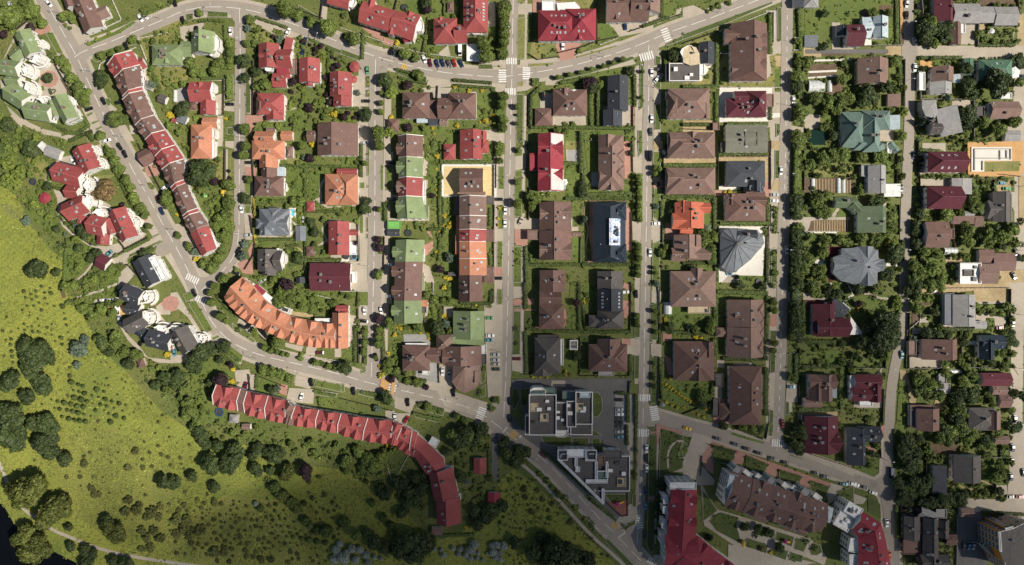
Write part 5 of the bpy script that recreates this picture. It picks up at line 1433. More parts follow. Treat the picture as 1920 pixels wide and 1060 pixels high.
B('glass-roofed pergola with steel bars against the joined brown houses', 'pergola', 'ls A 565 876 648 922 e=2.7 k=.3; ls D 654 880 732 942 e=2.8 k=.3')
B('small brown octagonal summer house by a yellow tree', 'gazebo', 'hx B 350 893 432 988 e=2.7')
tile(960, 0)
B('big crimson-red hipped mansion with many rooflights and white rear terrace', 'house', '''
hx C 195 78 500 306 c=3 s=8 sz=.9 hp=.8; hx C 400 66 630 300 c=2 s=4 sz=.9; gy C 300 235 385 310 e=5.2; gy C 455 240 548 306 e=5.2; fx W 228 10 320 80 e=3; fan W 420 55 335 25 470 15 512 60 470 95 345 92 e=3 k=.3 c=0''', e=6, ref='crimson hipped mansion')
B('brown many-gabled house with steep dormers above a curved lawn', 'house', '''
gx B 705 -60 890 165 c=2 s=2; gx B 880 -40 1024 160 e=4.8 c=1; gy P 935 -60 1112 100 c=2 s=1; gy B 752 60 806 150 e=5.4; gx B 735 130 885 166 e=4''', ref='brown many-gabled house by the curved lawn')
B('dark brown hip-roofed bungalow with separate pyramid-roofed garage block', 'house', 'hx B 308 672 562 868 c=2 s=3 k=4.5; hx B 172 812 306 944 e=3.4; gy B 345 668 440 720 e=4.7; gy W 432 675 492 728 e=5 t=.3', ref='brown hip-roofed house with pyramid garage')
B('long dark grey gabled building with attached lower grey block', 'house', 'gy D 718 570 872 832 c=1 f=.55; gy D 683 826 826 946 e=4 f=.5', wall='g', ref='long dark grey gabled house')
tile(1280, 0)
B('grey contemporary villa with circular roof terrace and curved white walls', 'house', '''
gy D 128 318 238 482 c=1; fan Y 65 425 0 400 10 365 50 345 100 355 125 400 130 480 60 492 5 470 e=6.5 k=.2 c=1; fx K -100 478 128 608 e=5 u=3 pc=w; fx D -128 480 -20 606 e=4; fx W 120 480 160 560 e=3; bal W 30 380 44 -120 e=6.8''', wall='w', ref='grey villa with the circular terrace')
B('pinkish brown hipped house above a yellow-flowered border with small carport', 'house', 'hx P -108 664 202 892 c=2 s=1 k=5; hx P -115 690 -30 890 e=4.5; gx P -125 680 -75 745 e=3; gy P 140 780 205 890 e=4.6', ref='pink-brown hipped house by the yellow border')
B('very large brown gabled house with grey dormers facing the street', 'house', 'jy B 362 176 632 606 c=3 cc=2 s=2 dm=3 dw=5 dh=2.4 hp=.35 f=.56; gx B 312 218 445 328 e=4.8; gx P 362 490 445 570 e=5.3', e=6, ref='very large brown gabled house')
B('maroon hipped house in a white paved courtyard with a garage canopy', 'house', 'hx M 326 738 626 880 c=3 s=2; hy M 480 682 628 872 e=5.4 c=1 s=2; gx M 384 684 485 790 e=5.2; fx P 625 710 680 800 e=3; fx P 228 925 272 975 e=3', ref='maroon house in the white courtyard')
B('wide flat olive-grey roofed villa with roof hatches', 'house', 'gx X 320 938 636 1145 k=1.2 c=2 cc=2 s=2; fx X 470 990 560 1090 e=5.9 ; lw X 290 1060 380 1140 e=3.5', wall='c', ref='flat olive-grey villa')
B('blue-grey tin shed with a single low roof in the meadow plot', 'shed', 'lw S 914 266 1012 354 e=2.6 k=.4', ref='blue-grey tin shed')
B('weathered grey hipped outbuilding by the street corner plot', 'shed', 'hx L 908 -30 1018 58 e=3; gx D 830 -20 905 56 e=3', ref='weathered grey outbuilding')
B('maroon-roofed house joined to a pale blue metal-roofed wing', 'house', 'gx M 1225 185 1360 348 c=1; gy A 1430 125 1542 285 c=1 k=2.6 f=.45; gx A 1345 130 1440 285 e=4 k=1.4 c=1; gy D 1155 192 1235 272 e=3', ref='maroon and pale blue metal house')
tile(1280, 0)
for i_, (a_, b_, c_, d_, ax_) in enumerate(((940, 605, 1056, 692, 'x'), (1080, 610, 1118, 694, 'y'))):
    tunnel(('wide white glasshouse in the vegetable plot', 'narrow film tunnel beside the wide glasshouse')[i_], a_, b_, c_, d_, ax_)
B('large teal many-hipped villa with a pale metal side wing and pond', 'house', '''
hx T 1190 840 1360 1110 e=4.6 c=1; hx T 1340 830 1555 975 c=2 k=4.5; hy T 1350 835 1480 1140 e=5.3 c=2; lw A 1550 865 1625 972 e=3.4; gx T 1440 1055 1500 1145 r=-42 e=4; gy T 1555 1065 1610 1150 r=-40 e=4; fx W 1535 1070 1560 1150 e=3.6; hx T 1280 1040 1400 1130 e=4.2''', ref='teal many-hipped villa')
tile(1600, 0)
B('maroon steep house joined to a long wavy grey corrugated barn', 'house', 'gy M 604 -40 748 166 c=1 f=.7; gx L 748 28 950 176 e=4 k=2 c=1; gx L 945 50 1052 172 e=3.8 k=1.7; gx L 1058 52 1232 192 e=3.6 k=2; gy B 735 166 808 336 e=3.6; fx W 806 125 835 250 e=3', wall='g', ref='maroon house with the grey barn')
B('brown ridge-roofed house at the dirt road corner with unplastered cream walls', 'house', 'gy P 32 442 262 630 f=.58 c=2 s=1', wall='c', ref='brown house at the dirt road corner')
B('small flat brown shed beside the narrow asphalt lane', 'shed', 'lw P 258 706 352 798 e=2.7 k=.4')
B('brown roof house with a grey sheet-metal rear half and orange terrace', 'house', 'gy P 590 503 752 614 f=.6 c=1; gy L 574 608 738 706 f=.62 e=4.4 k=2; lw A 748 558 798 622 e=3; fx W 494 545 534 676 e=3', ref='brown and grey sheet-metal house')
B('long narrow green-roofed shed by a hedge', 'shed', 'gy F 830 438 908 566 e=3 k=.9', ref='narrow green shed')
B('dark green hipped house with a white octagonal bay window', 'house', 'hx F 940 448 1190 606 c=2 s=2; hx F 945 460 1060 606 e=4.4; fan W 1212 545 1180 515 1215 500 1250 530 1240 580 1175 590 e=4 k=.5 c=0', ref='dark green house with the white bay')
B('grey curved-wall modern house with fan-shaped sloping roofs', 'house', 'lw L 635 805 785 1015 r=-12 e=5 k=2 c=2; fan L 585 800 515 752 620 750 635 850 610 890 540 870 515 810 e=5.5 k=.5 c=0; gx K 570 920 660 1010 e=4.6; fan K 560 880 515 820 560 890 620 900 600 920 530 880 e=4.5 k=.3 c=0', wall='g', ref='grey curved-wall modern house')
B('low mauve-brown gabled cottage behind a grey gable end', 'house', 'gx P 1025 762 1242 892 e=3.6 c=1; gy L 1018 770 1062 860 e=3.8', ref='low mauve-brown cottage')
B('plain flat grey garage beside the dirt street', 'garage', 'gx L 1134 978 1252 1060 e=3 k=1', ref='plain grey garage by the dirt street')
B('small grey shed with flat roof behind the green shed garden', 'shed', 'fx K 900 800 980 885 e=2.6')
B('white flat-roofed hut in the orchard', 'shed', 'fx W 1095 700 1185 740 e=2.5')
tile(0, 265)
B('curved crescent of joined villas with red roofs and white rotunda balconies', 'crescent terrace', '''
gy R 575 35 725 230 r=-25 c=2 s=3; gx R 560 165 650 250 r=-40 e=4.2; gx R 405 180 625 325 r=16 c=2 s=2; gx R 495 330 595 430 r=5 e=4.3; gx R 480 430 655 570 r=-24 c=2 s=2
gx R 590 560 665 635 r=30 e=4.2; gx R 665 560 795 705 r=14 c=1 s=2; gy R 725 690 822 776 r=5 e=3.6; gy R 790 580 865 700 r=-20 e=4.3; gy R 860 505 995 745 r=-25 c=2 s=3
fx D 455 165 560 225 r=15 e=3.4; bal W 640 330 55 0 e=5.5; bal W 645 455 55 -10 e=5.5; bal W 755 560 50 -80 e=5.5; bal W 690 75 30 -25 e=5; bal W 730 170 34 -25 e=5; bal W 990 610 36 -25 e=5; bal W 950 555 26 -35 e=5''', e=6.5, ref='red-roofed crescent')
B('weathered grey outbuilding roof beside the red crescent drive', 'shed', 'gx L 335 45 455 125 r=22 e=3 k=.8; fx W 300 10 345 70 r=-45 e=2.4')
B('dark grey modern house with white flat wing and paved yard', 'house', 'gy D 1035 865 1185 1085 r=-28 c=1 s=2 k=3; fx W 1165 855 1215 1050 r=-28 e=5.4 u=2 ph=.9; fx W 1205 880 1240 1030 r=-28 e=3.4', ref='dark grey house with white flat wing')
B('maroon shed with two-tone gable roof at the crescent gate', 'shed', 'gy M 715 865 825 950 r=-60 e=2.8', ref='maroon gate shed')
tile(320, 265)
B('blue-grey slate hipped house with a small swimming pool', 'house', 'hx S 665 508 892 708 c=0 s=2 k=5; hx S 638 582 740 655 e=4.6; hy S 730 498 830 620 e=4.8; gx S 815 540 892 700 e=4.7 s=2 ; gy S 668 640 780 706 e=4.5', ref='slate house with the pool')
B('blue-grey slate shed beside the pool house lawn', 'shed', 'gy S 938 635 1014 748 e=2.8 k=1', ref='slate shed')
B('dark grey-brown house with white framed bays and copper downpipes', 'house', 'gy K 652 810 800 978 c=3 s=2; gx K 780 820 840 975 e=4.8; gy K 685 960 800 1008 e=4.3; bal W 840 880 36 0 e=4.6; bal W 815 825 22 -40 e=4', ref='grey-brown house with white bays')
B('orange tiled hip house with a curved dark side path and white terrace', 'house', 'hx O 1158 246 1382 478 c=2 s=3; hy O 1260 248 1405 475 e=5.3 c=1; gx R 1248 205 1400 255 e=3.6', ref='orange hip house with curved path')
B('crimson red house with a long ridge and pool deck along the street', 'house', 'gy R 1185 602 1340 855 c=2 s=1 f=.5; gx R 1340 665 1410 706 e=3; fx W 1345 760 1400 850 e=.5', ref='crimson house with the pool deck')
B('wide low maroon sheet-roofed hall on a concrete pad', 'house', 'gx M 1045 915 1350 1122 k=2.2 c=3 cc=2 s=0; hx P 1320 995 1362 1060 e=3; fx W 1345 980 1395 1060 e=2', ref='wide low maroon hall')
B('tiny dark grey shed with a ridge roof by the orange terrace', 'shed', 'gy D 942 1018 1008 1066 e=2.6', ref='tiny dark grey shed')
gazebo('red square garden pavilion on the orange hip house lawn', 1057, 493, 58, 72, 'R')
gazebo('brown square garden pavilion beside the crimson house', 1058, 828, 66, 74, 'B')
tile(640, 265)
B('terrace with alternating brown and pale green roofs and triangular front gables', 'terrace', '''
s B,G,R,G 425 -40 615 -40 / 428 122 612 122 / 428 274 612 274 / 425 416 608 416 / 418 582 645 582 f=.38 k=4.2 e=6 c=1 s=2 dp=0 pw=0
gx B 415 15 505 100 e=6 k=3; gx G 415 150 505 240 e=6 k=3; gx P 415 298 505 385 e=6 k=3; gx G 412 445 505 535 e=6 k=3; fx W 605 300 630 415 e=3; fx W 603 420 632 490 e=3; lw G 600 480 655 582 e=3.6''', e=6, ref='northern brown and green terrace')
B('terrace of green and brown roofs with spired front gables beside the round pond', 'terrace', '''
s G,B,B,G 408 740 622 740 / 402 905 612 905 / 398 1065 606 1065 / 395 1195 602 1195 / 395 1365 606 1365 f=.42 k=4.2 e=6 c=1 s=2
gx G 385 790 500 870 e=6 k=3; gx B 380 935 498 1015 e=6 k=3; gx B 380 1085 495 1155 e=6 k=3; gx G 378 1230 495 1310 e=6 k=3; fx W 600 810 625 900 e=3; gy G 570 985 622 1120 e=3.4; ls O 598 1190 648 1240 e=3; fx K 598 1245 636 1285 e=3''', e=6, ref='green and brown terrace by the round pond')
B('bright green flat carport roof between the two green terraces', 'shed', 'fx E 350 600 446 656 e=2.6')
B('black ribbed greenhouse beside the bright green carport', 'greenhouse', 'gx D 345 656 440 712 e=1.8 k=.8')
B('small red hipped garden house by a lawn', 'shed', 'hy R 768 22 858 138 e=3.2 c=1', ref='small red hipped garden house')
B('red gabled house with stepped bay and dark shadowed side lawn', 'house', 'gy R 890 -85 1055 136 c=2 s=3 f=.62; hx R 1030 -10 1105 90 e=4.2; gy R 1040 -75 1090 20 e=4.6', ref='red gabled house with stepped bay')
B('brown gabled house on a yellow gravel yard with white walls', 'house', 'gx B 888 203 1064 382 c=2 s=5 k=4.6 ; lw P 872 378 1082 416 e=3.4 k=.4', ref='brown house on the yellow gravel')
B('long tall terrace with brown, mauve, red and orange roofs and dark rear wings', 'terrace', '''
s P,P,R,O,O 885 412 1088 412 / 885 560 1088 560 / 885 662 1088 662 / 885 752 1084 752 / 885 880 1090 880 / 885 1005 1090 1005 f=.40 e=7.5 k=3.6 c=1 s=3 pw=1
lw K 850 415 948 552 e=4 k=1.8; lw O 862 556 946 702 e=5 k=1; lw O 855 705 946 848 e=5 k=1; lw B 872 850 942 996 e=5 k=1; fx B 1076 662 1146 752 e=3.2; fx B 1070 944 1146 1064 e=3.2; fx K 1088 414 1144 470 e=3; gy B 880 1000 1058 1202 c=2 s=3 e=5.4; fx K 805 985 900 1008 e=3''', e=7, ref='long tall orange and mauve terrace')
tile(640, 530)
B('green sheet-roofed house with a dark inner court beside the car park', 'house', 'gy G 838 213 1072 425 f=.58 c=3 s=3; ls G 832 405 1072 472 e=4.4 k=1.5', ref='green house by the car park')
B('brown hipped guesthouse with a cone-ended wing and octagonal link by parking bays', 'house', '''
hy B 458 470 665 662 c=2 s=1; gx B 640 488 750 592 e=4.4; hy P 712 390 838 505 e=4.6; lw P 705 500 765 605 e=4; gy B 765 475 1052 622 c=2 s=3 f=.48; gx B 758 500 832 616 e=5.2
fan P 925 640 838 628 1045 620 1045 745 1000 800 925 830 860 795 830 745 e=5.5 k=4 c=1; gy P 960 660 1048 745 e=5.2; fx W 610 650 658 690 e=3; fx W 1048 468 1086 540 e=3; fx K 1050 540 1086 608 e=3; lw W 480 455 640 480 e=3''', ref='brown guesthouse with the cone-ended wing')
tile(960, 265)
B('crimson house with sheen painted as pale sheets on its sunny roof slopes', 'house', '''
gy C 193 -55 385 375 c=2 s=4 f=.48 e=6; le I 290 -50 386 30 e=6.06 k=4.02; le I 290 215 386 370 e=6.06 k=4.02; fx C 135 94 205 218 e=4; gx C 195 -10 380 110 e=6 c=1; gx C 195 195 380 300 e=6 c=1; fx W 310 0 384 16 e=5; lw A 345 300 402 362 e=4; fan W 400 308 384 285 410 285 418 310 405 330 384 325 e=3 k=.3 c=0''', e=6, ref='crimson house with painted sheen sheets')
B('pale brown long hipped house with several cross gables and brick forecourt', 'house', 'hy P 648 -45 838 366 c=3 s=1 k=5; hx P 670 60 845 165 e=5.4; gx P 655 225 745 305 e=5.4; hx P 740 180 846 290 e=5.3; gy P 700 310 780 368 e=5.2; gy P 655 -45 775 50 e=5.3', ref='pale brown long hipped house')
B('wide brown duplex with paired chimneys and a central flat entrance block', 'house', '''
gy B 205 458 447 682 c=3 s=2 f=.45; gy B 203 672 447 892 c=3 s=1 f=.45; fx P 118 668 212 738 e=4; gx P 350 480 448 590 e=5.2; gx P 350 760 448 880 e=5.2; gx P 208 500 300 590 e=5.2; gx P 205 760 300 870 e=5.2; fx W 410 575 448 640 e=3; gx P 452 680 520 715 e=2.8''', ref='wide brown duplex')
B('dark navy mansion with blue and white painted reflections on mirrored roof panels', 'house', '''
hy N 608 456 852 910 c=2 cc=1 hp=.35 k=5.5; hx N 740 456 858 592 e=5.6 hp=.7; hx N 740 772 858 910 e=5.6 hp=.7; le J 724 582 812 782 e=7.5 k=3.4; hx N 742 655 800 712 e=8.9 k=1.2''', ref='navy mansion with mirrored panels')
B('reddish brown hipped house with paired rooflights and curving garden path', 'house', 'gy B 208 968 402 1130 c=1 s=2; gx B 205 1118 370 1230 e=4.6 s=2; hy B 203 1222 390 1408 c=1 s=2 k=4.2; hx B 320 985 402 1080 e=5.1', ref='red-brown house with the curving path')
B('dark charcoal house with two columns of bright rooflights', 'house', 'gy K 640 975 832 1120 c=2; gy D 640 1110 832 1275 c=0 s=10 so=1 sb=.35 sz=.95; hy K 640 1265 840 1408 c=1 s=1; hx K 575 1305 690 1395 e=4', wall='g', ref='charcoal house with rooflight columns')
tile(960, 530)
B('dark slate half-hipped house with white rear glazing facing a small lawn', 'house', 'hy K 170 412 364 682 c=1 s=2 k=5 f=.45 hp=1.1; gy K 160 640 300 700 e=4; fx W 352 425 384 618 e=3.2; fx K 195 395 350 422 e=4', wall='g', ref='dark slate house with white rear glazing')
B('rust-brown hipped house with a grey pergola terrace and corner patio', 'house', 'hx B 575 462 865 668 c=1 s=1 k=5; gy B 640 422 812 560 e=5.4 c=1; hx B 740 500 862 620 e=5.2; fx L 650 664 762 698 e=2.8', ref='rust-brown hipped house')
B('white modernist office building with flat dark roofs, glass vaults and stepped parapets', 'office building', '''
fx K 130 840 330 1140 e=11 pc=w u=5 ph=1.2; fx K 328 900 420 1110 e=9.5 pc=w u=4 ph=1; fx K 412 890 478 1080 e=11 pc=w u=2 ph=1; fx K 478 820 602 1060 e=12 pc=w u=3 ph=1.2; fx K 100 1000 150 1140 e=8 pc=w
fx K 440 980 600 1140 e=8.5 pc=w u=1; fx K 290 1050 455 1135 e=7 pc=w u=1; gx T 150 800 240 850 e=10 k=3; fx T 380 822 480 880 e=8 ; fx T 235 795 330 845 e=9; fx A 510 822 585 862 e=12.6; fx Y 140 905 195 965 e=11.3 ph=.3; fx Y 212 985 270 1040 e=11.3 ph=.3; fx Y 482 905 532 970 e=12.3 ph=.3; bal W 195 820 50 -90 e=11; bal W 370 1130 45 90 e=7.4''', wall='w', e=10, ref='white modernist office building')
tile(960, 795)
B('white wedge-shaped office block with pergola frames along the diagonal road', 'office building', '''
fan K 560 330 355 275 420 200 620 205 625 440 685 590 e=9 k=.1 c=0; fx K 620 240 880 500 e=8 pc=w u=5 ph=1; fx K 690 200 820 260 e=9; fx W 400 192 560 248 e=10; fx T 635 352 715 425 e=9.2 pc=w ph=1
fx W 345 196 415 272 e=10.5; fx W 552 196 632 276 e=10.5; fx W 555 418 715 442 e=9.8; fx Y 790 405 852 468 e=8.3; fx P 640 240 690 310 e=9.4; fx W 472 258 490 318 e=9.8; fx W 478 322 508 358 e=9.6; fx W 675 488 690 590 e=9.6 ; fx W 625 285 640 420 e=9.7; fx W 705 300 720 400 e=9.7; bal W 395 240 26 -90 e=10.6; bal W 600 240 26 -90 e=10.6; fx W 292 428 752 441 r=44.6 e=9.9; fx D 360 205 405 262 e=10.9; fx D 575 208 625 262 e=10.9''', wall='w', e=9, ref='white wedge office block')
tile(1280, 265)
B('pinkish brown hipped house beside a sandy building plot', 'house', 'hx P -110 -68 242 128 c=3 s=1 k=5; gx P -100 -60 20 60 e=5.2; gy P 30 -70 110 60 e=5.2', ref='pink-brown house beside the sandy plot')
B('pinkish brown hipped house with a cream corner terrace and brick patio', 'house', 'hx P -125 198 244 398 c=3 s=1 k=5; gx P -120 215 0 350 e=5.2; fx Y 165 340 208 385 e=4', ref='pink-brown house with the cream terrace')
B('dark slate flat-hipped villa with steps and a glass corner', 'house', 'hx D 328 150 618 342 c=2 cc=2 k=1.6 s=1; gy D 470 300 608 380 e=4.4 s=1; gy S 540 310 606 385 e=4.5; fx B 475 378 612 442 e=3.6; lw A 328 250 388 332 e=3.4', wall='g', ref='dark slate flat-hipped villa')
B('brown broad-roofed house with three white chimneys behind a clipped hedge', 'house', 'hx B 322 392 622 598 c=4 cc=1 k=3.6 s=1; gy B 320 398 400 480 e=4.4; gx B 480 400 620 500 e=4.7', ref='brown house with three white chimneys')
B('bright red-orange many-gabled house with a round lamp lawn', 'house', 'gy Q -60 460 160 655 c=3; gx Q 40 462 208 540 e=4.6; gx Q -80 540 20 660 e=4.8; gx Q -20 640 75 700 e=3.6; gy Q -40 448 40 540 e=5.3', ref='red-orange many-gabled house')
B('grey-brown L-shaped house below the red-orange roof', 'house', 'gy P -65 702 140 880 c=2; gx P 40 800 206 892 e=4.8; gx P -85 800 20 900 e=4.6; gy P 50 705 140 790 e=5.2', ref='grey-brown L-shaped house')
B('grey fan-shaped umbrella roof villa on a white paved court', 'house', '''
fan S 405 765 280 715 300 672 345 655 410 658 485 660 560 665 590 700 610 765 590 800 558 832 510 890 452 936 385 985 320 960 286 945 282 830 e=5 k=5.5 cap=d c=1; fan S 385 920 300 940 385 925 440 940 400 985 350 985 e=4.6 k=1.2 cap=d c=0; fan S 560 740 555 670 600 700 612 765 560 830 e=4.7 k=1.4 cap=d c=0; gx D 405 665 555 750 e=5.2 c=1''', wall='w', ref='grey umbrella-roof villa')
tile(1600, 265)
B('olive green sheet-roofed house with a dark green rear wing', 'house', 'gy V 30 488 246 688 f=.78 c=2 s=2 k=3; gx V -140 418 20 502 e=3.6 c=1; gx V -20 450 60 540 r=45 e=4', ref='olive green sheet-roofed house')
B('grey star-shaped fan roof villa with a maroon deck', 'house', '''
fan S 88 925 -150 870 -90 850 -90 805 0 800 40 790 185 815 190 880 228 890 228 965 182 985 180 1070 40 1090 -40 1060 -90 1050 -155 990 e=5 k=4.6 c=2; gx S -155 875 0 985 e=4.8 k=2.6; gy S 30 790 150 900 e=4.9 k=3; gy S 30 960 150 1085 e=4.9 k=3; gx S 120 885 230 975 e=4.9 k=2.4; lw D -115 850 -60 975 e=3.4''', wall='w', ref='grey star-shaped villa')
B('grey ridge-roofed house with a pinkish white metal porch roof', 'house', 'gy L 110 183 244 392 f=.6 c=1 s=1; fx L 60 178 145 262 e=3.4; lw W 232 320 352 416 e=3 k=.5', ref='grey house with the white metal porch')
B('maroon gabled house with hip front and six white rooflights', 'house', 'ix M 560 78 842 234 c=0 s=6 so=1 k=4.6 sb=.4', e=6, ref='maroon house with six white rooflights')
B('maroon gabled house with hip front and an attached grey garage', 'house', 'ix M 552 338 810 508 k=4.8; gy L 738 278 890 398 e=3.4 k=.8', e=6, ref='maroon house with the grey garage')
B('brown double-pitched house with a wooden pergola frame', 'house', 'gx B 538 603 718 798 c=1 k=2.5 s=0; fx B 690 660 752 730 e=2.6', ref='brown house with pergola frame')
B('charcoal shingled cottage with a concrete rear strip', 'house', 'gy K 1045 378 1180 606 c=1 f=.55; gx K 1005 445 1120 582 e=4.2; fx L 1158 395 1184 606 e=3', wall='g', ref='charcoal shingled cottage')
B('row of patched brown timber sheds with rusty roofs', 'shed', 'ls B 748 562 972 622 e=2.6 k=.5; gx L 830 525 905 572 e=2.6; ls B 910 575 975 640 e=2.5')
B('brown plank outbuildings with red ridge line near the dirt street', 'shed', 'gx B 940 812 1056 912 e=3 k=.8; gx B 1048 838 1216 974 e=3.2 k=1', ref='brown plank outbuildings')
B('white sheet-roofed house with a purple-brown eastern half', 'house', 'fx W 800 915 955 1068 e=4.6 u=2; gx P 938 918 1085 1070 e=4.6 k=1.6; fx K 830 965 900 1010 e=4.9', ref='white and purple-brown house')
tunnel('silver arched greenhouse by the brown pergola house', 672, 795, 768, 852)
tile(0, 530)
B('curved crescent of joined villas with dark charcoal roofs and white rotunda balconies', 'crescent terrace', '''
gx D 910 30 1060 155 r=22 c=2 s=1; gx D 945 160 1055 245 r=5 e=4.4; gx K 940 235 1105 360 r=-28 c=1 s=1; gx D 1030 340 1125 425 r=35 e=4.4; gx D 1105 365 1285 500 r=14 c=2 s=2; fx R 1225 475 1290 505 e=3.4
gy K 1315 340 1460 525 r=-30 c=2 s=1; gx D 1270 380 1340 460 r=10 e=4.5; fx W 1430 320 1475 490 r=-30 e=4.6 u=2 ph=.9; bal W 1085 105 46 10 e=5.5; bal W 1095 265 48 -20 e=5.5; bal W 1205 370 48 -65 e=5.5; bal W 1310 365 40 -70 e=5; bal W 1505 420 34 -25 e=4''', e=6.5, wall='w', ref='dark charcoal crescent')
gazebo('small brown garden hut in the hedge below the charcoal crescent', 1075, 600, 52, 62, 'B', -20)
tile(320, 530)
B('long curved terrace of orange tiled roofs with pointed dormer gables', 'terrace', '''
s O,O,O,O,O,O,O 405 105 540 -45 / 480 207 625 25 / 556 277 700 115 / 690 352 785 190 / 862 432 900 250 / 1000 476 1010 276 / 1140 491 1130 300 / 1240 491 1240 306 e=6.5 c=1 s=3 dm=2 dp=1 dw=4.4 dh=3.4
gy O 1212 225 1332 493 e=6.2 c=2 s=1; gx R 1240 170 1335 232 e=4; gx C 612 30 702 105 r=40 e=4; fx W 780 180 900 225 r=18 e=4 u=2; fx W 600 20 660 60 r=40 e=3.6; fx W 1085 270 1210 305 e=3.6; fx W 690 95 770 150 r=35 e=3''', e=6.5, ref='curved orange terrace')
tile(0, 0, 1)
B('very long curved terrace of red roofs with brown links above the meadow', 'terrace', '''
s R,B,R,R,B,R,R,R,R,R,R,R 406 721 400 759 / 451 729 446 771 / 463 734 459 775 / 503 742 498 786 / 541 752 535 793 / 554 761 547 796 / 598 769 592 802 / 640 775 633 812 / 690 784 680 826 / 738 789 733 832 / 756 797 741 834 / 773 807 768 854 / 783 812 774 858 f=.5 e=6.5 c=1 s=1 dp=2 dm=1 dw=4.6 dh=3.4 pw=1
s R,R,R 774 808 770 855 / 803 832 778 858 / 832 860 797 887 / 835 876 804 891 e=6.2 c=1 s=1; gy R 808 880 855 935 r=-12 e=6.4 c=2 f=.42; gy R 818 932 864 982 r=-2 e=6 c=1 f=.45; fx W 806 822 822 836 r=30 e=3.4; fx W 851 926 864 936 e=3; fx W 833 874 846 882 r=10 e=4''', e=6.5, ref='long curved red terrace')
tile(640, 795)
B('square red-roofed garage on the lawn beside the lane', 'garage', 'gy R 993 256 1086 372 e=3 k=1.2', ref='square red lane garage')
B('crimson-maroon shed at the end of the lane', 'garage', 'gy C 1100 514 1192 592 e=2.8 k=1', ref='crimson shed at the lane end')
B('mauve-brown shed at the foot of the long red terrace', 'shed', 'gx P 678 775 758 836 e=2.7 k=.8', ref='mauve-brown shed')
tile(1280, 530)
B('pinkish brown broad house with an orange sun deck on stilts', 'house', 'hx P -92 -85 248 182 c=3 k=5 s=5; gy P 60 -110 150 0 e=5; fx Y 42 155 198 228 e=3.6; hx K 148 185 212 238 e=3', ref='pink-brown house with the orange deck')
B('brown mirrored double house with peaked side gables', 'house', 'gy P 338 128 605 345 f=.56 c=2 s=1; gy P 332 335 602 560 f=.56 c=2 s=1; gx P 385 200 495 290 e=5.2; gx P 380 390 495 480 e=5.2; hx P 520 150 612 255 e=5.1; hx P 505 275 610 335 e=5; hx P 505 345 610 412 e=5; hx P 520 430 605 545 e=5.1; fx K 386 295 480 380 e=5.4; hx P 250 338 346 408 e=3', ref='brown mirrored double house')
B('red-brown hipped house with four bright rooflights and white awning', 'house', 'hx B -65 440 236 735 c=2 s=4 k=5.5; gy B 140 445 236 560 e=5.1; gy B 50 520 170 735 e=5.3 s=2; lw W 170 568 222 662 e=3', ref='red-brown house with the white awning')
B('long brown villa with a dark western slope and pyramid garage', 'house', 'hy B 352 628 592 1068 f=.58 c=2 k=6 s=4; hx B 272 905 425 1028 e=3.6; fx K 250 685 300 780 e=3; fx K 230 870 275 1000 e=3', e=6, ref='long brown villa with pyramid garage')
B('maroon curved-gable house with a white sail canopy on a round lawn', 'house', 'gy M 975 160 1140 400 f=.68 c=1; gx M 1000 265 1248 408 e=4.8; gx D 1090 140 1230 270 r=40 e=3.4 k=.8; gy M 1085 145 1142 290 e=5.4', ref='maroon house with the sail canopy')
B('brown T-shaped cottage with a pale blue glazed porch', 'house', 'gx B 945 690 1150 800 c=1 k=3.4; gy P 1000 690 1125 888 e=5.1 c=1 f=.6; gx P 905 865 1045 938 e=3.4; lw A 1120 755 1152 865 e=3; gy B 945 745 1060 885 e=4.8', ref='brown T-shaped cottage')
tile(1600, 530)
B('maroon cross-gabled house with a white porch and small blue pool', 'house', 'gx M 5 690 206 800 c=1; gy M 120 760 210 896 e=5.2; gx M -20 790 130 890 e=4.8 c=1; fx W 48 890 142 926 e=3; fx W -25 700 10 830 e=4', ref='maroon cross-gabled house')
B('grey metal mansard house with a deep blue wall panel', 'house', 'gy L 745 90 916 330 f=.6 k=2.5 c=2 cc=2; fx S 684 84 752 318 e=4.4; fx W 672 84 692 320 e=3; gx L 910 288 1000 346 e=3 k=.6', wall='g', ref='grey metal mansard house')
B('brown gable house at the lane bend with garage and square hatches', 'house', 'gy B 512 424 778 578 f=.7 c=2 cc=2 s=1; fx P 416 438 468 542 e=3', ref='brown house at the lane bend')
B('navy blue gable cottage with a blue painted base line', 'house', 'gx N 960 395 1135 500 c=1; gy N 945 440 1060 576 e=4.8', ref='navy gable cottage')
B('brown flat-gabled house below the rough sandy mound', 'house', 'gy B 475 945 645 1110 f=.55 c=1; fx B 425 920 600 955 e=3; fx K 425 950 480 1080 e=3', ref='brown house below the sandy mound')
B('patched grey concrete shed between fruit trees', 'shed', 'fx L 622 755 722 830 e=3 u=1; fx L 640 685 695 760 e=2.6', ref='patched grey concrete shed')
B('dark maroon rounded-roof barn with white gable window', 'house', 'gx M 958 678 1182 776 e=4 c=0; gx P 1040 772 1152 842 e=3; gx B 1090 838 1182 940 e=3', ref='dark maroon rounded barn')
B('dark purple-grey hipped cottage among garden trees', 'house', 'hx K 865 940 1060 1110 c=1; gy P 980 960 1105 1100 e=4.6', ref='dark purple-grey cottage')
tunnel('white film tunnel beside the navy cottage', 812, 435, 918, 468)
tunnel('silver film tunnel beside the grey concrete shed', 694, 650, 800, 686)
tile(1280, 795)
B('maroon gabled house with white chimneys by the striped crossing', 'house', 'gy M 915 -62 1165 218 f=.58 c=3 cc=1 s=4; gx M 1060 50 1172 215 e=4.8; fx K 900 -65 1110 -20 e=3', ref='maroon house by the striped crossing')
tile(1600, 795)
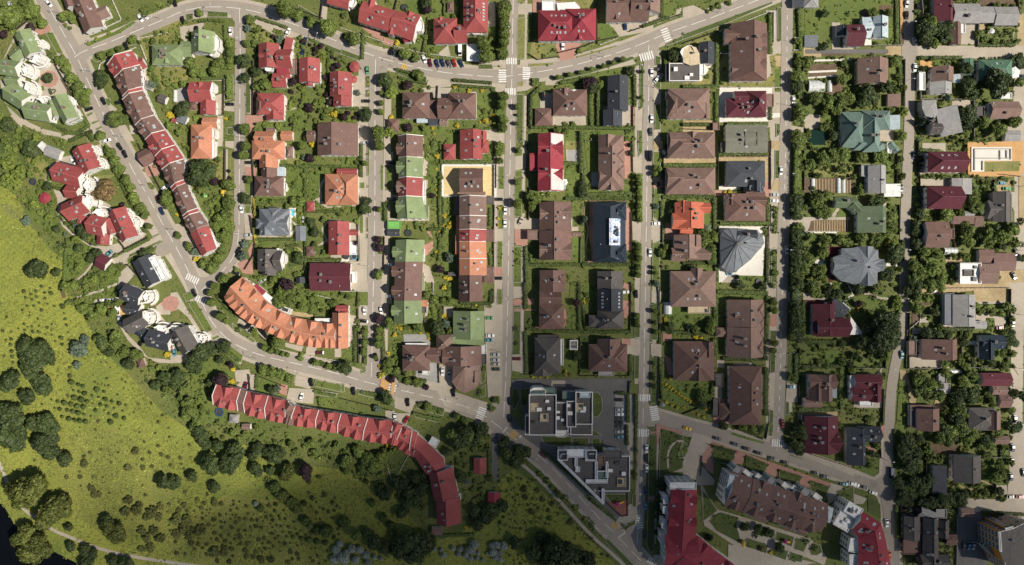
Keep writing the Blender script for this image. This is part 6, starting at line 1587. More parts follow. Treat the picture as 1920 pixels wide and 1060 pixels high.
B('dark grey L-shaped house at the street bend with three bright rooflights', 'house', 'gy D -48 30 92 308 f=.72 c=1 s=4; gx D 45 22 202 138 c=1 s=2', wall='g', ref='dark grey L-shaped house at the bend')
B('charcoal ridge-roofed house standing alone on the shaded lawn', 'house', 'gy K 750 235 958 436 f=.54 c=1; fx L 745 240 800 400 e=4', wall='w', ref='charcoal house on the shaded lawn')
B('long dark barn with a white metal gutter edge', 'shed', 'lw D 595 312 690 528 e=3.4 k=1.4', ref='dark barn with white gutter')
B('mauve hipped garage beside the dirt street', 'garage', 'gx P 1058 92 1168 152 e=3', ref='mauve hipped garage')
B('cluster of dark shingled townhouses with lean-to porches at the shaded corner', 'house', '''
gy K 380 690 500 870 c=1; gx L 490 640 620 720 r=25 e=4.4; gy K 520 700 640 1080 c=2 s=3; gy K 620 720 718 850 e=4.8 c=1; fx B 375 868 500 975 e=3.4; gx K 500 980 712 1080 e=5.2 c=1; fx P 500 740 540 820 e=4; gy K 450 795 500 880 e=3.6; gx B 690 830 775 910 e=3; fx L 620 640 695 705 e=3''', wall='d', e=5.4, ref='dark shingled townhouses')
B('small brown brick kiosk beside the dirt junction', 'shed', 'gx P 805 632 902 698 e=3', ref='small brown kiosk')
# ================================================================== apartment blocks
tile(0, 0, 1)
B('five-storey apartment block with long crimson roof and white balconied walls', 'apartment block', '''
s C,C,C 1257 915 1307 917 / 1254 955 1306 957 / 1250 1000 1305 1000 / 1246 1040 1304 1036 e=14 k=4 c=1 s=2 dp=1 dm=1 dw=4 dh=2.6
s C,C 1252 1072 1308 1004 / 1290 1090 1345 1036 / 1335 1112 1390 1068 e=14 k=4.2 c=1 s=2 dp=1; gx C 1246 1004 1308 1062 e=14 k=4.4; fx W 1256 905 1305 917 e=15 ; fx W 1244 930 1252 944 e=12; fx W 1243 950 1251 962 e=12; fx W 1241 975 1249 990 e=12; fx W 1239 1003 1247 1022 e=12; bal W 1310 1030 4 -40 e=11; bal W 1330 1042 4 -40 e=11''', e=14, ref='crimson apartment block')
tile(1280, 795)
B('long brown-roofed apartment block with glazed end and slanting balconies above the garden', 'apartment block', '''
s B,B,B,B,B 388 362 312 622 / 530 410 445 662 / 672 458 590 705 / 815 506 725 752 / 955 552 870 800 / 1092 600 1040 812 e=13 k=4.5 c=3 s=4 dp=1 dw=4.4 dh=2.8
gx L 320 372 392 600 r=14 e=13.6 k=.6; gx A 338 384 378 490 r=14 e=14.4 k=.5; gx A 1070 625 1120 740 r=14 e=11 k=.4; gy B 560 420 625 520 r=18 e=13 ; gy B 830 505 890 610 r=18 e=13
gx P 500 645 560 712 r=18 e=12; gx P 560 660 640 732 r=18 e=11.5; gx P 760 730 830 800 r=18 e=12; gx P 850 760 930 832 r=18 e=11.5
fx L 385 320 440 375 r=38 e=12; fx L 640 400 695 460 r=38 e=12; fx L 890 485 955 548 r=38 e=12; fx W 455 355 520 385 r=38 e=9; fx W 545 385 610 420 r=38 e=9; fx W 745 450 810 485 r=38 e=9; fx W 815 475 880 510 r=38 e=9; fx W 980 530 1040 565 r=38 e=9''', e=13, ref='brown apartment block')
tile(1600, 795)
B('maroon-roofed apartment block with a white notched end wall on the street bend', 'apartment block', '''
s C,C,C 62 652 -8 795 / 208 742 36 850 / 245 880 40 960 / 290 1100 30 1110 e=13 k=4 c=2 s=6 dm=0 f=.42; fx W -60 605 60 690 r=30 e=13.4 u=3; fx W -125 650 -5 790 r=30 e=11 u=3; fx W -30 860 35 960 r=10 e=11; fx W -30 980 30 1080 e=11''', e=13, ref='maroon apartment block at the bend')
B('orange and black checkered modern block with a flat dark roof', 'apartment block', '''
fan K 1185 920 1095 805 1198 780 1290 735 1400 760 1420 1150 1160 1130 1100 960 e=17 k=.1 c=1; fx W 1092 810 1104 955 r=-4 e=17.6; fx W 1140 776 1196 790 r=-14 e=17.5; fx K 1140 980 1280 1080 e=15 u=2; fx L 985 950 1140 990 r=45 e=9''', wall='o', e=16, ref='orange and black block')
# ================================================================== garden things
tile(320, 265)
pool('small rectangular swimming pool with white rim behind the slate house', 862, 500, 940, 574)
tile(640, 265)
trampoline('round blue paddling pool on the crimson house deck', 98, 866, 24, (.15, .42, .6))
trampoline('round black trampoline on the crimson house deck', 38, 866, 22, (.03, .03, .03))
trampoline('round dark pond ring beside the green and brown terrace', 503, 688, 26, (.02, .05, .05))
tile(320, 530)
trampoline('blue round trampoline below the end of the long curved red terrace', 370, 972, 32, (.02, .10, .25))
tile(640, 0)
trampoline('black round trampoline behind the long angled double red house', 475, 60, 26, (.02, .03, .03))
parasol('red octagonal parasol roof beside the tall red house', 108, 512, 42, 'R')
parasol('small red fabric awning beside the red octagonal parasol', 98, 606, 30, 'R')
tile(0, 265)
trampoline('dark blue round trampoline in the garden of the red crescent', 254, 304, 26, (.01, .03, .09))
parasol('faded red octagonal garden pavilion roof by the red crescent lawn', 358, 430, 44, 'C')
tile(1600, 795)
slide('yellow and pink play tower in the apartment garden', -520, 870, 20)
tile(1280, 795)
slide('yellow slide beside the shaded brown apartment block garden', 445, 880, 70, (.8, .5, .03), (.6, .4, .05))
tile(960, 795)
slide('yellow slide on the brown play surface beside the wedge office', 790, 590, -10)
tile(1600, 530)
slide('orange garden play tower on the round lawn beside the lane', 25, 175, 80, (.7, .3, .02), (.25, .05, .05))
tile(1280, 265)
trampoline('round light blue pool beside the grey umbrella-roof villa', 348, 985, 24, (.15, .5, .75))
gazebo('small cream square sun pavilion beside the red-orange house', 180, 650, 40, 40, 'V')
tile(1600, 0)
parasol('white round parasol in the yard behind the grey barn', 1018, 245, 20, 'W')
tile(960, 0)
tile(1600, 265)
mb_ = MB(); a_, b_ = W(880, 45), W(1182, 148); c_, d_ = W(880, 148), W(976, 230); q_ = W(1030, 140)
mb_.box(a_.x - q_.x, b_.y - q_.y, 0, b_.x - q_.x, a_.y - q_.y, .5); mb_.box(c_.x - q_.x, d_.y - q_.y, 0, d_.x - q_.x, c_.y - q_.y, .48)
m2_ = MB()
for p0_, p1_ in (((900, 60), (1170, 60)), ((900, 60), (900, 220)), ((1090, 70), (1090, 140)), ((960, 150), (960, 220)), ((1170, 60), (1170, 140)), ((900, 130), (1170, 130)), ((1140, 70), (1140, 130))):
    u_, v_ = W(*p0_) - q_, W(*p1_) - q_; m2_.bar((u_.x, u_.y, .5), (v_.x, v_.y, .5), .4, .55)
thing('house_foundation', 'white concrete house foundation on the orange sand building plot', 'foundation', 1030, 140, [('slab', mb_, GM['w']), ('low_wall', m2_, GM['u'])])
# ---- small outbuildings and garden pieces
tile(0, 0)
gazebo('small pale grey hipped garden hut behind the stepped terrace', 1132, 650, 62, 66, 'L', 20)
B('small dark grey garden shed behind the stepped terrace', 'shed', 'gx K 1188 712 1248 775 r=20 e=2.6')
tile(320, 0)
B('grey sheet-roofed shed wedged between the stepped terrace and the orange house', 'shed', 'lw S 45 862 122 925 r=20 e=2.8 k=.4; lw R 5 890 45 920 r=20 e=2.6 k=.3')
gazebo('small brown square hut below the red house by the grey terrace', 180, 806, 62, 56, 'B')
tunnel('narrow silver tunnel greenhouse beside the grey terrace', 22, 682, 50, 766, 'y')
tile(320, 265)
slide('long yellow inflatable slide by the fence of the quiet street', 402, 385, 90, (.80, .56, .02), (.78, .50, .04))
parasol('green square sunshade on the lawn behind the stepped terrace', 268, 412, 18, 'E', 4)
tile(320, 530)
gazebo('grey square garden pavilion below the long curved red terrace', 485, 1015, 66, 64, 'L', 5)
B('mauve-brown garden shed on the slope below the long curved red terrace', 'shed', 'gx P 535 1060 598 1105 e=2.6')
tile(960, 530)
tunnel('shiny silver arched shed behind the dark metal fence', 1132, 148, 1200, 236, 'y')
B('white slatted pergola on the small lawn behind the dark slate house', 'pergola', 'fx W 436 434 490 502 e=2.6; fx K 444 444 482 460 e=2.66 ph=.1; fx K 444 468 482 492 e=2.67 ph=.1')
tile(1280, 265)
tunnel('long white film tunnel among the vegetable rows', 1148, 280, 1182, 390, 'y')
tunnel('second white film tunnel standing close beside the long one', 1188, 280, 1218, 388, 'y')
tunnel('short sagging white film tunnel at the end of the vegetable rows', 955, 284, 992, 374, 'y')
trampoline('dark round garden pond dome beside the umbrella-roof villa hedge', 568, 1052, 22, (.20, .20, .19))
tile(1280, 530)
a_, b_, c_ = W(1232, 252), W(1335, 388), W(1232, 388); q_ = (a_ + b_ + c_) / 3; m3_, m4_ = MB(), MB()
tv_, tf_ = solid([(p.x - q_.x, p.y - q_.y, z) for p, z in ((a_, 4.2), (c_, 3.0), (b_, 3.4))], [(0, 1, 2)], .06); m3_.add(tv_, tf_)
for p in (a_, b_, c_): m4_.cyl((p.x - q_.x, p.y - q_.y), .08, 0, 4.0, 8)
thing('sail_canopy', 'white triangular sail canopy beside the maroon curved-gable house', 'canopy', 1266, 343, [('sail', m3_, WALLM['w']), ('mast_frame', m4_, FRAME)])
m5_ = MB()
for i in range(4): m5_.bar((-2.6, -2.2 + i * 1.5, 2.6), (2.6, -2.2 + i * 1.5, 2.6), .35, .2)
for i in range(4): m5_.bar((-2.4 + i * 1.6, -2.6, 2.82), (-2.4 + i * 1.6, 2.6, 2.82), .3, .18)
for i in (-2.3, 2.3):
    for j in (-2.1, 2.1): m5_.box(i - .1, j - .1, 0, i + .1, j + .1, 2.6)
thing('pergola', 'white lattice pergola on the path to the round lawn', 'pergola', 1190, 198, [('lattice', m5_, FRAME)], 42)
# ================================================================== cars
tile(0, 0)
cars('k 8 70 70; n 36 52 65; s 75 40 70; w 368 25 55; w 1052 135 60; w 1088 118 60; k 945 345 70; k 890 768 -10; k 775 758 65; k 664 818 -20; w 632 660 65; w 800 1055 -20')
tile(320, 0)
cars('k 90 152 75; k 192 225 88; k 28 20 75; w 878 240 -65; b 1004 308 -75; b 988 398 -80; k 443 782 0; w 448 236 90')
tile(640, 0)
cars('k 372 384 -70; d 410 396 -65; w 622 444 70; n 666 472 78; b 718 476 74; b 760 472 72; d 805 478 66; r 846 474 70; b 898 476 68; wv 890 378 90; g 196 528 88; k 184 758 0; k 678 724 80')
tile(960, 0)
cars('w 382 345 90; b 850 196 88; w 1048 546 88; d 1100 526 25; w 1088 594 -50; ku 232 724 85; w 1048 892 90; d 1040 990 90')
tile(1280, 0)
cars('w 832 750 90')
tile(1600, 0)
cars('w 402 28 95; k 400 115 90; k 484 56 90; w 464 312 68; w 462 508 92; bu 1265 592 90')
tile(0, 265)
cars('w 550 148 50; k 935 96 68; k 896 40 60; b 1212 524 68; n 1190 415 -40; w 1240 345 -30; d 700 768 20; t 818 840 -45')
tile(320, 265)
cars('k 588 160 0; k 655 160 0; w 532 508 85; s 580 704 -8; k 508 822 -70; k 488 990 18; k 382 1018 -35; s 685 1046 -30; s 998 580 90')
tile(640, 265)
cars('s 178 12 -10; k 370 156 0; k 378 434 0; k 1182 436 0; w 1230 520 90; w 1228 616 90; d 374 876 0; w 380 926 0; k 1178 1028 0')
tile(960, 265)
cars('e 66 596 -65; w 1080 618 -3; k 1085 320 8; w 1036 836 90; kv 1034 112 90; k 1170 48 70; k 1180 320 0; k 1210 590 85; eu 1144 96 55')
tile(1280, 265)
cars('w 738 222 90; s 690 402 0; w 688 448 0; w 782 816 90')
tile(1600, 265)
cars('b 455 105 90; s 362 350 90; t 1112 314 0; g 1152 356 0; k 1222 836 80; b 1206 925 90; k 1205 1010 65')
tile(0, 530)
cars('wv 886 206 88; s 896 278 88; k 1058 448 -55; e 732 136 -5; w 785 132 0; w 830 132 0')
tile(320, 530)
cars('k 176 78 68; k 588 320 -50; k 680 366 55; k 704 388 60; t 28 524 90; n 560 775 -85; k 1052 748 85; w 982 858 -80; n 1116 526 0; k 540 330 25')
tile(640, 530)
cars('w 174 212 90; k 168 290 5; w 298 206 90; w 370 102 0; k 90 814 88; k 498 898 88; w 402 1010 88; r 486 1028 -60; w 760 668 88; s 810 680 88; k 842 826 90; g 1110 266 0; w 1116 398 0; t 1108 432 0; s 1155 540 0; s 1155 580 0; e 1158 612 0; d 1162 650 0; k 260 560 75; k 265 400 80')
cars('k 1265 890 90; k 1262 1020 85', 'on the avenue past the white modernist office building', 'driving')
tile(960, 530)
cars('n 38 572 0; w 848 72 -3; k 932 86 88; k 806 880 0; s 806 952 0; w 806 988 0; d 806 1018 0; k 806 1048 0')
tile(1280, 530)
cars('t 815 782 0; r 748 1050 85')
tile(1600, 530)
cars('k 398 62 80; t 364 542 88; b 1196 194 88; k 1196 306 88; r 1102 338 -5; b 1214 1022 90; s 592 66 5')
tile(960, 795)
cars('d 806 20 0; s 806 58 0; t 806 96 0; w 1010 186 90; k 1008 260 90; w 1010 334 90; b 1002 500 90; t 1002 612 90; k 996 834 80; n 234 232 42')
tile(1280, 795)
cars('y 35 34 18; d 258 110 15; d 392 152 18; k 476 186 15; k 566 218 16; d 672 258 12; k 768 290 12; k 998 370 14; d 1068 396 14; t 1212 452 5; w 1275 448 10; r 750 2 85')
tile(1600, 795)
cars('w 18 458 16; d 86 478 16; w 152 518 22; bv 284 366 90; w 252 744 86; o 270 986 86; b 1196 178 84; k 1188 276 86; b 1182 396 80; d 1178 546 0; r 1250 546 0; d 828 915 90; t 866 915 90; s 900 915 88; k 1275 365 88')
# ================================================================== street lamps
tile(0, 0, 1)
lamps('110 25 30; 170 135 30; 232 258 25; 283 350 25; 330 432 25', 'along the diagonal road past the crescents')
lamps('185 80 100; 300 35 110; 402 25 -60; 600 78 -70; 742 112 110; 845 128 100; 1130 108 80; 1345 24 70', 'along the curved northern avenue')
lamps('461 80 180; 461 160 180; 461 260 180; 461 360 180; 461 440 180', 'along the quiet street past the orange villa')
lamps('690 180 0; 692 300 0; 692 404 0; 690 500 0; 688 600 0', 'along the street in front of the green terraces')
lamps('948 60 0; 970 230 180; 945 333 0; 944 460 0; 942 560 0; 938 660 0', 'along the long straight avenue')
lamps('1226 165 180; 1202 340 0; 1200 515 0; 1222 640 180; 1195 700 0', 'along the street between the navy and slate villas')
lamps('1488 80 180; 1486 200 180; 1484 330 180; 1480 470 180; 1452 660 0; 1450 780 0', 'along the street with dashed line beside the gardens')
lamps('1695 50 0; 1693 155 0; 1690 230 0; 1688 352 0; 1685 470 0; 1682 560 0; 1658 690 0', 'along the narrow lane by the vegetable plots')
lamps('1912 350 180; 1908 470 180; 1908 590 180; 1905 690 180', 'along the pale dirt street')
lamps('480 672 -100; 560 700 -80; 680 733 -80; 770 722 100; 858 748 90; 1000 860 -45; 1060 925 -45; 1130 1000 -45', 'along the road below the orange terrace')
lamps('1290 815 -75; 1420 850 -75; 1520 885 -75; 1655 860 0', 'along the road above the apartment blocks')
# ================================================================== people on the lakeside path
def person(x, y, rz, top, legs, label, group=None):
    m = bpy.data.materials.new('clothes'); m.use_nodes = True
    N, L = m.node_tree.nodes, m.node_tree.links
    tc = N.new('ShaderNodeTexCoord'); sp = N.new('ShaderNodeSeparateXYZ'); cr = N.new('ShaderNodeValToRGB')
    L.new(tc.outputs['Object'], sp.inputs[0]); mp = N.new('ShaderNodeMath'); mp.operation = 'DIVIDE'; mp.inputs[1].default_value = 1.8
    L.new(sp.outputs[2], mp.inputs[0]); L.new(mp.outputs[0], cr.inputs[0]); L.new(cr.outputs[0], N['Principled BSDF'].inputs['Base Color'])
    cr.color_ramp.interpolation = 'CONSTANT'; el = cr.color_ramp.elements
    el[0].position, el[0].color = 0, (*legs, 1); el[1].position, el[1].color = .52, (*top, 1)
    q = el.new(.83); q.color = (.45, .26, .18, 1); q = el.new(.93); q.color = (.05, .03, .02, 1)
    J = [(0, 0, .95), (0, 0, 1.2), (0, .02, 1.42), (0, .02, 1.52), (0, .04, 1.66), (0, .04, 1.76), (.1, 0, .9), (.11, .18, .5), (.11, .1, .08), (.11, .26, .03), (-.1, 0, .9), (-.11, -.05, .48), (-.11, -.32, .1), (-.11, -.2, .03), (.2, 0, 1.4), (.25, -.1, 1.12), (.24, .08, .9), (-.2, 0, 1.4), (-.25, .1, 1.12), (-.24, .26, .95)]
    Ed = [(0, 1), (1, 2), (2, 3), (3, 4), (4, 5), (0, 6), (6, 7), (7, 8), (8, 9), (0, 10), (10, 11), (11, 12), (12, 13), (2, 14), (14, 15), (15, 16), (2, 17), (17, 18), (18, 19)]
    Rd = [.15, .14, .15, .06, .11, .07, .1, .07, .05, .04, .1, .07, .05, .04, .07, .05, .04, .07, .05, .04]
    me = bpy.data.meshes.new('body'); me.from_pydata(J, Ed, []); me.materials.append(m)
    p = W(x, y); o = obj('person', me, None, (p.x, p.y, gz(p.x, p.y)), rz)
    o.modifiers.new('Skin', 'SKIN')
    for sv, r_ in zip(me.skin_vertices[0].data, Rd): sv.radius = (r_, r_)
    me.skin_vertices[0].data[0].use_root = True
    o.modifiers.new('Subdivision', 'SUBSURF').levels = 1
    o.modifiers['Subdivision'].render_levels = 1
    tag(o, label, 'person', group)
tile(0, 795)
person(990, 962, 1.2, (.5, .5, .5), (.05, .06, .12), 'person in a light grey top walking on the lakeside path')
person(1012, 968, 1.2, (.6, .35, .05), (.1, .1, .1), 'person in an orange top walking on the lakeside path')
person(1030, 970, 1.3, (.6, .6, .6), (.3, .05, .05), 'person in a white top and red trousers on the lakeside path')
person(1242, 1022, -1.3, (.03, .03, .04), (.05, .05, .07), 'person in dark clothes walking alone on the lakeside path')
person(622, 890, 1.0, (.3, .03, .03), (.05, .05, .07), 'person in a red top on the lakeside path below the large trees')
person(36, 350, -.4, (.05, .1, .3), (.06, .06, .06), 'person in a blue top on the path beside the meadow edge')
# ================================================================== hedges and fences
tile(0, 0)
hedge('290 265 400 470; 665 1005 700 1060; 490 995 570 1005 640 960 670 940 620 880; 1110 490 1200 660; 200 0 240 150; 390 920 450 960 500 985', 8)
hedge('520 1060 600 1020 690 985', 9)
fence('k', '130 220 210 160; 420 490 600 820')
fence('w', '660 275 915 155; 915 155 845 0; 745 525 755 480 1020 360; 1060 345 1110 470; 1060 290 1260 250', 1.0)
fence('t', '470 600 605 825')
tile(320, 0)
hedge('408 190 415 520; 230 590 395 590; 1185 400 1185 550; 285 150 400 160; 215 160 265 155; 640 130 880 210', 7)
hedge('445 290 445 520; 440 560 445 740', 14, 2.6, 't', 'along the quiet street verge')
fence('k', '400 600 398 860; 620 460 620 860; 1175 560 1175 720; 900 60 1140 140; 1140 30 1125 150')
fence('w', '1175 720 1175 850', 1.2)
tile(640, 0)
hedge('160 445 165 240; 850 640 1130 660 1160 720; 430 580 640 630; 20 270 160 320; 410 520 540 555 630 600; 840 600 1130 625', 7)
hedge('840 985 1160 960; 0 810 135 815; 1160 690 1160 960; 775 0 775 120', 6, 1.5)
fence('w', '190 100 200 210; 0 215 380 340; 400 350 600 400; 600 400 900 440', 1.0)
fence('k', '650 140 610 390; 1155 20 1160 430; 725 650 720 740; 880 0 880 150; 420 0 395 100')
tile(960, 0)
hedge('210 655 145 720 140 950; 140 955 920 965; 645 590 645 945; 590 600 595 945; 920 560 925 800; 360 625 620 580; 1125 0 1125 130; 1150 380 1150 600; 980 200 1180 130', 8, 2.0)
hedge('520 985 520 1300', 10, 2.6)
fence('k', '155 100 150 300; 125 410 190 450 340 430; 345 400 545 350 640 310 790 280; 635 0 640 330; 880 240 1270 110; 125 720 125 950; 905 800 905 950', 1.4)
fence('w', '660 340 790 290', 1)
tile(1280, 0)
hedge('258 250 258 650; 0 650 245 650; 655 110 660 405; 0 935 240 935; 255 690 255 920; 330 930 640 930; 870 60 885 380; 865 400 880 740', 9, 2.0)
hedge('660 800 660 900; 640 960 645 1060', 7, 1.6)
fence('w', '275 240 640 95 680 95; 680 95 680 320; 280 405 365 405; 280 658 735 660; 275 920 660 915; 830 380 905 380', 1.1)
fence('k', '260 240 0 330; 0 970 240 980; 900 440 895 760')
tile(1600, 0)
hedge('930 340 1200 340 1250 300; 500 435 810 435; 325 0 330 340; 240 430 370 440; 350 480 350 690', 9, 1.6)
fence('g', '495 540 495 750; 505 0 515 130; 0 350 360 345; 500 748 900 750; 895 760 895 1060; 380 450 378 800; 930 180 925 340', 1.8)
fence('t', '340 0 345 340; 1230 20 1240 120')
tile(0, 265)
hedge('820 130 1090 680; 940 825 1120 735; 1000 890 1150 800; 500 800 480 1060; 580 1060 800 960 920 920', 8, 1.6)
hedge('400 345 490 370; 450 560 560 580', 8)
fence('k', '900 750 940 810 1110 720; 830 880 960 810; 880 945 960 925 1040 1010; 450 570 560 690 690 780; 1040 20 1150 250 1220 380')
tile(320, 265)
hedge('640 180 1280 190; 1010 200 1015 1060; 640 460 1000 440; 1030 530 1280 525; 640 740 1010 735; 1030 890 1280 885; 260 470 390 400; 160 380 370 330; 870 790 960 780', 7, 1.6)
hedge('625 420 635 560', 4, 1.4, 'y', 'with yellow leaves beside the slate house')
hedge('630 700 640 760', 5, 1.4, 'y', 'with yellow leaves by the slate house drive')
fence('k', '615 130 640 540; 410 60 405 400; 640 740 620 860 560 960; 1020 900 1020 1060; 600 560 620 700')
tile(640, 265)
hedge('750 0 752 170; 745 230 740 420; 740 420 745 660; 740 700 735 900; 148 20 148 270; 120 390 150 560; 330 460 330 600; 770 160 1140 155; 650 660 740 660; 850 420 850 560; 560 600 570 660; 0 210 120 205; 1120 500 1120 640; 1120 850 1125 930; 690 0 680 60', 8, 1.7)
fence('k', '1145 0 1145 170; 1145 180 1145 410; 1150 480 1145 660; 1145 760 1145 940; 125 600 130 900; 325 720 320 960; 760 420 760 720')
fence('w', '755 175 1165 175; 755 175 755 415; 755 415 870 415; 1165 175 1165 350; 0 905 160 905', 1.3)
tile(960, 265)
hedge('515 0 530 160 540 320; 915 240 915 590; 915 750 920 1020; 110 930 510 925; 400 430 900 430; 525 925 890 925; 1140 180 1280 180; 1130 420 1280 410; 105 790 110 1060; 385 165 510 165; 1125 450 1125 600; 560 400 890 390', 9, 1.9)
hedge('955 260 955 590; 945 770 945 1020', 13, 2.8, 't', 'along the pavement opposite the navy mansion')
fence('k', '110 0 105 220; 130 350 125 590; 900 0 905 230; 895 540 895 840; 515 680 510 920; 1135 0 1130 360; 1125 620 1125 760')
fence('t', '640 0 575 0; 580 445 850 450')
tile(1280, 265)
hedge('280 615 650 615; 270 100 640 95; 0 410 240 420; 240 420 240 660; 245 680 255 1050; 640 420 640 640; 640 800 635 1060; 0 185 250 180; 0 915 200 910', 9, 1.8)
hedge('860 20 855 400; 855 640 850 1060; 850 400 860 560', 18, 3.5, 't', 'tall and dense beside the street with the dashed line')
fence('k', '260 0 265 360; 655 0 655 360; 655 480 655 640; 905 70 905 400; 640 640 630 1000')
fence('t', '270 120 650 118; 910 280 1280 278', 1.6)
fence('w', '275 638 660 642; 270 640 268 1000; 940 682 1160 680', 1.0)
tile(1600, 265)
hedge('500 65 640 75; 530 270 730 270; 310 490 320 680; 345 110 350 320; 370 740 370 900; 1060 300 1060 380', 8, 1.5)
fence('k', '478 0 480 260; 490 280 495 1060; 840 0 845 260; 320 60 320 320; 335 480 335 700; 855 400 850 520', 1.9)
fence('t', '740 620 760 880; 880 280 1060 290; 1100 250 1240 265', 1.7)
tile(0, 530)
hedge('520 130 600 170 700 180 860 145; 440 50 520 40 640 0', 8, 1.6)
fence('k', '580 185 720 160 860 140')
tile(320, 530)
hedge('1070 110 1045 240; 650 690 640 800; 1080 810 1240 850; 350 100 420 190 500 250; 380 40 470 -10; 1110 860 1130 930; 370 520 500 640; 50 700 130 690', 8, 1.5)
hedge('370 240 440 300; 1050 590 1270 650; 690 640 920 720; 700 480 890 545; 140 540 260 480; 380 480 520 590', 10, 1.6)
fence('w', '820 0 860 20; 1090 90 1200 120; 1060 800 1250 830; 1060 550 1270 590', 1.1)
fence('k', '340 90 420 190 560 290 720 440; 590 690 600 800; 660 700 860 780; 280 460 520 650; 50 820 130 740')
tile(640, 530)
hedge('105 320 105 610; 20 590 120 615; 745 180 745 320; 470 340 620 340; 890 150 1120 160 1130 60; 310 330 320 620 420 700 640 740; 150 820 380 860; 540 980 740 1030; 575 905 770 960; 840 985 1000 1045; 430 720 610 770; 180 330 180 610', 9, 1.6)
fence('k', '125 70 120 180; 765 180 745 330; 1140 50 1140 150; 125 200 130 600; 730 600 735 750; 0 870 380 960')
fence('w', '0 65 200 68; 690 0 690 120; 560 690 700 720', 1.1)
tile(960, 530)
hedge('110 350 510 370; 510 370 890 370; 100 370 110 690; 505 0 505 360; 520 130 560 350 640 350; 140 690 440 690; 890 540 890 700; 1110 580 1130 880; 1180 375 1280 370; 100 0 105 200; 930 840 930 1060; 870 830 870 1050; 780 830 850 830', 9, 1.8)
fence('k', '510 700 890 700; 890 0 885 360; 110 690 440 700; 1100 0 1110 460; 510 420 505 690; 880 740 875 830; 1100 560 1090 900', 1.5)
tile(1280, 530)
hedge('260 70 640 80; 245 100 245 330; 640 100 630 440; 0 380 240 375; 300 570 640 570; 630 640 625 1000; 910 140 910 440; 870 440 1280 450; 240 420 250 560; 870 955 1160 950; 1190 630 1190 940; 230 750 210 950; 860 630 1180 625; 850 530 850 750', 11, 2.0)
hedge('845 20 840 420', 22, 3.8, 'd', 'tall and dark beside the maroon sail canopy house')
fence('k', '610 230 620 420; 870 500 865 900; 1180 640 1175 950; 870 950 1160 945; 215 900 0 985')
tile(1600, 530)
hedge('340 100 345 240; 30 380 250 400; 810 360 805 480; 650 350 900 350; 1165 360 1160 620; 200 430 0 440', 9, 1.8)
fence('k', '410 230 400 640; 1165 50 1160 350; 235 560 230 640; 220 800 210 1060; 800 360 800 620', 1.9)
fence('g', '0 640 240 640; 400 645 650 640; 500 45 1160 40; 810 635 1160 640', 1.7)
fence('w', '500 230 490 320; 480 290 400 360', 1)
tile(640, 795)
hedge('980 200 1100 190; 1110 180 1115 420; 700 840 1000 830', 8, 1.5)
fence('w', '350 330 390 450; 500 240 390 440', .8)
tile(960, 795)
hedge('590 560 760 700; 930 0 925 420; 860 10 865 160; 230 200 560 500', 7, 1.4)
fence('k', '700 580 820 690 865 680 865 520', 1.1)
tile(1280, 795)
hedge('225 170 390 220; 470 250 640 310; 720 350 890 400; 950 440 1090 480; 400 30 600 110', 6, 1.2)
fence('k', '130 380 140 240; 190 150 400 210; 640 0 620 110; 820 180 1280 330', 1.2)
tile(1600, 795)
hedge('320 610 330 860; 690 640 780 660; 960 660 1280 680; 1110 160 1110 250; 310 40 310 300', 8, 1.5)
fence('k', '540 140 535 400; 345 610 345 880; 1055 450 1060 540; 190 0 200 250', 1.7)
fence('g', '770 640 765 1060; 930 240 1120 250', 1.5)
# ================================================================== trees read from the photograph
tile(0, 0)
T('t 323 178 40 460 455 42 510 520 40 550 590 48 600 660 48 640 760 50 590 710 40 650 700 40 860 900 62 930 900 50 760 1020 40 480 130 40 540 140 36; u 230 205 38 35 260 34; d 360 585 42 770 580 52 760 630 46 380 680 30; t 70 130 90 150 110 60 200 40 60 250 90 60 1000 300 34; d 60 940 60; t 770 420 36 840 410 30 900 380 36; y 1270 860 30; s 1140 640 36; v 670 325 20 725 295 18 825 250 18; b 490 190 18 520 210 18')
tile(320, 0)
T('r 870 92 66 1190 215 70; t 605 155 42 1060 165 46 955 120 44; l 605 155 25; t 215 100 32 155 480 50 180 540 46 360 480 50 330 540 40 230 550 36; d 550 460 60 560 590 44 90 820 60 640 545 44; r 560 970 44; t 720 640 50 650 650 38 630 330 30 570 330 32; s 820 300 36 580 215 30; u 920 620 36 1040 810 36; y 1230 858 30 1205 855 22 410 890 18; r 445 340 36 450 400 34 445 460 32; y 10 860 22; l 1140 440 34; b 455 890 20')
tile(640, 0)
T('r 1225 60 62 1220 130 52 1225 200 46 1220 260 46 1220 320 44 1215 415 46 1060 330 60 1090 430 62 1215 725 42 1210 790 40 1215 900 38 1210 965 38; l 375 695 50 360 1000 44 625 960 26; y 375 695 30 420 320 24; d 330 600 60 190 870 50; u 500 640 40 505 960 36; t 480 410 46 560 440 36 100 300 54 60 280 40 570 560 44 590 575 38; r 300 700 20 300 775 24 300 845 26 300 635 20; r 285 1005 60; l 590 575 20; s 122 698 24; y 850 655 16 1055 680 16 1085 905 26 1150 860 16 1150 930 16 375 878 20; u 640 70 40; d 640 30 50; y 200 600 8 200 635 8 200 700 8')
tile(960, 0)
T('u 580 630 60; d 600 650 55 885 535 38 1215 420 50; r 830 450 24 755 472 20 680 502 18 590 520 18 510 546 18 430 562 20 340 585 20; r 980 540 16 965 735 18 40 805 26 35 930 18 45 865 14; t 650 640 40 900 560 26; t 660 930 22 880 940 24 340 640 26; b 170 615 30 400 940 30 460 935 26; t 340 985 34 400 990 30 600 1040 20 870 990 24')
tile(1280, 0)
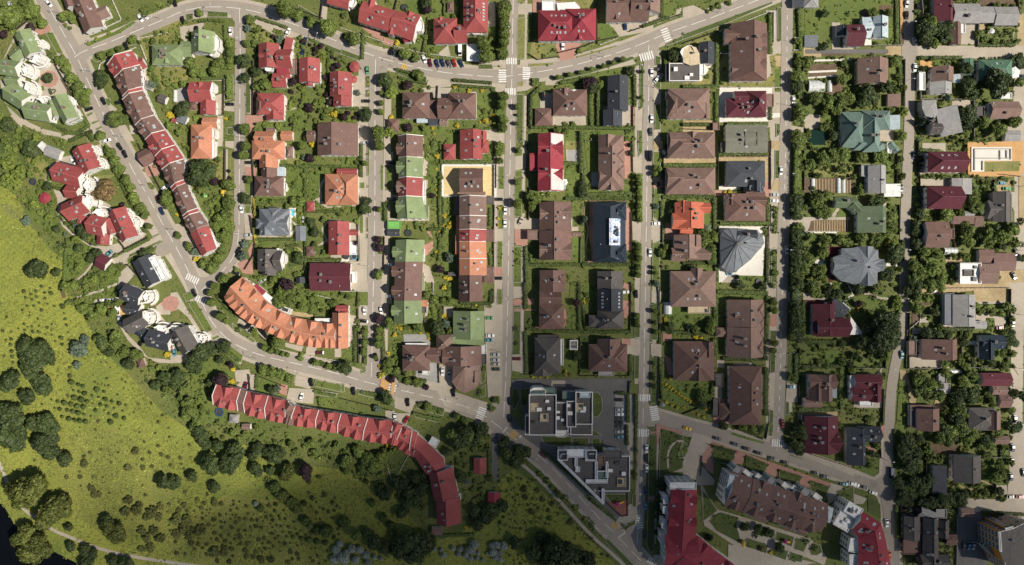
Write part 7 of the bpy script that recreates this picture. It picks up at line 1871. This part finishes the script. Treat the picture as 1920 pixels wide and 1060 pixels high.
T('d 1065 105 34 1060 350 34 1245 100 24; l 870 310 30; y 880 320 14; t 860 580 60 880 860 60 860 1030 60 930 470 50 870 470 40 870 680 40 1000 740 60 1090 770 60 1180 760 70 1240 740 50 1190 600 50 1150 820 54 1060 950 40; d 850 650 50 1130 1020 40 1240 520 30; b 350 20 24 270 40 26 230 60 22 190 80 18; y 180 665 16 110 650 12; u 655 105 12; y 25 650 14')
tile(1600, 0)
T('d 530 230 80 540 290 60 640 220 60 690 280 60 720 200 50; t 560 190 60 600 330 40 140 100 40 260 100 30; d 240 660 54 140 740 60 60 770 50 90 690 60; t 40 690 40 310 470 40; l 370 840 40; s 370 830 30; d 840 520 50 1060 640 110 850 640 60 880 700 60 1000 600 60 1100 600 70; d 1230 450 60 1250 490 40 860 860 80 830 930 60; t 970 920 50 1080 980 60 1200 920 50 830 980 40 1240 620 40; k 500 920 34 560 900 30; t 360 1020 40; s 700 740 30')
tile(0, 265)
T('z 800 370 82 740 400 50; r 690 500 34; d 230 60 70 290 965 80; u 918 478 22; t 830 80 46 870 150 46 900 210 44 950 290 44 985 350 42 1010 420 44 1060 500 44 1090 550 40 1020 450 40; l 130 320 50 60 300 60 150 240 60 60 160 60; d 640 680 60 560 610 34 360 340 40; s 575 633 28 200 600 40 490 700 20; t 1250 430 60 1270 480 40; b 1130 330 20 1145 345 18; b 1080 215 14 1155 185 16; d 730 840 40 600 800 40 1090 840 40; r 1125 640 24')
tile(320, 265)
T('r 560 110 40 570 40 40 990 40 36; d 555 430 44 960 880 50 220 250 110 300 220 60 180 200 60 250 180 60; u 1050 130 34 330 300 36 445 280 18 440 225 14; l 1085 130 28; y 1060 20 26 400 370 18; t 380 600 60 340 640 50 420 560 50 440 640 50 400 720 60 440 480 50 390 820 40 310 950 50 340 930 40 360 880 40; t 980 450 40 930 450 40 590 290 34 440 330 50 430 440 40; s 560 770 34 540 860 40 190 830 36; t 830 990 46 780 1030 40; y 190 880 26 45 550 16 635 730 16; d 1080 680 40 1060 610 40; t 400 1030 44 250 920 44 140 790 36 60 710 30; l 740 60 20; s 1005 120 24; b 490 960 22')
tile(640, 265)
T('r 290 35 42 290 515 24 180 170 24; d 180 510 46 190 450 40; u 290 800 36 280 740 30 110 765 20 740 960 36 680 410 24; t 280 1000 40; s 815 875 38; t 1190 40 40 1190 90 34 1190 150 30; y 720 110 24 610 300 12 760 635 16 745 340 12 710 830 16 790 1030 24; l 780 670 26; y 1185 500 14 1180 580 14 1180 630 14; t 640 50 30 650 100 26; y 820 1030 18; t 345 470 26')
tile(960, 265)
T('r 42 470 40 50 70 22 40 310 24; t 160 430 60 150 500 34 230 400 24 280 400 26; d 530 380 44 530 330 36; k 530 590 34; s 545 580 24; r 945 270 24 950 320 24 950 375 24 955 430 24 950 490 26 955 545 26 960 590 22 945 830 28 950 880 26 945 950 26 940 1005 24 945 780 22; r 1070 205 22 1070 245 22 1100 210 24; s 1080 490 26; r 1070 990 20 1065 950 18; d 1210 520 40; t 1130 840 40 1150 800 30; t 40 830 26 40 900 26; b 850 300 24 820 370 26 885 400 22; u 1120 940 12; d 1220 830 40; k 885 30 20 885 90 20')
tile(1280, 265)
T('d 850 440 56 855 500 54 850 560 44; y 355 382 20 318 382 14; d 850 700 56 850 770 56 850 840 56 850 900 56 850 980 56 850 1040 50; t 1000 450 60 1080 410 50 950 180 50 1050 130 60 1120 110 60 1200 100 60 1080 150 40; t 1070 540 50 1030 540 40; t 700 510 28 700 560 24 690 640 24 690 670 22; d 850 30 40; t 960 720 40 1060 740 50 1180 740 50 1240 760 40 1050 830 50 940 890 60 1010 980 60 1040 960 40 900 960 50; t 690 920 26 690 840 26 690 990 30; k 410 1020 18; b 620 660 22 240 440 24; t 150 700 50 160 760 50 230 720 50 200 830 60 220 900 40; d 60 960 40')
tile(1600, 265)
T('d 310 830 70 300 880 60; y 260 770 20; l 290 760 40; l 340 790 30; d 170 450 60 130 470 40; d 250 1000 60; t 290 570 44 290 640 40 170 730 50 60 730 50 260 690 36; t 930 500 60 900 450 44 700 550 60 1190 660 54; d 1190 650 50; d 470 620 40 480 680 44 470 770 50 500 540 44; t 520 830 50 620 840 50 850 680 50 850 760 50 840 640 40 580 960 60 500 980 60 660 1020 50 440 930 50 450 1040 60; l 1200 760 40; t 1100 720 60 1020 700 50 1000 760 50; t 60 120 50 200 120 60 170 60 40; d 1270 600 30 1270 770 30 1270 880 34; k 500 170 26 505 130 24 480 100 20')
tile(0, 530)
T('d 260 560 110 220 480 80 350 560 80 240 640 80 300 500 80; d 90 730 76 60 770 56 310 740 70 340 790 70 200 860 70 110 1000 90 60 1010 90 40 970 80 350 1050 80 260 1060 60; s 600 500 64 635 430 40 580 620 34 560 510 40; m 468 178 22 386 80 16 311 207 14 240 127 12 180 65 15 460 414 18 78 466 15 85 426 13 245 370 14 292 372 14 182 312 12 88 516 14 90 556 14 467 464 13 538 750 22 525 702 16 590 766 14 624 782 17 726 805 22 560 868 24 610 880 24 656 893 17 485 904 20 532 914 20 580 930 20 626 934 20 638 832 18 595 822 13 552 810 10 545 970 20 590 980 20 505 960 16 448 950 16 434 893 14 410 942 10 517 1022 20 563 1032 16 600 1038 20 642 1046 20 468 1008 14 795 877 17 840 893 14 894 910 18 946 920 12 756 915 15 804 930 14 855 942 10 870 1002 20 932 1020 18 832 1048 22 718 960 17 692 850 12 782 820 12 742 860 10 632 990 12 680 1004 10 492 274 12 500 320 12 410 178 10 332 76 12 270 65 13 376 42 10 312 30 14 232 88 12 276 108 12 340 118 10 192 112 10 294 152 10 358 160 9 256 176 11 204 174 9 168 208 9 284 272 10 188 358 11 240 328 10 296 326 9 388 314 9 342 388 9 390 392 9 138 346 8 86 370 9 186 404 12 300 420 9 416 440 9 514 374 8 96 600 11 93 642 10 526 640 12 322 976 10 374 990 9 316 914 9 386 878 9 804 720 10 712 746 9 814 772 9 884 842 8 920 962 9 818 986 11 784 960 8 764 762 6 700 694 6 222 224 6 480 230 8 530 290 6')
T('t 740 420 40 780 480 44 700 250 50 760 200 50 640 200 50 600 190 30 850 230 40; d 760 440 50 820 520 44 970 610 50 1240 720 60 1170 770 44; l 590 140 30; t 880 450 50 940 520 50 1030 540 50 870 400 44 1020 560 30; t 500 30 50 560 20 40; y 1250 540 26')
tile(320, 530)
T('r 318 152 36 298 78 26 385 255 38 425 290 26 335 25 30; r 710 488 26 755 512 24 798 522 22 842 538 20 882 544 18; d 230 540 80 290 500 60 170 600 60 200 640 50; d 405 480 56 370 580 34; u 455 615 26 380 725 60 870 20 60; d 400 730 50; t 870 90 70 900 120 60 800 130 50 830 160 50 850 60 60; y 465 645 24 455 740 24; t 800 450 50 780 440 40; t 700 650 46 760 670 46 830 690 46 890 715 40 1090 600 30 1130 610 28 1190 630 30 1240 640 30; l 630 370 30 635 385 24; d 500 355 24; t 1230 160 40 1200 150 30; d 60 700 60 40 760 50; t 130 900 50 150 960 60 210 1020 50; s 800 800 30 770 840 20; d 760 800 34; t 120 1000 40; b 970 570 24; l 980 540 20')
tile(640, 530)
T('d 340 860 56 720 340 60; t 740 370 40 580 330 44 640 110 40 700 130 40 820 140 36 770 140 30 370 310 50; u 635 785 26 380 725 30 280 270 40; y 295 698 26 285 628 16 285 400 20 350 535 18 400 395 20; l 295 698 20; r 285 350 30 280 460 36 280 410 26 260 560 20; t 180 370 30 180 450 30 170 520 30; d 30 640 60; t 570 750 40 500 740 36 450 730 26; s 790 310 34 270 950 34; l 820 370 40; k 800 370 20; t 650 930 36 590 920 26 740 970 26; t 870 1000 30 920 1030 30; d 40 1020 0; b 1155 880 26 1130 945 26 1050 830 30; t 350 600 40 350 650 40 420 660 34 490 670 34; d 150 1000 30')
tile(960, 530)
T('r 940 250 22 940 320 22 935 290 22 1070 215 22 1070 300 20 1075 370 22 1065 610 18 1065 720 20 1065 780 22 1060 690 16; d 1180 340 44 30 345 22 30 455 20; u 475 150 34; s 1080 10 26; y 1150 290 14 1150 270 14 160 705 16 215 706 16 265 708 16 400 680 24 540 140 20 1185 720 18; y 1130 830 14 1160 900 16 1200 920 16 1240 936 16; d 480 550 40 480 480 30; l 395 440 10; w 1128 915 24; t 565 130 24 600 350 26; d 80 890 24; b 105 185 22 1060 10 26')
tile(1280, 530)
T('d 850 20 60 840 200 60 850 280 60 830 350 50 860 400 50; r 680 150 26 682 212 28 682 455 28 675 510 28 680 120 14; r 805 405 34; d 1160 85 44 960 20 50; t 1000 80 44 960 30 50; d 140 910 44; t 150 850 50 200 340 50 220 300 40 90 350 40 190 860 30; d 430 20 40 600 30 34; b 680 20 26; y 10 945 14 70 965 14 120 990 14 160 1010 14 100 410 22 140 415 16; t 820 710 40 560 640 30; d 600 540 40; s 45 335 24')
tile(1600, 530)
T('d 200 330 110 280 300 90 250 430 100 130 330 80 180 460 90 80 440 70 320 380 50; l 325 170 40 330 130 30; d 400 60 40 400 100 30 470 30 60; t 460 190 50 470 110 40 560 20 60 640 20 50; d 540 380 50 620 390 50 700 390 40; t 500 730 60 560 760 60 500 800 60 540 830 50; d 640 770 40 800 840 70 860 850 70 760 870 60 900 830 50 1190 440 50 1180 390 40; t 880 700 50 830 740 50 640 850 50 780 960 60 850 1000 50; d 760 1020 60 1200 830 40 1270 850 50; t 1180 960 34; s 450 430 34; t 840 630 40; d 1030 600 40; t 690 680 40; u 30 160 30; d 30 40 60; t 160 40 50')
tile(0, 795)
T('f 240 490 130 180 540 110 290 440 80 130 490 80; f 430 620 110 380 680 100 470 640 80; f 200 840 100 300 900 90 240 960 100 150 880 70 340 950 60; d 60 80 100 130 130 90 40 30 90 150 60 70 330 140 80 390 110 70 390 210 70 300 30 50 400 40 60 500 260 60 360 50 60; f 880 830 80 830 780 60; d 800 740 60; d 1240 430 60; o 1015 205 40 630 300 40 680 480 40 720 530 50 960 330 40 1070 330 30 1030 640 60 1140 660 60 960 575 50 940 660 50 1100 700 40 1190 700 44 1200 620 40 1060 800 50 1150 800 50 1200 860 50 1100 860 50 1130 930 50 1060 940 40; d 520 775 34; d 530 920 40 640 950 50 700 970 44; o 500 400 24 600 400 24 700 400 22 630 245 20 1120 215 22 1210 230 22 1260 250 22 1070 268 20 1140 320 22 1280 310 20 1270 100 16 1165 70 14; d 650 1040 60; d 850 1030 50 950 1050 60')
tile(320, 795)
T('d 310 300 80 470 250 80 440 310 80 300 260 60 490 200 70; d 330 475 50 25 440 60; d 170 390 44; d 270 150 50 360 160 50 220 70 60 240 110 50; d 660 180 50 620 230 44 640 330 50 660 360 44 780 250 60 740 220 60 820 210 50 720 425 30 750 350 40; f 860 370 60 880 350 60; m 780 480 50 840 540 52 905 590 48 940 640 42; f 835 540 50 905 590 46; m 1010 725 36 1045 760 30 1100 800 40 1170 800 52 1040 875 28 1095 885 24 1163 895 22 985 862 18 920 852 16 955 828 13 1020 840 14 897 820 12 885 775 12 872 848 11 1065 560 20 1000 597 24 670 632 34 793 605 16 785 655 14 812 692 11 862 712 10 770 724 12 925 735 9 796 762 9 828 768 10 765 776 8 840 812 8 810 842 8 785 806 6 850 650 10 1115 400 18 1040 435 20 985 655 10; w 640 600 24; d 1280 740 40; u 1020 350 60; o 1155 530 26 330 820 24 410 880 24 490 740 22 520 715 22 560 715 22 610 720 20 650 725 20 640 770 24 680 780 20 460 780 22 510 800 18 560 800 18 520 850 30 350 870 24 210 905 26 270 905 20 400 930 36 460 940 26 330 965 60 400 970 40 560 950 26 640 960 26 660 870 24 580 900 30 530 900 20 570 1000 30 620 1000 26 440 1035 26 680 1020 40 750 1020 40 120 730 60 40 720 60 100 790 60 220 800 60 160 800 40 40 830 50 130 845 40 150 890 40 330 590 40 380 600 26 100 610 30 200 570 26 110 510 22 240 710 18 290 670 12 370 685 20 450 650 18 180 940 20 740 890 20 770 920 20 860 900 22 900 960 26 950 975 22 880 1040 26 960 1010 20 1100 990 18 350 1030 24 60 650 30')
T('w 1240 950 40 1270 900 30 1230 1020 40 1275 1000 40')
tile(640, 795)
T('m 235 592 30 315 700 34 370 760 34 385 825 30 260 455 24 190 432 20 150 418 14 285 435 14 20 730 46; r 120 830 40; d 190 810 40; d 330 520 60 300 500 50 450 460 60 520 500 60 560 560 60 500 580 50 420 440 50 600 480 60 620 400 50 560 400 50 460 660 50; d 520 880 100 600 900 100 460 920 90 560 960 100 640 880 80; w 80 935 36 140 945 34 40 970 32 185 985 36 110 1020 34 30 1020 40 205 1040 30 250 1000 24 300 1010 20 365 925 20 400 940 26 475 1000 26 700 940 20 750 945 18 840 935 24 898 940 26 960 945 36 990 960 26 935 985 26 970 1010 24 1020 1010 20 1065 1020 18 1000 905 40 770 985 26 1170 910 34 1220 915 36 1135 910 30 1140 965 34 1190 970 26 1160 1005 24 1195 1020 24 1100 975 18 880 980 22 1030 970 18; t 200 260 60 240 310 60 130 200 50 300 250 50 160 330 40 40 280 50 330 200 30 420 170 30; y 350 165 22 935 780 16; l 390 200 40; d 870 120 80 930 60 70 1010 120 50 880 60 60 1050 40 60 800 210 40; t 850 80 60 960 100 60 1040 110 40; d 900 390 50 1080 690 70 1020 740 60 1130 640 60 1220 130 50 1240 220 50; s 915 425 26 945 430 26; d 250 880 60 330 930 60; d 1200 620 60 1000 650 50')
tile(960, 795)
T('d 230 850 60 350 950 120 420 1000 110 300 1020 100 30 890 60 180 960 80 560 1010 80; d 40 190 50 100 210 50 30 280 60; o 90 490 34 190 500 30 100 550 30 440 740 34 230 570 30 300 600 30 150 660 36; t 350 530 30 400 560 30 480 630 30 560 720 30 600 760 30 260 430 30 210 380 30 300 480 30; r 925 300 18 930 200 18 925 380 18; d 1100 620 40 1110 700 40 1110 820 44 1100 560 36 1120 460 44 1040 200 24 1050 300 24')
tile(1280, 795)
T('d 460 770 34 880 60 60 850 160 60 300 10 40; z 590 935 22; y 445 875 14 665 965 18; d 560 780 36 650 820 40 720 920 44 550 840 30; d 580 40 36 870 200 40 840 60 50; t 520 30 40 450 20 36; b 775 130 20; d 930 880 30 990 930 30; k 200 850 30')
tile(1600, 795)
T('d 360 470 60 440 440 60 350 550 60 420 520 60 500 480 60 400 580 50 330 440 50; t 420 480 40; d 420 300 70 360 200 60 460 220 60 400 120 60; d 650 570 60 720 560 60 790 560 60 580 580 50 520 590 50 830 530 40; t 740 60 60 820 40 60 880 80 60 700 110 60 850 120 50 1070 60 50 1000 150 40 950 160 40 1060 400 50 1100 370 40 1080 300 40; d 980 120 50 1190 30 50; s 1230 20 40; d 680 60 60; d 560 430 60; t 640 110 50; d 740 110 40; s 410 640 24')
tile(0, 0, 1)
for i in range(15):
    T('y %.1f %.1f 3.6' % (1243 + i * 5.8, 716 + i * 4.9 - (i * .12) ** 2 * 6), 'in the golden row edging the lawn by the shaded crossing')
# ================================================================== garden filling
tile(0, 0, 1)
fill('t b t b p b v l', 60, '5 10 70 -5 45 50 10 75', 3, 8, 1); fill('t b b p v', 42, '262 20 330 0 400 60 340 120 262 80', 3, 7, 2)
fill('t b b p v l', 120, '268 110 350 140 410 260 420 470 390 500 330 300', 3, 8.5, 3); fill('t b b p v u', 120, '470 20 620 80 680 150 670 240 560 240 470 240', 3, 8, 4)
fill('t b b p v', 120, '460 240 690 240 690 480 560 480 480 480', 2.5, 7, 5); fill('t b b p', 70, '480 460 680 480 680 660 560 600 450 520', 2.5, 8, 6)
fill('t b b p l', 90, '0 215 60 230 130 270 100 330 130 420 60 400 20 350', 3, 10, 7); fill('t b p t b l d', 150, '60 400 130 410 200 480 260 560 250 640 330 690 400 700 390 790 300 740 180 620 130 560', 3, 10, 8)
fill('t b b p', 70, '170 420 240 480 200 560 130 580 120 500', 3, 8, 9); fill('t b p t b d', 170, '352 745 384 702 396 788 470 796 560 818 720 850 800 960 740 930 620 870 480 840 400 830 350 790', 3, 9, 10)
fill('t b b v b t b b t y', 130, '730 150 925 150 925 570 735 570', 2.5, 6.5, 11); fill('t b b b t b v y', 60, '735 570 910 570 910 700 740 700', 2.5, 7, 12)
fill('t b b', 130, '990 0 1190 150 1190 700 985 700', 2, 5.5, 13); fill('t b b d', 130, '1235 90 1440 40 1440 760 1240 740', 2, 5.5, 14)
fill('t d b p p', 190, '1490 105 1690 105 1690 540 1490 540', 3, 8, 15); fill('t b', 16, '1490 0 1690 0 1690 90 1490 90', 2, 5, 27); fill('t d b p', 150, '1490 540 1660 540 1650 880 1480 830', 3, 9, 16)
fill('t d b p p', 230, '1720 100 1905 100 1895 540 1715 540', 3, 9, 17); fill('t d b p p', 240, '1715 540 1895 540 1895 940 1680 940', 3, 10, 18)
fill('t d b p', 60, '1715 0 1915 0 1910 85 1720 85', 3, 9, 19); fill('t d b', 60, '1675 940 1840 940 1830 1060 1680 1060', 2.5, 6, 20)
fill('t b b', 40, '620 0 960 0 950 130 660 90', 2.5, 7, 21); fill('d b', 40, '840 770 930 820 930 980 850 960', 3, 9, 22)
fill('o o', 110, '0 560 170 640 330 800 540 900 640 960 600 1050 200 1000 0 800', 1.5, 4, 23, False, None, 1.3)
fill('o o', 90, '300 940 640 930 640 1060 330 1040', 2, 5, 24, False, None, 1.1)
fill('b t', 50, '1230 800 1320 810 1600 920 1560 900 1240 870', 2, 4, 25); fill('d b', 90, '930 880 1000 900 1150 1050 930 1060', 2, 6, 26, False, 'on the shaded meadow strip', 1.2)
grow()
# ================================================================== low growth that gives the open ground its texture
def bucket(items, size=16.0):
    d = {}
    for it in items:
        x0, x1, y0, y1 = it[0]
        if (x1 - x0) > 900: continue
        for i in range(int(x0 // size), int(x1 // size) + 1):
            for j in range(int(y0 // size), int(y1 // size) + 1): d.setdefault((i, j), []).append(it)
    return d
BF, BG = bucket(FOOT), bucket(GROUND)
def openground(x, y):
    """height of the soft ground here, or None on a building or paving"""
    k = (int(x // 16.0), int(y // 16.0))
    for bb, poly in BF.get(k, ()):
        if bb[0] <= x <= bb[1] and bb[2] <= y <= bb[3] and inpoly((x, y), poly): return None
    z, soft = 0.0, True
    for bb, poly, zz, hard in BG.get(k, ()):
        if zz > z and bb[0] <= x <= bb[1] and bb[2] <= y <= bb[3] and inpoly((x, y), poly): z, soft = zz, not hard
    return z if soft else None
def tufts(name, label, m, n, box, size, height, seed, clump, skip_meadow=True, only_meadow=False):
    from mathutils import noise
    r = random.Random(seed); vs_, fs = [], []
    a, b = W(box[0], box[1]), W(box[2], box[3])
    for _ in range(n):
        x, y = r.uniform(a.x, b.x), r.uniform(b.y, a.y)
        if noise.noise(Vector((x * clump, y * clump, seed))) < r.uniform(-.35, .45): continue
        im = inpoly((x, y), MEADOW)
        if (skip_meadow and im) or (only_meadow and not im): continue
        z = openground(x, y)
        if z is None: continue
        for q in range(3):
            s = size * r.uniform(.5, 1.4); h = height * r.uniform(.4, 1.3); t = r.uniform(0, 6.28)
            ux, uy = math.cos(t) * s, math.sin(t) * s; px, py = x + r.uniform(-s, s), y + r.uniform(-s, s); i = len(vs_)
            vs_ += [(px - ux, py - uy, z), (px + uy * .7, py - ux * .7, z + h * .5), (px + ux, py + uy, z + h), (px - uy * .7, py + ux * .7, z + h * .6)]
            fs.append((i, i + 1, i + 2, i + 3))
    tag(obj(name, me_new(name, vs_, fs, m)), label, 'grass' if 'grass' in name else 'undergrowth', None, 'stuff')
tile(0, 0, 1)
tufts('garden_undergrowth', 'low mixed green border plants filling the garden beds between the houses', LEAF['t'], 26000, (0, 0, 1920, 1060), .45, .7, 5, .11)
tufts('flowering_undergrowth', 'low lime and yellowish border plants dotted through the gardens', LEAF['l'], 9000, (0, 0, 1920, 1060), .35, .5, 9, .13)
tufts('meadow_grass', 'uneven tufts of dry yellow-green grass all over the open meadow', mat('meadow_tuft', (.232, .252, .050), island=.4, var=.2, nscale=.05), 42000, (0, 330, 1180, 1060), .5, .38, 3, .05, False, True)
# ================================================================== the cloud added out of view, its thickness shaped to shade the lower part
def cloud():
    tile(0, 0, 1)
    zb = 800.0; sh = SD * (zb / SD.z)
    E = [(1120, 945, 330, 255, 1.6), (860, 1035, 310, 150, 1.7), (1440, 800, 300, 230, .75), (1740, 985, 230, 160, 1.0), (560, 1095, 340, 140, .8), (1080, 610, 200, 110, .65), (1350, 1030, 280, 160, .7), (250, 1050, 330, 150, .35), (1570, 640, 150, 110, .5), (1820, 1060, 170, 90, .5)]
    from mathutils import noise
    st = 14.0; nx, ny = 190, 110; x0, y0 = -300.0, 380.0
    tau = []
    for j in range(ny):
        row = []
        for i in range(nx):
            px, py = x0 + i * st, y0 + j * st
            wob = noise.fractal(Vector((px * .009, py * .009, 3.3)), .9, 2.0, 4)
            px2, py2 = px + 40 * wob, py + 40 * noise.fractal(Vector((px * .009, py * .009, 9.1)), .9, 2.0, 4)
            t = sum(a * math.exp(-(((px2 - cx) / rx) ** 2 + ((py2 - cy) / ry) ** 2) ** 1.1) for cx, cy, rx, ry, a in E)
            row.append(max(0.0, t * (1 + .25 * wob) - .03))
        tau.append(row)
    dens = .02; vs_, fs = [], []
    for top in (1, 0):
        for j in range(ny):
            for i in range(nx):
                p = W(x0 + i * st, y0 + j * st); h = tau[j][i] / dens * SD.z
                vs_.append((p.x + sh.x, p.y + sh.y, zb + (h * .8 if top else -h * .2)))
    n = nx * ny
    for j in range(ny - 1):
        for i in range(nx - 1):
            if max(tau[j][i], tau[j][i + 1], tau[j + 1][i], tau[j + 1][i + 1]) <= 0: continue
            a, b, c, d = j * nx + i, j * nx + i + 1, (j + 1) * nx + i + 1, (j + 1) * nx + i
            fs += [(a, d, c, b), (a + n, b + n, c + n, d + n)]
    m = bpy.data.materials.new('shade_cloud_vapour'); m.use_nodes = True
    nt = m.node_tree; nt.nodes.remove(nt.nodes['Principled BSDF'])
    v = nt.nodes.new('ShaderNodeVolumePrincipled')
    v.inputs['Color'].default_value = (.95, .95, .95, 1); v.inputs['Density'].default_value = dens; v.inputs['Anisotropy'].default_value = .6
    nt.links.new(v.outputs[0], nt.nodes['Material Output'].inputs['Volume'])
    me = me_new('cloud', vs_, fs, m)
    import bmesh
    bm = bmesh.new(); bm.from_mesh(me)
    bmesh.ops.delete(bm, geom=[q for q in bm.verts if not q.link_faces], context='VERTS')
    bmesh.ops.remove_doubles(bm, verts=bm.verts, dist=.01);
    bm.to_mesh(me); bm.free()
    o = obj('cloud', me)
    tag(o, 'thin white summer cloud added out of view to shade the southern streets', 'cloud', None, 'stuff')
cloud()
